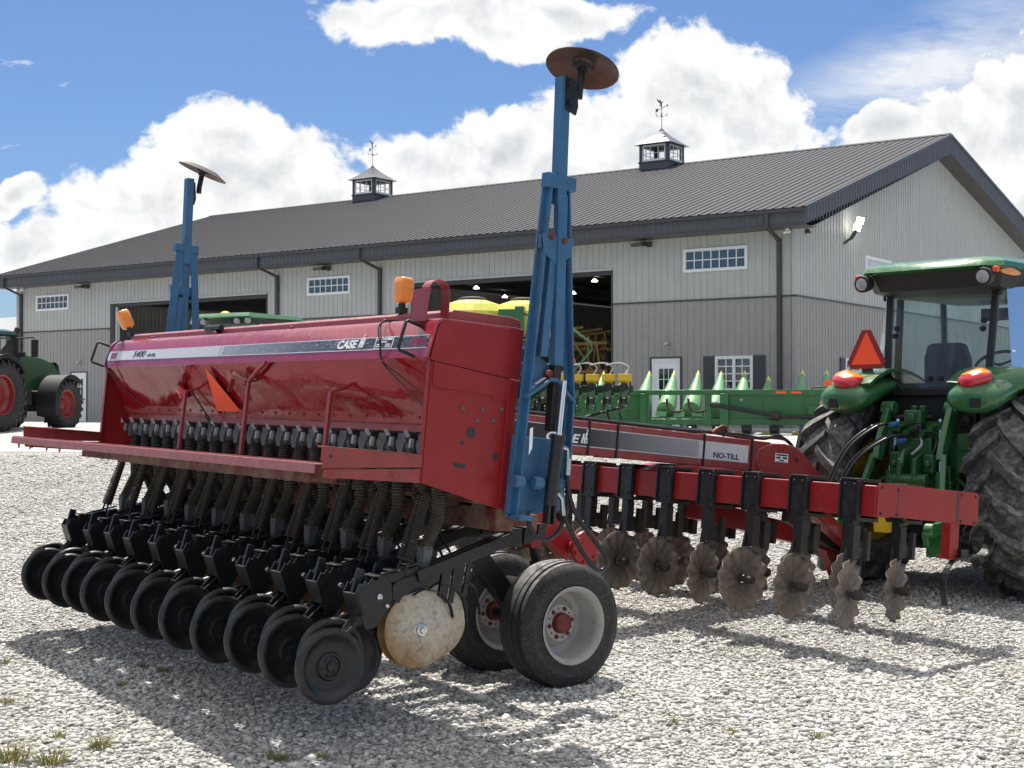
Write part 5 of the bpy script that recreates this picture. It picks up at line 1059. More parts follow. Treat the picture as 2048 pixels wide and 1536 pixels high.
# lamps, cameras
for x in (-32.5, -18.7, -5.13):
    mb = MB(); mb.box((x, -0.06, 5.80), (0.14, 0.14, 0.10)); mb.prism([(x - 0.25, -0.13, 5.84), (x - 0.25, -0.42, 5.80), (x - 0.25, -0.40, 5.68), (x - 0.25, -0.13, 5.72)], (0.42, 0, 0)); mb.build('wall_lamp', M['trim'], shed, 0, 0.01)
    mb = MB(); mb.box((x + 0.24, -0.12, 5.76), (0.14, 0.12, 0.16)); mb.build('lamp_ballast', M['dark'], shed, 0)
mb = MB(); mb.tube([(0.02, 3.66, 5.82), (0.14, 3.72, 5.92), (0.26, 3.78, 6.0)], 0.045, 8); mb.beam((0.22, 3.76, 5.98), (0.36, 3.83, 6.22), 0.16, 0.12); fl = mb.build('flood_lamp', M['trim'], shed, 0)
fd = Vector((0.52, 0.30, 0.42)).normalized()
mb = MB()
for k in range(2):
    c = Vector((0.36, 3.80, 6.22)) + Vector((0.09, 0.05, 0.24)) * (k * 0.95 + 0.35); mb.box(c, (0.04, 0.24, 0.20), Matrix.Rotation(R(15), 3, 'Y') @ Matrix.Rotation(R(-35), 3, 'Z'))
mb.build('lamp_face', M['lamp'], fl, 0)
for p, nn in (((-0.15, -0.25, 5.82), 0), ((0.06, 0.76, 5.90), 1), ((-36.6, -0.2, 5.83), 0)):
    mb = MB(); p = Vector(p); mb.lathe([(0.06, 0.08), (0.06, 0.03), (0.05, 0)], p, (0, 0, 1), 12)
    for s in (-1, 1): mb.lathe([(0, 0.12), (0.04, 0.12), (0.045, 0), (0, 0)], p + Vector((0, 0, 0.0)), (s * 0.8, -0.5, -0.3), 10)
    mb.build('security_camera', M['white'] if not nn else M['trim'], shed, 40)
# interior
mb = MB(); mb.bb(-37.2, -0.1, 0.1, 24.3, -0.08, 0.025); mb.build('shed_floor', M['floorc'], shed, 0)
mb = MB(); panel(mb, (-37.15, 0, 0), (0, 1, 0), (1, 0, 0), 0.1, 24.2, 0.03, 5.5, (), 0.23); panel(mb, (-19.0, 0, 0), (0, 1, 0), (1, 0, 0), 0.3, 24.2, 0.03, 5.5, (), 0.23); panel(mb, (0, 24.2, 0), (1, 0, 0), (0, -1, 0), -19.0, -0.1, 0.03, 5.5, (), 0.23); mb.build('liner_wall', M['liner'], shed, 0)  # back liner stops at the partition, keeping the added rear opening clear
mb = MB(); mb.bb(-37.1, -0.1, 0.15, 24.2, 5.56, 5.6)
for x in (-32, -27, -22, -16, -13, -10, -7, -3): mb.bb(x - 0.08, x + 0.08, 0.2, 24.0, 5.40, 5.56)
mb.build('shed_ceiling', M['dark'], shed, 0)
for x, y in ((-15.6, 5.2), (-12.5, 5.2), (-17.3, 9.5), (-13.9, 9.5), (-14.5, 15), (-10.2, 5.2), (-3.4, 3.4)):
    mb = MB(); mb.lathe([(0, 0), (0.11, 0), (0.12, 0.02), (0.07, 0.06), (0.04, 0.1), (0, 0.1)], (x, y, 5.24), (0, 0, 1), 16); mb.build('ceiling_lamp', M['lamp'], shed, 40)
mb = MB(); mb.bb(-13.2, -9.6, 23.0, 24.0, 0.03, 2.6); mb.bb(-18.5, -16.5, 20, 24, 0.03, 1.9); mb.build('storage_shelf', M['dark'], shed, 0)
# cupolas with weather vanes
def cupola(x):
    h = 0.66; y = RIDGE_Y; root = empty('cupola', (x, y, 0), parent=shed)
    mb = MB(); mb.bb(-h - 0.02, h + 0.02, -h - 0.02, h + 0.02, 10.15, 10.62); mb.build('cupola_base', M['fascia'], root, 0)
    mb = MB(); mb.bb(-h - 0.05, h + 0.05, -h - 0.05, h + 0.05, 10.62, 10.68)
    for sx in (-1, 1):
        for sy in (-1, 1): mb.box((sx * (h - 0.05), sy * (h - 0.05), 11.02), (0.13, 0.13, 0.70))
    mb.bb(-h - 0.02, h + 0.02, -h - 0.02, h + 0.02, 11.36, 11.40); mb.build('cupola_post', M['shutter'], root, 0)
    for k in range(4):
        mb = MB(); rot = Matrix.Rotation(k * math.pi / 2, 3, 'Z'); w = h - 0.11
        for a, b, z0, z1 in ((-w, w, 10.69, 10.77), (-w, w, 11.28, 11.35), (-w, -w + 0.07, 10.77, 11.28), (w - 0.07, w, 10.77, 11.28), (-w / 3 - 0.01, -w / 3 + 0.01, 10.77, 11.28), (w / 3 - 0.01, w / 3 + 0.01, 10.77, 11.28), (-w + 0.07, w - 0.07, 11.0, 11.02)):
            mb.box(rot @ Vector(((a + b) / 2, -h + 0.02, (z0 + z1) / 2)), (b - a, 0.03, z1 - z0), rot)
        mb.build('cupola_window', M['white'], root, 0)
    mb = MB(); secs = []
    for t in (0, 0.15, 0.35, 0.6, 0.85, 1.0):
        s = (h + 0.16) * (1 - t) ** 1.35 + 0.03; z = 11.38 + 0.72 * t; secs.append([(sx * s, sy * s, z) for sx, sy in ((-1, -1), (1, -1), (1, 1), (-1, 1))])
    mb.loft(secs); mb.build('cupola_roof', M['cuproof'], root, 0)
    mb = MB(); mb.tube([(0, 0, 12.08), (0, 0, 13.15)], 0.013, 8); mb.lathe([(0, 0.05), (0.04, 0), (0, -0.05)], (0, 0, 12.60), (0, 0, 1), 10)
    for a in (0.4, 0.4 + math.pi / 2):
        d = Vector((math.cos(a), math.sin(a), 0)); mb.tube([d * -0.19 + Vector((0, 0, 12.62)), d * 0.19 + Vector((0, 0, 12.62))], 0.008, 6)
        for s in (-1, 1): e = d * (0.21 * s) + Vector((0, 0, 12.66)); mb.beam(e + Vector((0, 0, -0.05)), e + Vector((0, 0, 0.05)), 0.015, 0.015); mb.beam(e + Vector((0, 0, 0.04)) - d * 0.03, e + Vector((0, 0, -0.04)) + d * 0.03, 0.012, 0.012)
    A = Vector((0.86, -0.5, 0.06)); mb.tube([Vector((0, 0, 12.95)) - A * 0.5, Vector((0, 0, 12.95)) + A * 0.45], 0.011, 6)
    q = Vector((0, 0, 12.95)); side = Vector((0.5, 0.86, 0)) * 0.012; Zv = Vector((0, 0, 1))
    mb.prism([q - A * 0.52 + Zv * 0.07, q - A * 0.33 + Zv * 0.06, q - A * 0.28, q - A * 0.33 - Zv * 0.06, q - A * 0.52 - Zv * 0.07, q - A * 0.45], side); mb.prism([q + A * 0.54, q + A * 0.42 + Zv * 0.05, q + A * 0.42 - Zv * 0.05], side)
    b = Vector((-0.03, 0, 13.06))                    # bird: body, tail, raised wings, head
    mb.loft([[b + A * s + Zv * zc + (side * 5 * math.cos(t) + Zv * math.sin(t)) * r for t in [k * math.pi / 4 for k in range(8)]] for s, zc, r in ((-0.16, 0.02, 0.01), (-0.08, 0.02, 0.03), (0.02, 0.05, 0.045), (0.09, 0.10, 0.03), (0.13, 0.12, 0.025), (0.20, 0.12, 0.004))])
    for k, s in enumerate((1, -1)): mb.prism([b + A * 0.05 + Zv * 0.08, b - A * 0.03 + Zv * 0.06, b - A * 0.20 + Zv * 0.22 + side * 4 * s, b - A * 0.24 + Zv * 0.34 + side * 7 * s, b - A * 0.10 + Zv * 0.24 + side * 4 * s], side * 0.7)
    mb.prism([b + Zv * 0.02 - A * 0.02, b + Zv * 0.02 + A * 0.02, b - Zv * 0.1 + A * 0.01], side * 0.8)
    mb.build('weather_vane', M['trim'], root, 0)
M['cuproof'] = mat('weathered_metal_cap', (0.22, 0.215, 0.225), 0.3, 0.75, var=0.12, scale=4)
cupola(-26.95); cupola(-11.3)

# pale barn far behind the shed
barn = empty('far_barn', (-29.5, 86, 1.05), rz=BR); tag(barn, 'pale metal-roofed barn half hidden behind the left end of the shed', 'barn')
mb = MB(); panel(mb, (0, 0, 0), (1, 0, 0), (0, -1, 0), -22, 0, 0, 4.6); panel(mb, (0, 0, 0), (0, 1, 0), (1, 0, 0), 0, 16, 0, 4.6); mb.build('wall', M['siding'], barn, 0)
mb = MB(); mb.add([(-22.5, -0.5, 4.5), (0.5, -0.5, 4.5), (0.5, 8, 6.9), (-22.5, 8, 6.9), (0.5, 16.5, 4.5), (-22.5, 16.5, 4.5)], [(0, 1, 2, 3), (3, 2, 4, 5)])
for k in range(76):
    x = -22.4 + k * 0.3; mb.add([(x - 0.04, -0.5, 4.5), (x, -0.5, 4.54), (x + 0.04, -0.5, 4.5), (x - 0.04, 8, 6.9), (x, 8, 6.94), (x + 0.04, 8, 6.9)], [(0, 1, 4, 3), (1, 2, 5, 4)])
mb.build('roof', M['farroof'], barn, 0)

# yellow implement parked inside the shed
imp = empty('tillage_implement', (0, 0, 0), rz=BR); sx_, sy_ = math.cos(-BR), math.sin(-BR)
def shp(x, y, z): return Vector((8.36 + x * math.cos(BR) - y * math.sin(BR), 41.8 + x * math.sin(BR) + y * math.cos(BR), 1.05 + z))
imp.location = shp(-10.6, 4.2, 0.025); tag(imp, 'weathered yellow folded tillage implement inside the dark shed doorway', 'farm implement')
rng = random.Random(5); mb = MB()
for y in (-0.7, 0.6, 1.8):
    for z in (1.25, 1.75, 2.75): mb.beam((-2.1, y, z + rng.uniform(-0.1, 0.1)), (2.0, y, z + rng.uniform(-0.1, 0.15)), 0.11, 0.11)
    for x in (-1.8, -1.1, -0.4, 0.5, 1.2, 1.8): mb.beam((x, y, 1.2), (x + rng.uniform(-0.25, 0.25), y, 3.0 + rng.uniform(-0.2, 0.35)), 0.09, 0.09)
    mb.beam((-1.5, y, 1.7), (-0.2, y, 3.2), 0.08, 0.08); mb.beam((0.4, y, 3.2), (1.7, y, 1.5), 0.08, 0.08); mb.beam((-1.2, y, 3.25), (1.0, y, 3.45), 0.09, 0.09)
for x in (-1.6, 0, 1.6): mb.beam((x, -0.7, 1.8), (x, 1.8, 1.8), 0.1, 0.1)
mb.build('implement_frame', M['yelloww'], imp, 0)
mb = MB()
for k in range(26):
    x, y, z = rng.uniform(-2, 2), rng.choice((-0.78, 0.5, 1.7)), rng.choice((1.2, 1.75, 2.6))
    pp = [(x, y, z), (x + 0.05, y - 0.15, z - 0.15), (x + 0.12, y - 0.05, z - 0.45), (x + 0.05, y + 0.05, z - 0.6)]
    mb.tube(curve(pp, 3), 0.03, 6)
mb.build('tine', M['dark'], imp, 40)
for x in (-1.2, 1.2):
    mb = MB(); mb.lathe([(0, -0.15), (0.3, -0.15), (0.55, -0.13), (0.6, -0.08), (0.6, 0.08), (0.55, 0.13), (0.3, 0.15), (0, 0.15)], (x, 0.2, 0.6), (1, 0, 0), 28); mb.beam((x, 0.2, 0.6), (x, 0.5, 1.3), 0.1, 0.1); mb.build('wheel', M['rubber'], imp, 40)

# ================================================================== tractors
def ag_tyre(mb, c, Rr, W, n, rim, lug=0.055, thick=0.05, flip=1):
    c = Vector(c); hw = W / 2; rc = Rr - lug
    mb.lathe([(rim, -hw * 0.62), (rim + 0.05, -hw * 0.80), ((rim + rc) / 2, -hw * 1.0), (rc - 0.10, -hw * 0.98), (rc - 0.035, -hw * 0.88), (rc - 0.005, -hw * 0.5), (rc, 0), (rc - 0.005, hw * 0.5), (rc - 0.035, hw * 0.88), (rc - 0.10, hw * 0.98), ((rim + rc) / 2, hw * 1.0), (rim + 0.05, hw * 0.80), (rim, hw * 0.62)], c, (1, 0, 0), 64)
    for k in range(n):
        for s in (-1, 1):
            a0 = 2 * math.pi * (k + (0.25 if s > 0 else -0.25)) / n; secs = []
            for t, rt, rb in ((0.0, Rr, rc - 0.02), (0.3, Rr, rc - 0.02), (0.6, Rr - 0.004, rc - 0.025), (0.85, Rr - 0.015, rc - 0.05), (0.98, Rr - 0.035, rc - 0.08), (1.04, Rr - 0.10, rc - 0.13)):
                x = s * (-0.02 + t * (hw + 0.02)); a = a0 + flip * (t ** 0.85) * 0.30 * (0.9 / Rr) ** 0.5
                th = thick * (0.8 + 0.5 * t) / Rr; q = []
                for r_, da in ((rb, -th * 0.75), (rt, -th * 0.5), (rt, th * 0.5), (rb, th * 0.75)): q.append(c + Vector((x, r_ * math.cos(a + da), r_ * math.sin(a + da))))
                secs.append(q)
            mb.loft(secs)
def ag_rim(mb, c, rim, W, s):
    """s = side the dish opens to (+1 right)."""
    hw = W / 2
    mb.lathe([(rim, hw * 0.60), (rim + 0.02, hw * 0.66), (rim - 0.03, hw * 0.60), (rim - 0.06, hw * 0.25), (rim * 0.78, hw * 0.10), (rim * 0.72, hw * 0.0), (rim * 0.45, -hw * 0.05), (rim * 0.36, hw * 0.10), (rim * 0.18, hw * 0.14), (0, hw * 0.14)], c, (s, 0, 0), 40)
    mb.lathe([(rim - 0.06, hw * 0.22), (rim - 0.05, -hw * 0.4), (rim, -hw * 0.60), (rim + 0.02, -hw * 0.66)], c, (s, 0, 0), 40)
def wheel(root, x, y, Rr, W, n, rim, tm, rm, s, lug=0.055, steer=0, th=0.055):
    e = empty('wheel', (x, y, Rr), rz=steer, parent=root)
    mb = MB(); ag_tyre(mb, (0, 0, 0), Rr, W, n, rim, lug, th * Rr / 0.86); mb.build('tyre', tm, e, 35)
    mb = MB(); ag_rim(mb, (0, 0, 0), rim, W, s); mb.build('rim', rm, e, 35)
    return e
def pane(root, pts, name='cab_glass', m=None):
    mb = MB(); mb.add(pts, [tuple(range(len(pts)))]); return mb.build(name, m or M['glass'], root, 0)

# --- big dark green tractor at the left edge
lt = empty('large_tractor', (-15.40, 40.1, gz(40.1) + 0.006), rz=-R(14)); tag(lt, 'large dark green tractor with red wheel rims and black fenders beside the shed', 'tractor')
for s in (-1, 1):
    wheel(lt, s * 0.95, 0, 1.02, 0.68, 22, 0.56, M['rubber'], M['redrim'], s, 0.06); wheel(lt, s * 0.95, 3.35, 0.78, 0.60, 20, 0.42, M['rubber'], M['redrim'], s, 0.055)
    mb = MB(); mb.lathe([(0.86, -0.33), (0.885, -0.33), (0.885, 0.33), (0.80, 0.345), (0.79, 0.335), (0.86, 0.31)], (s * 0.95, 3.35, 0.78), (s, 0, 0), 20, a0=-2.0, a1=0.75, ref=(0, 0, 1), closed=True) if s < 0 else mb.lathe([(0.86, -0.33), (0.885, -0.33), (0.885, 0.33), (0.80, 0.345), (0.79, 0.335), (0.86, 0.31)], (s * 0.95, 3.35, 0.78), (s, 0, 0), 20, a0=-0.75, a1=2.0, ref=(0, 0, 1), closed=True)
    mb.build('front_fender', M['blackm'], lt, 40)
    mb = MB(); mb.lathe([(1.12, -0.36), (1.15, -0.36), (1.15, 0.34), (1.05, 0.36), (1.04, 0.35), (1.12, 0.32)], (s * 0.95, 0, 1.02), (1, 0, 0), 20, a0=-1.0 if s > 0 else -1.0, a1=1.25, ref=(0, 0, 1), closed=True); mb.build('rear_fender', M['blackm'], lt, 40)
mb = MB()
secs = []
for y, hw, z0, z1 in ((1.0, 0.47, 1.1, 2.32), (2.0, 0.46, 1.15, 2.30), (3.2, 0.43, 1.2, 2.20), (4.0, 0.39, 1.2, 2.02), (4.35, 0.32, 1.25, 1.78)):
    secs.append([(-hw, y, z0), (hw, y, z0), (hw, y, z1 - 0.22), (hw * 0.85, y, z1 - 0.05), (hw * 0.4, y, z1), (-hw * 0.4, y, z1), (-hw * 0.85, y, z1 - 0.05), (-hw, y, z1 - 0.22)])
mb.loft(secs); mb.build('hood', M['greenx'], lt, 40)
mb = MB(); mb.loft([[(-0.33, 4.33, 1.3), (0.33, 4.33, 1.3), (0.37, 3.95, 2.06), (-0.37, 3.95, 2.06)], [(-0.28, 4.42, 1.3), (0.28, 4.42, 1.3), (0.31, 4.2, 1.96), (-0.31, 4.2, 1.96)]]); mb.build('grille', M['blackm'], lt, 0)
mb = MB(); mb.bb(-0.33, 0.33, -0.6, 3.6, 0.55, 1.15); mb.bb(-0.8, 0.8, -0.2, 0.2, 0.9, 1.15); mb.bb(-0.7, 0.7, 3.25, 3.45, 0.7, 0.9); mb.bb(0.45, 0.85, 0.95, 1.9, 0.75, 1.25); mb.build('chassis', M['black'], lt, 0)
mb = MB()
for x in (0.86, 1.06): mb.beam((x + 0.02, 1.28, 0.45), (x - 0.05, 1.22, 1.55), 0.03, 0.05)
for k in range(5): mb.box((0.95 - 0.01 * k, 1.26 - 0.01 * k, 0.50 + k * 0.24), (0.2, 0.2, 0.03))
mb.build('cab_ladder', M['black'], lt, 0)
mb = MB(); mb.tube([(0.52, 1.55, 1.25), (0.52, 1.55, 2.25)], 0.15, 18); mb.tube([(0.52, 1.55, 2.2), (0.52, 1.55, 2.78)], 0.10, 16); mb.tube([(0.52, 1.55, 2.75), (0.52, 1.58, 2.85), (0.55, 1.64, 2.98)], 0.085, 14); mb.build('exhaust_stack', M['black'], lt, 45)
mb = MB(); z0, z1 = 1.5, 2.75
for x, y, xx, yy in ((-0.70, -0.5, -0.72, -0.45), (0.70, -0.5, 0.72, -0.45), (-0.75, 1.25, -0.72, 1.05), (0.75, 1.25, 0.72, 1.05)): mb.beam((x, y, z0 - 0.3), (xx, yy, z1), 0.08, 0.08)
mb.bb(-0.75, 0.75, -0.5, 1.25, 1.15, 1.5); mb.bb(-0.74, 0.74, -0.47, 1.07, 2.70, 2.76); mb.build('cab_frame', M['blackm'], lt, 0)
pane(lt, [(-0.7, -0.5, 1.5), (0.7, -0.5, 1.5), (0.72, -0.45, 2.72), (-0.72, -0.45, 2.72)]); pane(lt, [(0.74, -0.5, 1.5), (0.78, 1.25, 1.5), (0.74, 1.05, 2.72), (0.74, -0.45, 2.72)]); pane(lt, [(-0.74, -0.5, 1.5), (-0.78, 1.25, 1.5), (-0.74, 1.05, 2.72), (-0.74, -0.45, 2.72)]); pane(lt, [(-0.74, 1.25, 1.5), (0.74, 1.25, 1.5), (0.72, 1.06, 2.72), (-0.72, 1.06, 2.72)])
mb = MB(); mb.loft([[(-0.80, -0.6, 2.76), (0.80, -0.6, 2.76), (0.84, 1.2, 2.76), (-0.84, 1.2, 2.76)], [(-0.78, -0.58, 2.84), (0.78, -0.58, 2.84), (0.8, 1.15, 2.86), (-0.8, 1.15, 2.86)], [(-0.6, -0.4, 2.90), (0.6, -0.4, 2.90), (0.6, 0.9, 2.92), (-0.6, 0.9, 2.92)]]); mb.build('cab_roof', M['greenx'], lt, 30)
mb = MB(); mb.bb(-0.25, 0.25, -0.05, 0.45, 1.5, 1.75); mb.loft([[(-0.25, -0.08, 1.75), (0.25, -0.08, 1.75), (0.25, 0.06, 1.75), (-0.25, 0.06, 1.75)], [(-0.22, -0.2, 2.4), (0.22, -0.2, 2.4), (0.22, -0.1, 2.4), (-0.22, -0.1, 2.4)]]); mb.build('seat', M['seat'], lt, 30)
for s in (-1, 1):
    mb = MB(); mb.tube([(s * 0.78, 1.08, 2.66), (s * 1.3, 1.25, 2.70), (s * 1.36, 1.25, 2.66)], 0.025, 8); mb.box((s * 1.36, 1.25, 2.38), (0.2, 0.07, 0.5)); mb.box((s * 0.95, 1.2, 2.2), (0.25, 0.08, 0.14)); mb.build('mirror', M['blackm'], lt, 0, 0.02)

# --- green tractor whose cab roof shows over the drill
bt = empty('row_crop_tractor', (-7.1, 37.6, gz(37.6) + 0.006), rz=-R(28)); tag(bt, 'green tractor with yellow receiver dome on its roof, parked behind the seed drill', 'tractor')
for s in (-1, 1):
    wheel(bt, s * 0.92, 0, 0.98, 0.5, 22, 0.52, M['rubber'], M['yellow'], s, 0.06); wheel(bt, s * 0.9, 2.9, 0.75, 0.42, 20, 0.4, M['rubber'], M['yellow'], s, 0.05)
    mb = MB(); mb.lathe([(1.06, -0.28), (1.09, -0.28), (1.09, 0.28), (1.06, 0.28)], (s * 0.92, 0, 0.98), (1, 0, 0), 18, a0=-0.9, a1=1.1, ref=(0, 0, 1), closed=True); mb.build('rear_fender', M['green'], bt, 40)
mb = MB(); mb.loft([[(-w, y, 1.1), (w, y, 1.1), (w, y, z - 0.2), (w * 0.7, y, z), (-w * 0.7, y, z), (-w, y, z - 0.2)] for y, w, z in ((1.1, 0.42, 2.15), (2.4, 0.40, 2.05), (3.4, 0.36, 1.9), (3.6, 0.3, 1.7))]); mb.build('hood', M['green'], bt, 40)
mb = MB(); mb.bb(-0.32, 0.32, -0.5, 3.4, 0.6, 1.1); mb.bb(-0.8, 0.8, -0.15, 0.15, 0.85, 1.1); mb.bb(-0.7, 0.7, 2.8, 3.0, 0.65, 0.85); mb.build('chassis', M['greend'], bt, 0)
mb = MB()
for x, y, yy in ((-0.76, -0.45, -0.35), (0.76, -0.45, -0.35), (-0.8, 1.3, 1.0), (0.8, 1.3, 1.0)): mb.beam((x, y, 1.1), (x, yy, 2.98), 0.08, 0.08)
mb.bb(-0.8, 0.8, -0.45, 1.3, 1.1, 1.5); mb.loft([[(-0.85, -0.75, 2.94), (0.85, -0.75, 2.94), (0.9, 1.25, 2.94), (-0.9, 1.25, 2.94)], [(-0.95, -0.95, 3.05), (0.95, -0.95, 3.05), (0.98, 1.4, 3.05), (-0.98, 1.4, 3.05)]]); mb.build('cab_frame', M['blackm'], bt, 0)
for P in ([(-0.76, -0.45, 1.5), (0.76, -0.45, 1.5), (0.76, -0.36, 2.96), (-0.76, -0.36, 2.96)], [(0.8, -0.45, 1.5), (0.84, 1.3, 1.5), (0.82, 1.0, 2.96), (0.8, -0.36, 2.96)], [(-0.8, -0.45, 1.5), (-0.84, 1.3, 1.5), (-0.82, 1.0, 2.96), (-0.8, -0.36, 2.96)], [(-0.8, 1.3, 1.5), (0.8, 1.3, 1.5), (0.8, 1.0, 2.96), (-0.8, 1.0, 2.96)]): pane(bt, P)
mb = MB(); mb.loft([[(-0.95, -0.95, 3.06), (0.95, -0.95, 3.06), (0.92, 1.35, 3.06), (-0.92, 1.35, 3.06)], [(-0.97, -1.0, 3.10), (0.97, -1.0, 3.10), (0.95, 1.4, 3.10), (-0.95, 1.4, 3.10)], [(-0.9, -0.9, 3.2), (0.9, -0.9, 3.2), (0.85, 1.2, 3.2), (-0.85, 1.2, 3.2)], [(-0.6, -0.6, 3.23), (0.6, -0.6, 3.23), (0.6, 0.9, 3.23), (-0.6, 0.9, 3.23)]]); mb.build('cab_roof', M['green'], bt, 40)
mb = MB(); mb.lathe([(0.16, 0), (0.15, 0.06), (0.11, 0.12), (0.05, 0.15), (0, 0.155)], (-0.55, -0.1, 3.17), (0, 0, 1), 20); mb.build('receiver_dome', M['dome'], bt, 60)
for x in (-0.9, -0.55, 0.55, 0.9):
    mb = MB(); mb.lathe([(0, 0.0), (0.07, 0), (0.075, 0.08), (0, 0.1)], (x, -1.02, 2.99), (0, 1, 0), 14); mb.build('work_lamp', M['lens'], bt, 40)

# --- utility tractor hitched in the foreground
ft = empty('utility_tractor', (3.84, 12.67, gz(12.67)), rz=-R(44)); tag(ft, 'green utility tractor hitched to the red coulter cart, seen from behind', 'tractor')
for s in (-1, 1):
    wheel(ft, s * 0.81, 0, 0.86, 0.50, 17, 0.47, M['agrub'], M['yellow'], s, 0.068, th=0.078); wheel(ft, s * 0.82, 2.35, 0.60, 0.36, 18, 0.32, M['agrub'], M['yellow'], s, 0.05)
    # fender: lofted arch with a bulbous tail
    mb = MB(); secs = []
    for t in range(15):
        k = t / 14; a = R(124 - 78 * k); r = 1.0 + 0.02 * math.sin(math.pi * k)
        y, z = r * math.cos(a), 0.86 + r * math.sin(a) + 0.02
        xi, xo = 0.36, 1.02 + 0.08 * k - 0.30 * max(0, 0.35 - k) / 0.35; th = 0.03 + 0.10 * max(0, 0.55 - k) / 0.55
        rad = Vector((0, math.cos(a), math.sin(a)))
        base = Vector((0, y, z)); pr = [(xi, -0.0), (xo * 0.55, -0.0), (xo - 0.10, -0.02), (xo, -0.10), (xo, -0.17), (xo - 0.03, -0.17), (xo - 0.06, -0.06), (xi, -0.03)]
        secs.append([Vector((s * px, 0, 0)) + base + rad * (h + th) for px, h in pr])
    mb.loft(secs)
    mb.loft([[Vector((s * (0.61 + rx * math.cos(q)), -0.50 - dy, 1.62 + rz_ * math.sin(q) + dz)) for q in [2 * math.pi * j / 16 for j in range(16)]] for dy, rx, rz_, dz in ((-0.45, 0.24, 0.07, 0.20), (-0.2, 0.25, 0.12, 0.15), (0.0, 0.255, 0.145, 0.10), (0.12, 0.25, 0.14, 0.07), (0.19, 0.22, 0.115, 0.055), (0.225, 0.16, 0.08, 0.05), (0.238, 0.06, 0.03, 0.05))])
    fe = mb.build('rear_fender', M['green'], ft, 50)
    for nm, mm, z0, z1 in (('tail_lamp', 'redlens', -1.0, 0.42), ('turn_lamp', 'amber', 0.42, 1.0)):
        mb = MB(); V = []; secs = []
        for i in range(9):
            el = -1 + 2 * i / 8; zz = z0 + (z1 - z0) * i / 8; rr = math.sqrt(max(0.0, 1 - min(1, zz * zz) * 0.98))
            secs.append([Vector((s * 0.60 + 0.145 * rr * math.cos(q), -0.60 + 0.12 * rr * math.sin(q) + 0.04 * zz, 1.845 + 0.085 * zz + 0.012 * math.cos(q) * s)) for q in [2 * math.pi * j / 24 for j in range(24)]])
        mb.loft(secs); mb.build(nm, M[mm], fe, 60)
    mb = MB(); mb.prism([(s * 0.62, -0.742, 1.60), (s * 0.71, -0.742, 1.60), (s * 0.71, -0.742, 1.68), (s * 0.62, -0.742, 1.68)], (0, 0.05, 0)); mb.build('fender_reflector', M['blackm'], fe, 0)
mb = MB(); mb.loft([[(-w, y, z0), (w, y, z0), (w, y, z - 0.16), (w * 0.7, y, z), (-w * 0.7, y, z), (-w, y, z - 0.16)] for y, w, z0, z in ((1.15, 0.36, 0.85, 1.72), (2.3, 0.34, 0.9, 1.62), (2.95, 0.30, 0.9, 1.5), (3.1, 0.22, 0.95, 1.3))]); mb.build('hood', M['green'], ft, 40)
mb = MB(); mb.bb(-0.24, 0.24, -0.30, 3.0, 0.52, 0.98); mb.bb(-0.75, 0.75, -0.13, 0.13, 0.72, 1.0); mb.bb(-0.65, 0.65, 2.25, 2.45, 0.5, 0.68); mb.bb(-0.34, 0.34, -0.36, 0.2, 0.60, 1.36); mb.build('chassis', M['greend'], ft, 30, 0.02)
mb = MB(); mb.bb(-0.62, 0.62, -0.12, 1.5, 1.18, 1.36); mb.bb(-0.56, 0.56, -0.10, 0.05, 1.36, 1.82); mb.bb(-0.6, 0.6, 0.2, 2.4, 0.45, 0.95); mb.build('cab_floor', M['blackm'], ft, 30)
# cab
RB, RT = (0.48, -0.12), (0.51, 0.02)
mb = MB()
for s in (-1, 1):
    mb.beam((s * RB[0], RB[1], 1.75), (s * RT[0], RT[1], 2.74), 0.055, 0.06); mb.beam((s * 0.80, 0.62, 1.5), (s * 0.76, 0.66, 2.74), 0.06, 0.05); mb.beam((s * 0.72, 1.5, 1.3), (s * 0.68, 1.35, 2.74), 0.05, 0.05)
    mb.beam((s * RB[0], RB[1], 1.90), (s * 0.31, RB[1] - 0.012, 1.74), 0.03, 0.05)
mb.beam((-0.50, RB[1], 1.74), (0.50, RB[1], 1.74), 0.05, 0.07); mb.bb(-0.53, 0.53, -0.02, 0.04, 2.66, 2.74); mb.build('cab_frame', M['blackm'], ft, 30, 0.01)
yy = lambda z: RB[1] + (RT[1] - RB[1]) * (z - 1.75) / 0.99 - 0.02
pane(ft, [(-0.32, yy(1.78), 1.78), (0.32, yy(1.78), 1.78), (0.465, yy(1.92), 1.92), (0.49, yy(2.70), 2.70), (-0.49, yy(2.70), 2.70), (-0.465, yy(1.92), 1.92)], 'rear_window')
for s in (-1, 1):
    pane(ft, [(s * 0.50, -0.13, 1.76), (s * 0.67, -0.03, 1.74), (s * 0.575, 0.06, 2.64), (s * 0.53, 0.0, 2.64)], 'quarter_window'); pane(ft, [(s * 0.67, -0.03, 1.74), (s * 0.80, 0.60, 1.72), (s * 0.76, 0.64, 2.70), (s * 0.575, 0.06, 2.64)], 'quarter_window'); pane(ft, [(s * 0.80, 0.64, 1.45), (s * 0.74, 1.5, 1.3), (s * 0.70, 1.36, 2.72), (s * 0.77, 0.68, 2.72)], 'door_glass')
pane(ft, [(-0.72, 1.52, 1.4), (0.72, 1.52, 1.4), (0.68, 1.37, 2.72), (-0.68, 1.37, 2.72)], 'windshield')
mb = MB()
def rr(hx, y0, y1, z, c=0.14): return [(-hx + c, y0, z), (hx - c, y0, z), (hx, y0 + c, z), (hx, y1 - c, z), (hx - c, y1, z), (-hx + c, y1, z), (-hx, y1 - c, z), (-hx, y0 + c, z)]
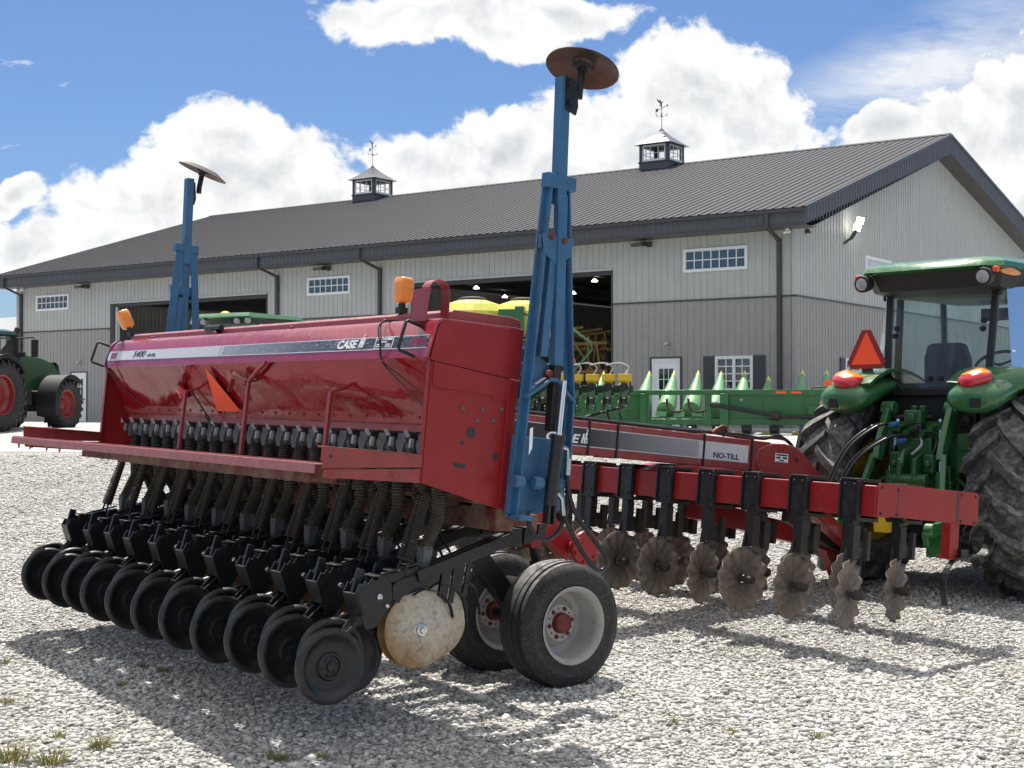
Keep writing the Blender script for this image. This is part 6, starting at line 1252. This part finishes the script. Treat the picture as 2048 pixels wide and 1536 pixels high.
mb.loft([rr(0.66, -0.34, 1.62, 2.79), rr(0.69, -0.37, 1.66, 2.81), rr(0.68, -0.34, 1.62, 2.855), rr(0.60, -0.20, 1.45, 2.905), rr(0.38, 0.05, 1.1, 2.92)]); rf = mb.build('cab_roof', M['green'], ft, 40)
mb = MB(); mb.loft([rr(0.50, -0.06, 1.45, 2.60), rr(0.60, -0.26, 1.6, 2.64), rr(0.65, -0.32, 1.61, 2.795)]); mb.build('roof_liner', M['blackm'], rf, 30)
for s in (-1, 1):
    mb = MB(); mb.lathe([(0, 0.0), (0.074, 0.0), (0.078, 0.03), (0.07, 0.10), (0.03, 0.13)], (s * 0.575, -0.40, 2.71), (-0.05 * s, 1, 0.15), 22); wl = mb.build('work_lamp', M['blackm'], ft, 40)
    mb = MB(); mb.lathe([(0.056, 0.0), (0.05, -0.008), (0, -0.012)], (s * 0.575, -0.402, 2.71), (-0.05 * s, 1, 0.15), 22); mb.build('lens', M['lens'], wl, 50)
    mb = MB(); mb.loft([[Vector((s * (0.665 + 0.02 * math.sin(math.pi * k / 6)), -0.24 + 0.36 * k / 6, 2.765)) + Vector((s * 0.012 * math.cos(q), 0, 0.032 * math.sin(q) * (0.35 + 0.65 * math.sin(math.pi * min(1, (k + 0.4) / 6.8))))) for q in [2 * math.pi * j / 10 for j in range(10)]] for k in range(7)]); mb.build('side_marker_lamp', M['amber'], ft, 50)
    mb = MB(); mb.box((s * 0.655, -0.315, 2.775), (0.05, 0.05, 0.05)); mb.build('rear_marker_lamp', M['smv'], ft, 0, 0.012)
for x, z in ((-0.41, 2.32), (-0.42, 2.25), (0.42, 2.36), (0.415, 2.29), (-0.05, 1.86), (0.05, 1.86)): mb = MB(); mb.lathe([(0, -0.02), (0.022, -0.018), (0.026, 0.0), (0.026, 0.015)], (x, yy(z) - 0.004, z), (0, 1, 0), 14); mb.build('glass_knob', M['blackm'], ft, 45)
for s in (-1, 1):
    for y, z, x in ((-0.02, 2.60, 0.545), (-0.02, 1.83, 0.56)): mb = MB(); mb.lathe([(0, 0.02), (0.024, 0.016), (0.026, 0)], (s * x, y, z), (s, -0.3, 0), 12); mb.build('glass_knob', M['blackm'], ft, 45)
mb = MB(); mb.loft([rr(0.25, 0.12, 0.62, 1.55, 0.06), rr(0.27, 0.10, 0.64, 1.66, 0.08), rr(0.24, 0.14, 0.60, 1.70, 0.08)])
mb.loft([[(sx * w, y + d, z) for sx, d in ((-1, -0.05), (1, -0.05), (1, 0.06), (-1, 0.06))] for w, y, z in ((0.20, 0.14, 1.66), (0.22, 0.12, 1.85), (0.21, 0.10, 2.05), (0.17, 0.09, 2.16), (0.12, 0.09, 2.18))]); mb.build('seat', M['seat'], ft, 50, 0.03)
mb = MB(); cs = Vector((0.06, 0.98, 2.02)); n = Vector((0.0, -0.55, 0.83)).normalized(); e1 = Vector((1, 0, 0)); e2 = n.cross(e1)
mb.tube([cs + (e1 * math.cos(q) + e2 * math.sin(q)) * 0.205 for q in [2 * math.pi * k / 32 for k in range(32)]], 0.016, 8, closed=True)
for q in (0.5, 2.6, 4.7): mb.tube([cs + n * -0.03, cs + (e1 * math.cos(q) + e2 * math.sin(q)) * 0.2], 0.012, 6)
mb.tube([cs - n * 0.02, cs - n * 0.5], 0.035, 10); mb.build('steering_wheel', M['blackm'], ft, 60)
mb = MB(); mb.bb(-0.35, 0.35, 1.2, 1.5, 1.3, 1.85); mb.loft([[(0.34, 0.1, 1.4), (0.56, 0.1, 1.4), (0.56, 0.8, 1.4), (0.34, 0.8, 1.4)], [(0.36, 0.12, 1.86), (0.54, 0.12, 1.84), (0.54, 0.78, 1.78), (0.36, 0.78, 1.78)]]); mb.tube([(0.45, 0.6, 1.8), (0.46, 0.62, 2.0)], 0.014, 8); mb.lathe([(0, 0.03), (0.025, 0.01), (0.02, -0.03)], (0.46, 0.62, 2.02), (0, 0, 1), 10); mb.build('console', M['blackm'], ft, 30, 0.02)
mb = MB(); mb.tube([(-0.1, 1.35, 2.5), (-0.1, 1.42, 2.5)], 0.02, 8); mb.box((-0.1, 1.33, 2.5), (0.34, 0.03, 0.12)); mb.build('cab_mirror', M['blackm'], ft, 0, 0.02)
# warning triangle, hitch, hoses
mb = MB(); o = Vector((-0.55, -0.36, 0)); mb.prism([o + Vector(p) for p in ((-0.045, 0, 2.30), (0.045, 0, 2.30), (0.19, 0, 2.02), (0.165, 0, 1.95), (-0.165, 0, 1.95), (-0.19, 0, 2.02))], (0, 0.004, 0)); sm = mb.build('warning_triangle', M['smvred'], ft, 0)
mb = MB(); mb.prism([o + Vector(p) for p in ((0, -0.0025, 2.285), (0.152, -0.0025, 1.99), (-0.152, -0.0025, 1.99))], (0, 0.002, 0)); mb.build('triangle_centre', M['smv'], sm, 0)
mb = MB(); mb.bb(-0.60, -0.50, -0.353, -0.33, 1.90, 2.1); mb.build('triangle_bracket', M['blackm'], sm, 0)
def arm3(s):
    mb = MB(); x = s * 0.30
    mb.prism([(x - 0.03, -0.28, 1.62), (x - 0.03, -0.36, 1.66), (x - 0.03, -0.44, 1.64), (x - 0.03, -0.62, 1.30), (x - 0.03, -0.66, 1.16), (x - 0.03, -0.58, 1.14), (x - 0.03, -0.36, 1.50)], (0.06, 0, 0)); mb.tube([(x - 0.06, -0.40, 1.60), (x + 0.06, -0.40, 1.60)], 0.06, 14)
    mb.beam((x + s * 0.03, -0.62, 1.2), (x + s * 0.12, -0.86, 0.62), 0.05, 0.05); mb.beam((x + s * 0.10, -0.1, 0.66), (x + s * 0.14, -1.05, 0.60), 0.045, 0.10); mb.tube([(x + s * 0.10, -1.07, 0.60), (x + s * 0.18, -1.07, 0.60)], 0.06, 14)
    a = mb.build('lift_arm', M['green'], ft, 40, 0.008)
    mb = MB(); mb.tube([(x - s * 0.10, -0.42, 1.50), (x - s * 0.06, -0.5, 0.98)], 0.028, 12); mb.build('lift_rod', M['chrome'], a, 50)
    mb = MB(); mb.tube([(x - s * 0.065, -0.49, 1.05), (x - s * 0.05, -0.53, 0.62)], 0.05, 14); mb.build('lift_cylinder', M['green'], a, 50)
arm3(-1); arm3(1)
mb = MB(); mb.bb(-0.16, 0.16, -0.52, -0.34, 1.02, 1.34)
for x in (-0.09, 0.05): mb.prism([(x, -0.5, 1.22), (x, -0.66, 1.16), (x, -0.68, 0.98), (x, -0.5, 0.86)], (0.04, 0, 0))
mb.tube([(-0.14, -0.62, 0.98), (0.18, -0.62, 0.98)], 0.055, 14); mb.bb(-0.3, 0.3, -0.45, -0.3, 0.75, 1.1); mb.lathe([(0, 0), (0.12, 0), (0.12, 0.05), (0, 0.06)], (0, -0.5, 0.82), (0, -1, 0), 18); mb.tube([(-0.1, -0.3, 1.4), (-0.1, -0.32, 1.62)], 0.035, 10); mb.tube([(-0.02, -0.3, 1.4), (-0.02, -0.32, 1.62)], 0.035, 10); mb.build('top_link_bracket', M['greend'], ft, 40, 0.01)
mb = MB()
for k in range(6): mb.tube([(-0.20 + k * 0.075, -0.42, 1.40 + 0.04 * (k % 2)), (-0.21 + k * 0.075, -0.56, 1.38 + 0.04 * (k % 2))], 0.028, 10)
mb.bb(-0.26, 0.26, -0.46, -0.32, 1.34, 1.48); mb.build('valve_block', M['greend'], ft, 40)
mb = MB()
for k, x in enumerate((-0.13, -0.05)): mb.tube([(x - 0.01, -0.56, 1.46 - 0.14 * k), (x - 0.04, -0.64, 1.45 - 0.14 * k)], 0.024, 10)
mb.build('hose_coupler', M['blue'], ft, 40)
mb = MB()
for k in range(4):
    x = -0.19 + 0.05 * k; z = 1.46 - 0.10 * (k // 2)
    mb.tube(curve([(x, -0.56, z), (x - 0.10, -0.72, z - 0.02), (x - 0.24 - 0.015 * k, -0.95, z - 0.22), (x - 0.34 - 0.02 * k, -1.15, z - 0.6), (x - 0.36 - 0.02 * k, -1.4, z - 0.8)], 8), 0.0135, 8)
mb.build('hydraulic_hose', M['hydr'], ft, 60)
mb = MB(); mb.beam((0, -0.2, 0.45), (0, -1.05, 0.45), 0.09, 0.05); mb.bb(-0.1, 0.1, -0.4, -0.1, 0.38, 0.6); mb.build('drawbar', M['black'], ft, 30)
mb = MB(); mb.beam((-0.05, -0.45, 0.70), (-0.05, -1.0, 0.62), 0.14, 0.14); mb.build('driveline_guard', M['yellow'], ft, 40)
mb = MB(); mb.bb(0.36, 0.54, -0.44, -0.30, 1.05, 1.38); mb.tube([(0.36, -0.45, 1.25), (0.70, -0.47, 1.24)], 0.012, 8); mb.build('tool_box', M['green'], ft, 30, 0.01); mb = MB(); mb.beam((0.30, -0.45, 0.6), (0.30, -0.9, 0.50), 0.06, 0.12); mb.bb(0.2, 0.42, -0.7, -0.5, 0.34, 0.56); mb.build('stabilizer', M['green'], ft, 30, 0.01)
mb = MB(); mb.beam((-1.22, -0.55, 0.9), (-1.16, -0.42, 1.42), 0.06, 0.06); mb.build('side_marker_post', M['blackm'], ft, 0)
for k, (pts, rr_, mm) in enumerate((
    ([(-0.12, -0.46, 1.38), (-0.2, -0.52, 1.2), (-0.1, -0.56, 1.05), (0.02, -0.5, 0.95)], 0.014, 'hydr'), ([(0.12, -0.44, 1.4), (0.2, -0.5, 1.3), (0.16, -0.55, 1.1), (0.22, -0.5, 0.95)], 0.012, 'hydr'),
    ([(0.05, -0.5, 1.36), (0.1, -0.58, 1.28), (0.02, -0.6, 1.2)], 0.012, 'greyl'), ([(-0.28, -0.4, 1.5), (-0.16, -0.44, 1.52), (0.0, -0.42, 1.5), (0.14, -0.44, 1.52)], 0.02, 'blackm'),
    ([(0.30, -0.36, 1.0), (0.45, -0.46, 0.9), (0.42, -0.66, 0.7)], 0.018, 'greend'), ([(-0.34, -0.36, 1.0), (-0.46, -0.5, 0.86), (-0.42, -0.8, 0.68)], 0.018, 'greend'),
    ([(0.0, -0.56, 1.25), (0.0, -0.7, 1.22), (0.02, -0.78, 1.12)], 0.02, 'greend'))):
    mb = MB(); mb.tube(curve(pts, 6), rr_, 8); mb.build('hitch_line', M[mm], ft, 50)
for x, y, z, sx2, sy2, sz2, mm in ((0.0, -0.5, 1.52, 0.16, 0.10, 0.12, 'greend'), (0.15, -0.52, 1.12, 0.10, 0.08, 0.16, 'greend'), (-0.17, -0.5, 1.12, 0.10, 0.10, 0.2, 'green'), (0.05, -0.53, 1.42, 0.08, 0.08, 0.08, 'black'), (-0.24, -0.38, 0.84, 0.14, 0.14, 0.2, 'green'), (0.24, -0.4, 0.86, 0.14, 0.12, 0.22, 'green'), (0.42, -0.32, 1.5, 0.16, 0.1, 0.14, 'black'), (-0.44, -0.22, 1.45, 0.12, 0.1, 0.3, 'black')):
    mb = MB(); mb.box((x, y, z), (sx2, sy2, sz2)); mb.tube([(x, y - sy2 / 2, z), (x, y - sy2 / 2 - 0.035, z)], min(sx2, sz2) * 0.3, 10); mb.build('hitch_block', M[mm], ft, 40, 0.012)
# tan glove lying beside the wheel
gl = empty('work_glove', (0, 0, 0)); ftM = Matrix.Translation(ft.location) @ Matrix.Rotation(-R(44), 4, 'Z')
gl.matrix_world = ftM @ Matrix.Translation((0.02, 0.82, 1.96)); tag(gl, 'small tan work glove beside the steering wheel in the tractor cab', 'glove')
mb = MB(); mb.loft([[Vector((x, 0.035 * math.cos(q), 0.018 * math.sin(q) + h)) for q in [2 * math.pi * k / 10 for k in range(10)]] for x, h in ((-0.07, 0), (-0.03, 0.012), (0.02, 0.015), (0.045, 0.012))])
for k in range(4): mb.tube(curve([(0.04, -0.028 + 0.019 * k, 0.012), (0.085, -0.03 + 0.02 * k, 0.02), (0.12 - 0.012 * abs(k - 1.5), -0.032 + 0.021 * k, -0.01)], 4), [0.011] * 8 + [0.007], 8)
mb.tube(curve([(-0.02, 0.03, 0.01), (0.02, 0.06, 0.012), (0.05, 0.07, -0.005)], 4), [0.013] * 8 + [0.008], 8); mb.build('glove_leather', M['skin'], gl, 60)
mb = MB(); mb.tube([(-0.10, 0, -0.004), (-0.065, 0, 0.002)], 0.034, 12); mb.build('glove_cuff', M['skin'], gl, 50)

# ================================================================== corn head
ch = empty('corn_head', (6.05, 38.8, gz(38.8) + 0.006), rz=-R(15)); tag(ch, 'green corn head with upright pale snouts and yellow tips, resting in front of the shed', 'corn head')
mb = MB()
mb.bb(-4.6, 3.3, -0.07, 0.07, 1.06, 1.20); mb.bb(-4.6, 3.3, -0.06, 0.08, 0.24, 0.40); mb.bb(-4.6, -2.44, 0.0, 0.03, 0.40, 1.06); mb.bb(-0.16, 3.3, 0.0, 0.03, 0.40, 1.06)
for x in (-4.5, -2.40, -0.68, -0.22): mb.bb(x - 0.09, x + 0.09, -0.10, 0.06, 0.20, 1.06)
mb.bb(-0.35, -0.12, -0.16, -0.06, 0.06, 1.10); mb.bb(-2.55, -2.38, -0.16, -0.06, 0.2, 1.1); mb.bb(-2.3, -0.8, -0.05, 0.4, 0.36, 0.42); mb.bb(2.0, 3.3, -0.08, 0.0, 0.42, 0.75)
mb.build('header_frame', M['green'], ch, 30, 0.008)
mb = MB()
for x in (0.8, 1.9, 2.9): mb.bb(x - 0.01, x + 0.01, -0.012, 0.0, 0.42, 1.05)
mb.bb(1.15, 1.45, -0.075, -0.071, 1.11, 1.16)
mb.build('panel_seam', M['greend'], ch, 0)
for x in (1.15, 1.55): mb = MB(); mb.bb(x, x + 0.28, -0.078, -0.072, 1.095, 1.155); mb.build('orange_reflector', M['smv'], ch, 0)
for x in (-3.97, -3.3, -2.62, -1.9, -1.2, -0.54, 0.13, 0.8, 1.75, 2.42, 3.1):
    lowr = 0.16 if 0.3 < x < 1.2 else 0.0
    mb = MB(); secs = []
    for y, z, rx, rz2 in ((0.25, 0.62, 0.26, 0.26), (0.7, 0.85, 0.25, 0.24), (1.2, 1.20 - lowr, 0.18, 0.17), (1.6, 1.50 - lowr, 0.10, 0.10), (1.75, 1.60 - lowr, 0.07, 0.07)):
        secs.append([(x + rx * math.cos(q), y - rz2 * 0.5 * math.sin(q), z + rz2 * math.sin(q)) for q in [2 * math.pi * k / 14 for k in range(14)]])
    mb.loft(secs); sn = mb.build('snout', M['poly'], ch, 50)
    mb = MB(); mb.lathe([(0.075, -0.04), (0.072, 0.04), (0.03, 0.13), (0.004, 0.20), (0, 0.20)], (x, 1.76, 1.61 - lowr), (0, 0.5, 0.87), 12); mb.build('snout_tip', M['dome'], sn, 40)
for x in (-1.85, -1.25): 
    mb = MB(); mb.tube(curve([(x, 0.1, 0.95), (x + 0.06, 0.0, 0.7), (x + 0.25, -0.02, 0.6), (x + 0.45, 0.1, 0.62)], 5), 0.035, 8); mb.build('auger_curve', M['hubrust'], ch, 50)
mb = MB(); mb.bb(-2.3, -0.8, 0.1, 0.7, 0.42, 0.46)
for x in (-2.0, -1.5, -1.0): mb.box((x, 0.2, 0.54), (0.3, 0.3, 0.14))
mb.build('deck', M['poly'], ch, 0)
mb = MB(); mb.tube([(-0.55, -0.18, 0.80), (1.1, -0.20, 0.50)], 0.055, 12); mb.tube([(-0.6, -0.18, 0.81), (-0.45, -0.18, 0.78)], 0.075, 12); mb.tube([(1.0, -0.2, 0.5), (1.25, -0.2, 0.48)], 0.12, 12); mb.tube([(1.25, -0.2, 0.47), (2.6, -0.2, 0.46)], 0.05, 10); mb.build('drive_shaft', M['blackm'], ch, 45)
for x in (-3.9, -3.2, -2.5, -1.85, -1.15, -0.45, 0.35, 1.1, 1.9, 2.6):
    mb = MB(); mb.box((x, 0.1, 0.13), (0.26, 0.3, 0.24)); mb.tube([(x - 0.05, -0.15, 0.12), (x + 0.1, -0.15, 0.12)], 0.08, 10); ru = mb.build('row_gearbox', M['black'], ch, 40)
    mb = MB(); mb.loft([[(x - 0.34, -0.05, 0.0), (x - 0.10, -0.05, 0.0), (x - 0.10, 0.5, 0.0), (x - 0.34, 0.5, 0.0)], [(x - 0.32, -0.08, 0.05), (x - 0.12, -0.08, 0.05), (x - 0.12, 0.5, 0.06), (x - 0.32, 0.5, 0.06)]]); mb.build('skid', M['dome'], ru, 0)
mb = MB(); mb.box((2.55, -0.02, 1.38), (0.30, 0.05, 0.12)); mb.build('red_marker_lamp', M['smv'], ch, 0); mb = MB(); mb.lathe([(0, -0.05), (0.05, -0.05), (0.055, 0)], (2.55, -0.03, 1.27), (0, 1, 0), 14); mb.build('amber_marker_lamp', M['amber'], ch, 40); mb = MB(); mb.tube([(2.1, 0, 1.2), (2.15, 0, 1.26), (2.5, 0, 1.27), (2.55, 0, 1.35)], 0.025, 8); mb.build('lamp_bracket', M['greend'], ch, 40)
mb = MB(); mb.box((0.22, -0.02, 0.93), (0.08, 0.04, 0.07)); mb.lathe([(0, -0.04), (0.05, -0.03), (0.05, 0)], (2.35, -0.01, 0.83), (0, 1, 0), 12); mb.build('panel_fitting', M['lens'], ch, 30)

# ================================================================== planter behind the drill
pl = empty('row_planter', (0.6, 33.0, gz(33.0) + 0.006), rz=-R(8)); tag(pl, 'green row planter with two yellow tanks, behind the right end of the seed drill', 'planter')
mb = MB(); mb.bb(-4.4, 2.2, 0.25, 0.43, 1.25, 1.43); mb.bb(-1.6, 0.2, 0.3, 2.2, 1.1, 1.3); mb.bb(-0.85, -0.65, 0.3, 4.5, 0.9, 1.15); mb.bb(-1.7, 0.3, 0.4, 1.8, 2.35, 2.5)
for x in (-1.6, -0.9, -0.1, 0.25): mb.bb(x - 0.06, x + 0.06, 0.5, 0.62, 1.3, 2.4)
mb.beam((-0.2, 0.3, 2.45), (-0.2, 0.3, 1.35), 0.1, 0.1); mb.build('planter_frame', M['greend'], pl, 30, 0.01)
for x, y, sc in ((-1.70, 0.9, 1.0), (-0.50, 1.35, 0.92)):
    mb = MB(); mb.lathe([(0, 0), (0.70, 0), (0.80, 0.08), (0.82, 0.5), (0.80, 0.62), (0.66, 0.80), (0.30, 0.92), (0.24, 0.94), (0, 0.94)], (x, y, 2.58), (0, 0, 1), 14); tk = mb.build('seed_tank', M['ypoly'], pl, 20)
    mb = MB(); mb.lathe([(0.33, 0), (0.34, 0.05), (0.2, 0.08), (0, 0.09)], (x, y, 3.49), (0, 0, 1), 24); mb.build('tank_lid', M['trim'], tk, 40)
mb = MB(); mb.bb(-0.95, -0.48, 0.1, 0.42, 2.55, 3.22); mb.bb(-0.55, -0.33, 0.05, 0.45, 2.7, 3.28); gb_ = mb.build('tank_bracket', M['green'], pl, 0, 0.02)
text('77', 0.26, M['white'], gb_, (-0.97, 0.095, 2.82), (1, 0, 0), (0, 0, 1), shear=0.2, thick=0.002)
mb = MB(); mb.prism([(-0.62, 0.02, 2.85), (-0.42, 0.02, 2.62), (-0.68, 0.02, 2.62)], (0, 0.02, 0)); mb.prism([(0.78, 0.0, 2.28), (0.88, 0.0, 1.98), (0.64, 0.0, 1.98)], (0, 0.02, 0)); mb.build('warning_triangle', M['smv'], pl, 0)
mb = MB(); mb.tube(curve([(-0.35, 0.05, 3.1), (-0.1, 0.0, 3.0), (0.1, 0.1, 2.7), (0.15, 0.2, 2.5)], 5), 0.025, 6); mb.build('tank_hose', M['hydr'], pl, 50)
mb = MB(); mb.tube([(0.5, 0.35, 3.0), (0.95, 0.25, 2.62), (1.22, 0.2, 2.42), (1.24, 0.2, 2.26), (0.9, 0.25, 1.86), (0.5, 0.3, 1.55)], 0.028, 8); mb.tube([(0.4, 0.3, 2.4), (0.9, 0.25, 1.9)], 0.022, 8); mb.build('fold_rod', M['green'], pl, 40)
mb = MB(); mb.tube([(0.7, -0.1, 0.62), (1.1, -0.1, 0.68), (2.0, -0.1, 0.92)], 0.04, 8); mb.tube([(0.55, -0.1, 0.62), (0.8, -0.1, 0.62)], 0.11, 10)
for x in (1.62, 1.9): mb.tube(curve([(x, -0.1, 0.78), (x + 0.05, -0.12, 0.62), (x + 0.02, -0.1, 0.45)], 4), 0.03, 6)
mb.build('marker_shaft', M['blackm'], pl, 45)
def prow(x):
    r = MB(); r.loft([[(-0.10, 0.28, 1.15), (0.10, 0.28, 1.15), (0.10, 0.28, 1.42), (-0.10, 0.28, 1.42)], [(-0.09, -0.15, 1.05), (0.09, -0.15, 1.05), (0.09, -0.15, 1.36), (-0.09, -0.15, 1.36)], [(-0.05, -0.42, 1.0), (0.05, -0.42, 1.0), (0.05, -0.42, 1.12), (-0.05, -0.42, 1.12)]]); root = r.build('planter_row_unit', M['greend'], pl, 30, 0.01); root.location = (x, 0, 0)
    r = MB(); r.bb(-0.15, 0.15, -0.18, 0.12, 1.52, 1.68); r.loft([[(-0.13, -0.16, 1.52), (0.13, -0.16, 1.52), (0.13, 0.1, 1.52), (-0.13, 0.1, 1.52)], [(-0.05, -0.1, 1.40), (0.05, -0.1, 1.40), (0.05, 0.05, 1.40), (-0.05, 0.05, 1.40)]]); r.build('seed_hopper', M['yellow'], root, 0, 0.01)
    r = MB(); r.lathe([(0, -0.03), (0.11, -0.03), (0.12, 0.03), (0, 0.03)], (-0.02, -0.2, 1.36), (0.5, -1, 0), 18); r.tube([(0.1, -0.1, 1.2), (0.14, -0.2, 1.3), (0.13, -0.1, 1.5)], 0.02, 6); r.build('seed_meter', M['blackm'], root, 45)
    r = MB()
    for s in (-1, 1):
        r.lathe([(0, -0.015), (0.15, -0.012), (0.17, 0), (0.15, 0.012), (0, 0.015)], (s * 0.07, -0.5, 1.02), (1, s * 0.15, 0.1 * s), 24)
        for k in range(14): q = 2 * math.pi * k / 14; r.beam((s * 0.07, -0.5 + 0.16 * math.cos(q), 1.02 + 0.16 * math.sin(q)), (s * 0.09, -0.5 + 0.205 * math.cos(q), 1.02 + 0.205 * math.sin(q)), 0.02, 0.03, (1, 0, 0))
    r.build('closing_wheel', M['coulterblk'], root, 30)
    r = MB(); r.lathe([(0, -0.03), (0.04, -0.03), (0.05, 0)], (-0.1, -0.5, 1.02), (1, 0, 0), 12); r.tube(curve([(0.0, 0.1, 1.66), (0.08, 0.2, 1.85), (-0.15, 0.25, 1.95), (-0.45, 0.2, 1.9)], 5), 0.02, 6); r.build('row_hose', M['greyl'], root, 45)
    return root
pr0 = prow(2.02)
for k in range(1, 15): o = copy_tree(pr0); o.location = (2.02 - 0.372 * k, 0, 0)
for x in (-1.9, 0.1):
    mb = MB(); mb.lathe([(0, -0.18), (0.28, -0.18), (0.48, -0.16), (0.52, -0.1), (0.52, 0.1), (0.48, 0.16), (0.28, 0.18), (0, 0.18)], (x, 0.9, 0.52), (1, 0, 0), 32); mb.beam((x + 0.3, 0.9, 0.52), (x + 0.3, 0.7, 1.2), 0.12, 0.12); mb.build('transport_wheel', M['rubber'], pl, 40)

# ================================================================== grass tufts in the gravel
gm = mat('dry_grass', (0.19, 0.20, 0.06), 0.7, var=0.35, scale=40, dirt=((0.35, 0.27, 0.10), 0.5, 20))
def tuft(x, y, size, n, seed, label):
    rg = random.Random(seed); mb = MB()
    for k in range(int(n * 0.8)):
        a = rg.uniform(0, 6.28); r = size * 0.55 * math.sqrt(rg.random()); b = Vector((r * math.cos(a), r * math.sin(a) * 0.7, 0.0)); h = size * rg.uniform(0.2, 0.7)
        d = Vector((math.cos(a), math.sin(a), 0)) * h * rg.uniform(0.4, 1.5) + Vector((rg.uniform(-.02, .02), rg.uniform(-.02, .02), 0)); w = Vector((-math.sin(a + rg.uniform(-1, 1)), math.cos(a), 0)).normalized() * 0.0022
        m1 = b + d * 0.4 + Vector((0, 0, h * 0.7)); t = b + d + Vector((0, 0, h * rg.uniform(0.55, 1.0)))
        mb.add([b - w, b + w, m1 + w, m1 - w, t], [(0, 1, 2, 3), (3, 2, 4)])
    o = mb.build('grass_tuft', gm, None, 0); o.location = (x, y, gz(y) + 0.008); tag(o, label, 'grass tuft', 'grass tufts in the gravel')
for k, (x, y, s, n, lb) in enumerate((
    (-2.52, 7.16, 0.17, 220, 'largest grass tuft, spilling out of the bottom left corner of the gravel'),
    (-2.30, 7.12, 0.13, 160, 'yellowish grass tuft just right of the one in the bottom left corner'),
    (-2.14, 7.42, 0.10, 150, 'bright grass tuft on sunlit gravel below the tip of the drill shadow'),
    (-2.42, 7.62, 0.055, 60, 'tiny faint grass tuft above the bright sunlit tuft at lower left'),
    (-1.18, 7.20, 0.09, 110, 'low grass tuft at the bottom edge, where sunlight meets the drill shadow'),
    (-0.96, 7.22, 0.06, 60, 'small dark grass tuft inside the shadow at the bottom edge'),
    (-2.97, 8.37, 0.08, 70, 'sparse grass tuft at the left edge, on sunlit gravel'),
    (-3.37, 9.45, 0.075, 60, 'small grass tuft at the far left, left of the drill shadow tip'),
    (-2.42, 8.84, 0.06, 50, 'thin dark sprig of grass in the sunlit gravel below the shadow edge'),
    (-2.42, 9.35, 0.06, 70, 'green tuft inside the drill shadow, left of its twin'),
    (-2.26, 9.22, 0.06, 70, 'green tuft inside the drill shadow, right of its twin'),
    (0.90, 7.93, 0.055, 60, 'lone grass tuft on bright gravel in front of the gauge wheels'),
    (1.20, 7.73, 0.05, 50, 'faint grass tuft between the two others in front of the coulters'),
    (1.63, 7.62, 0.06, 60, 'rightmost small grass tuft on the bright gravel'))):
    tuft(x, y, s, n, k + 11, lb)
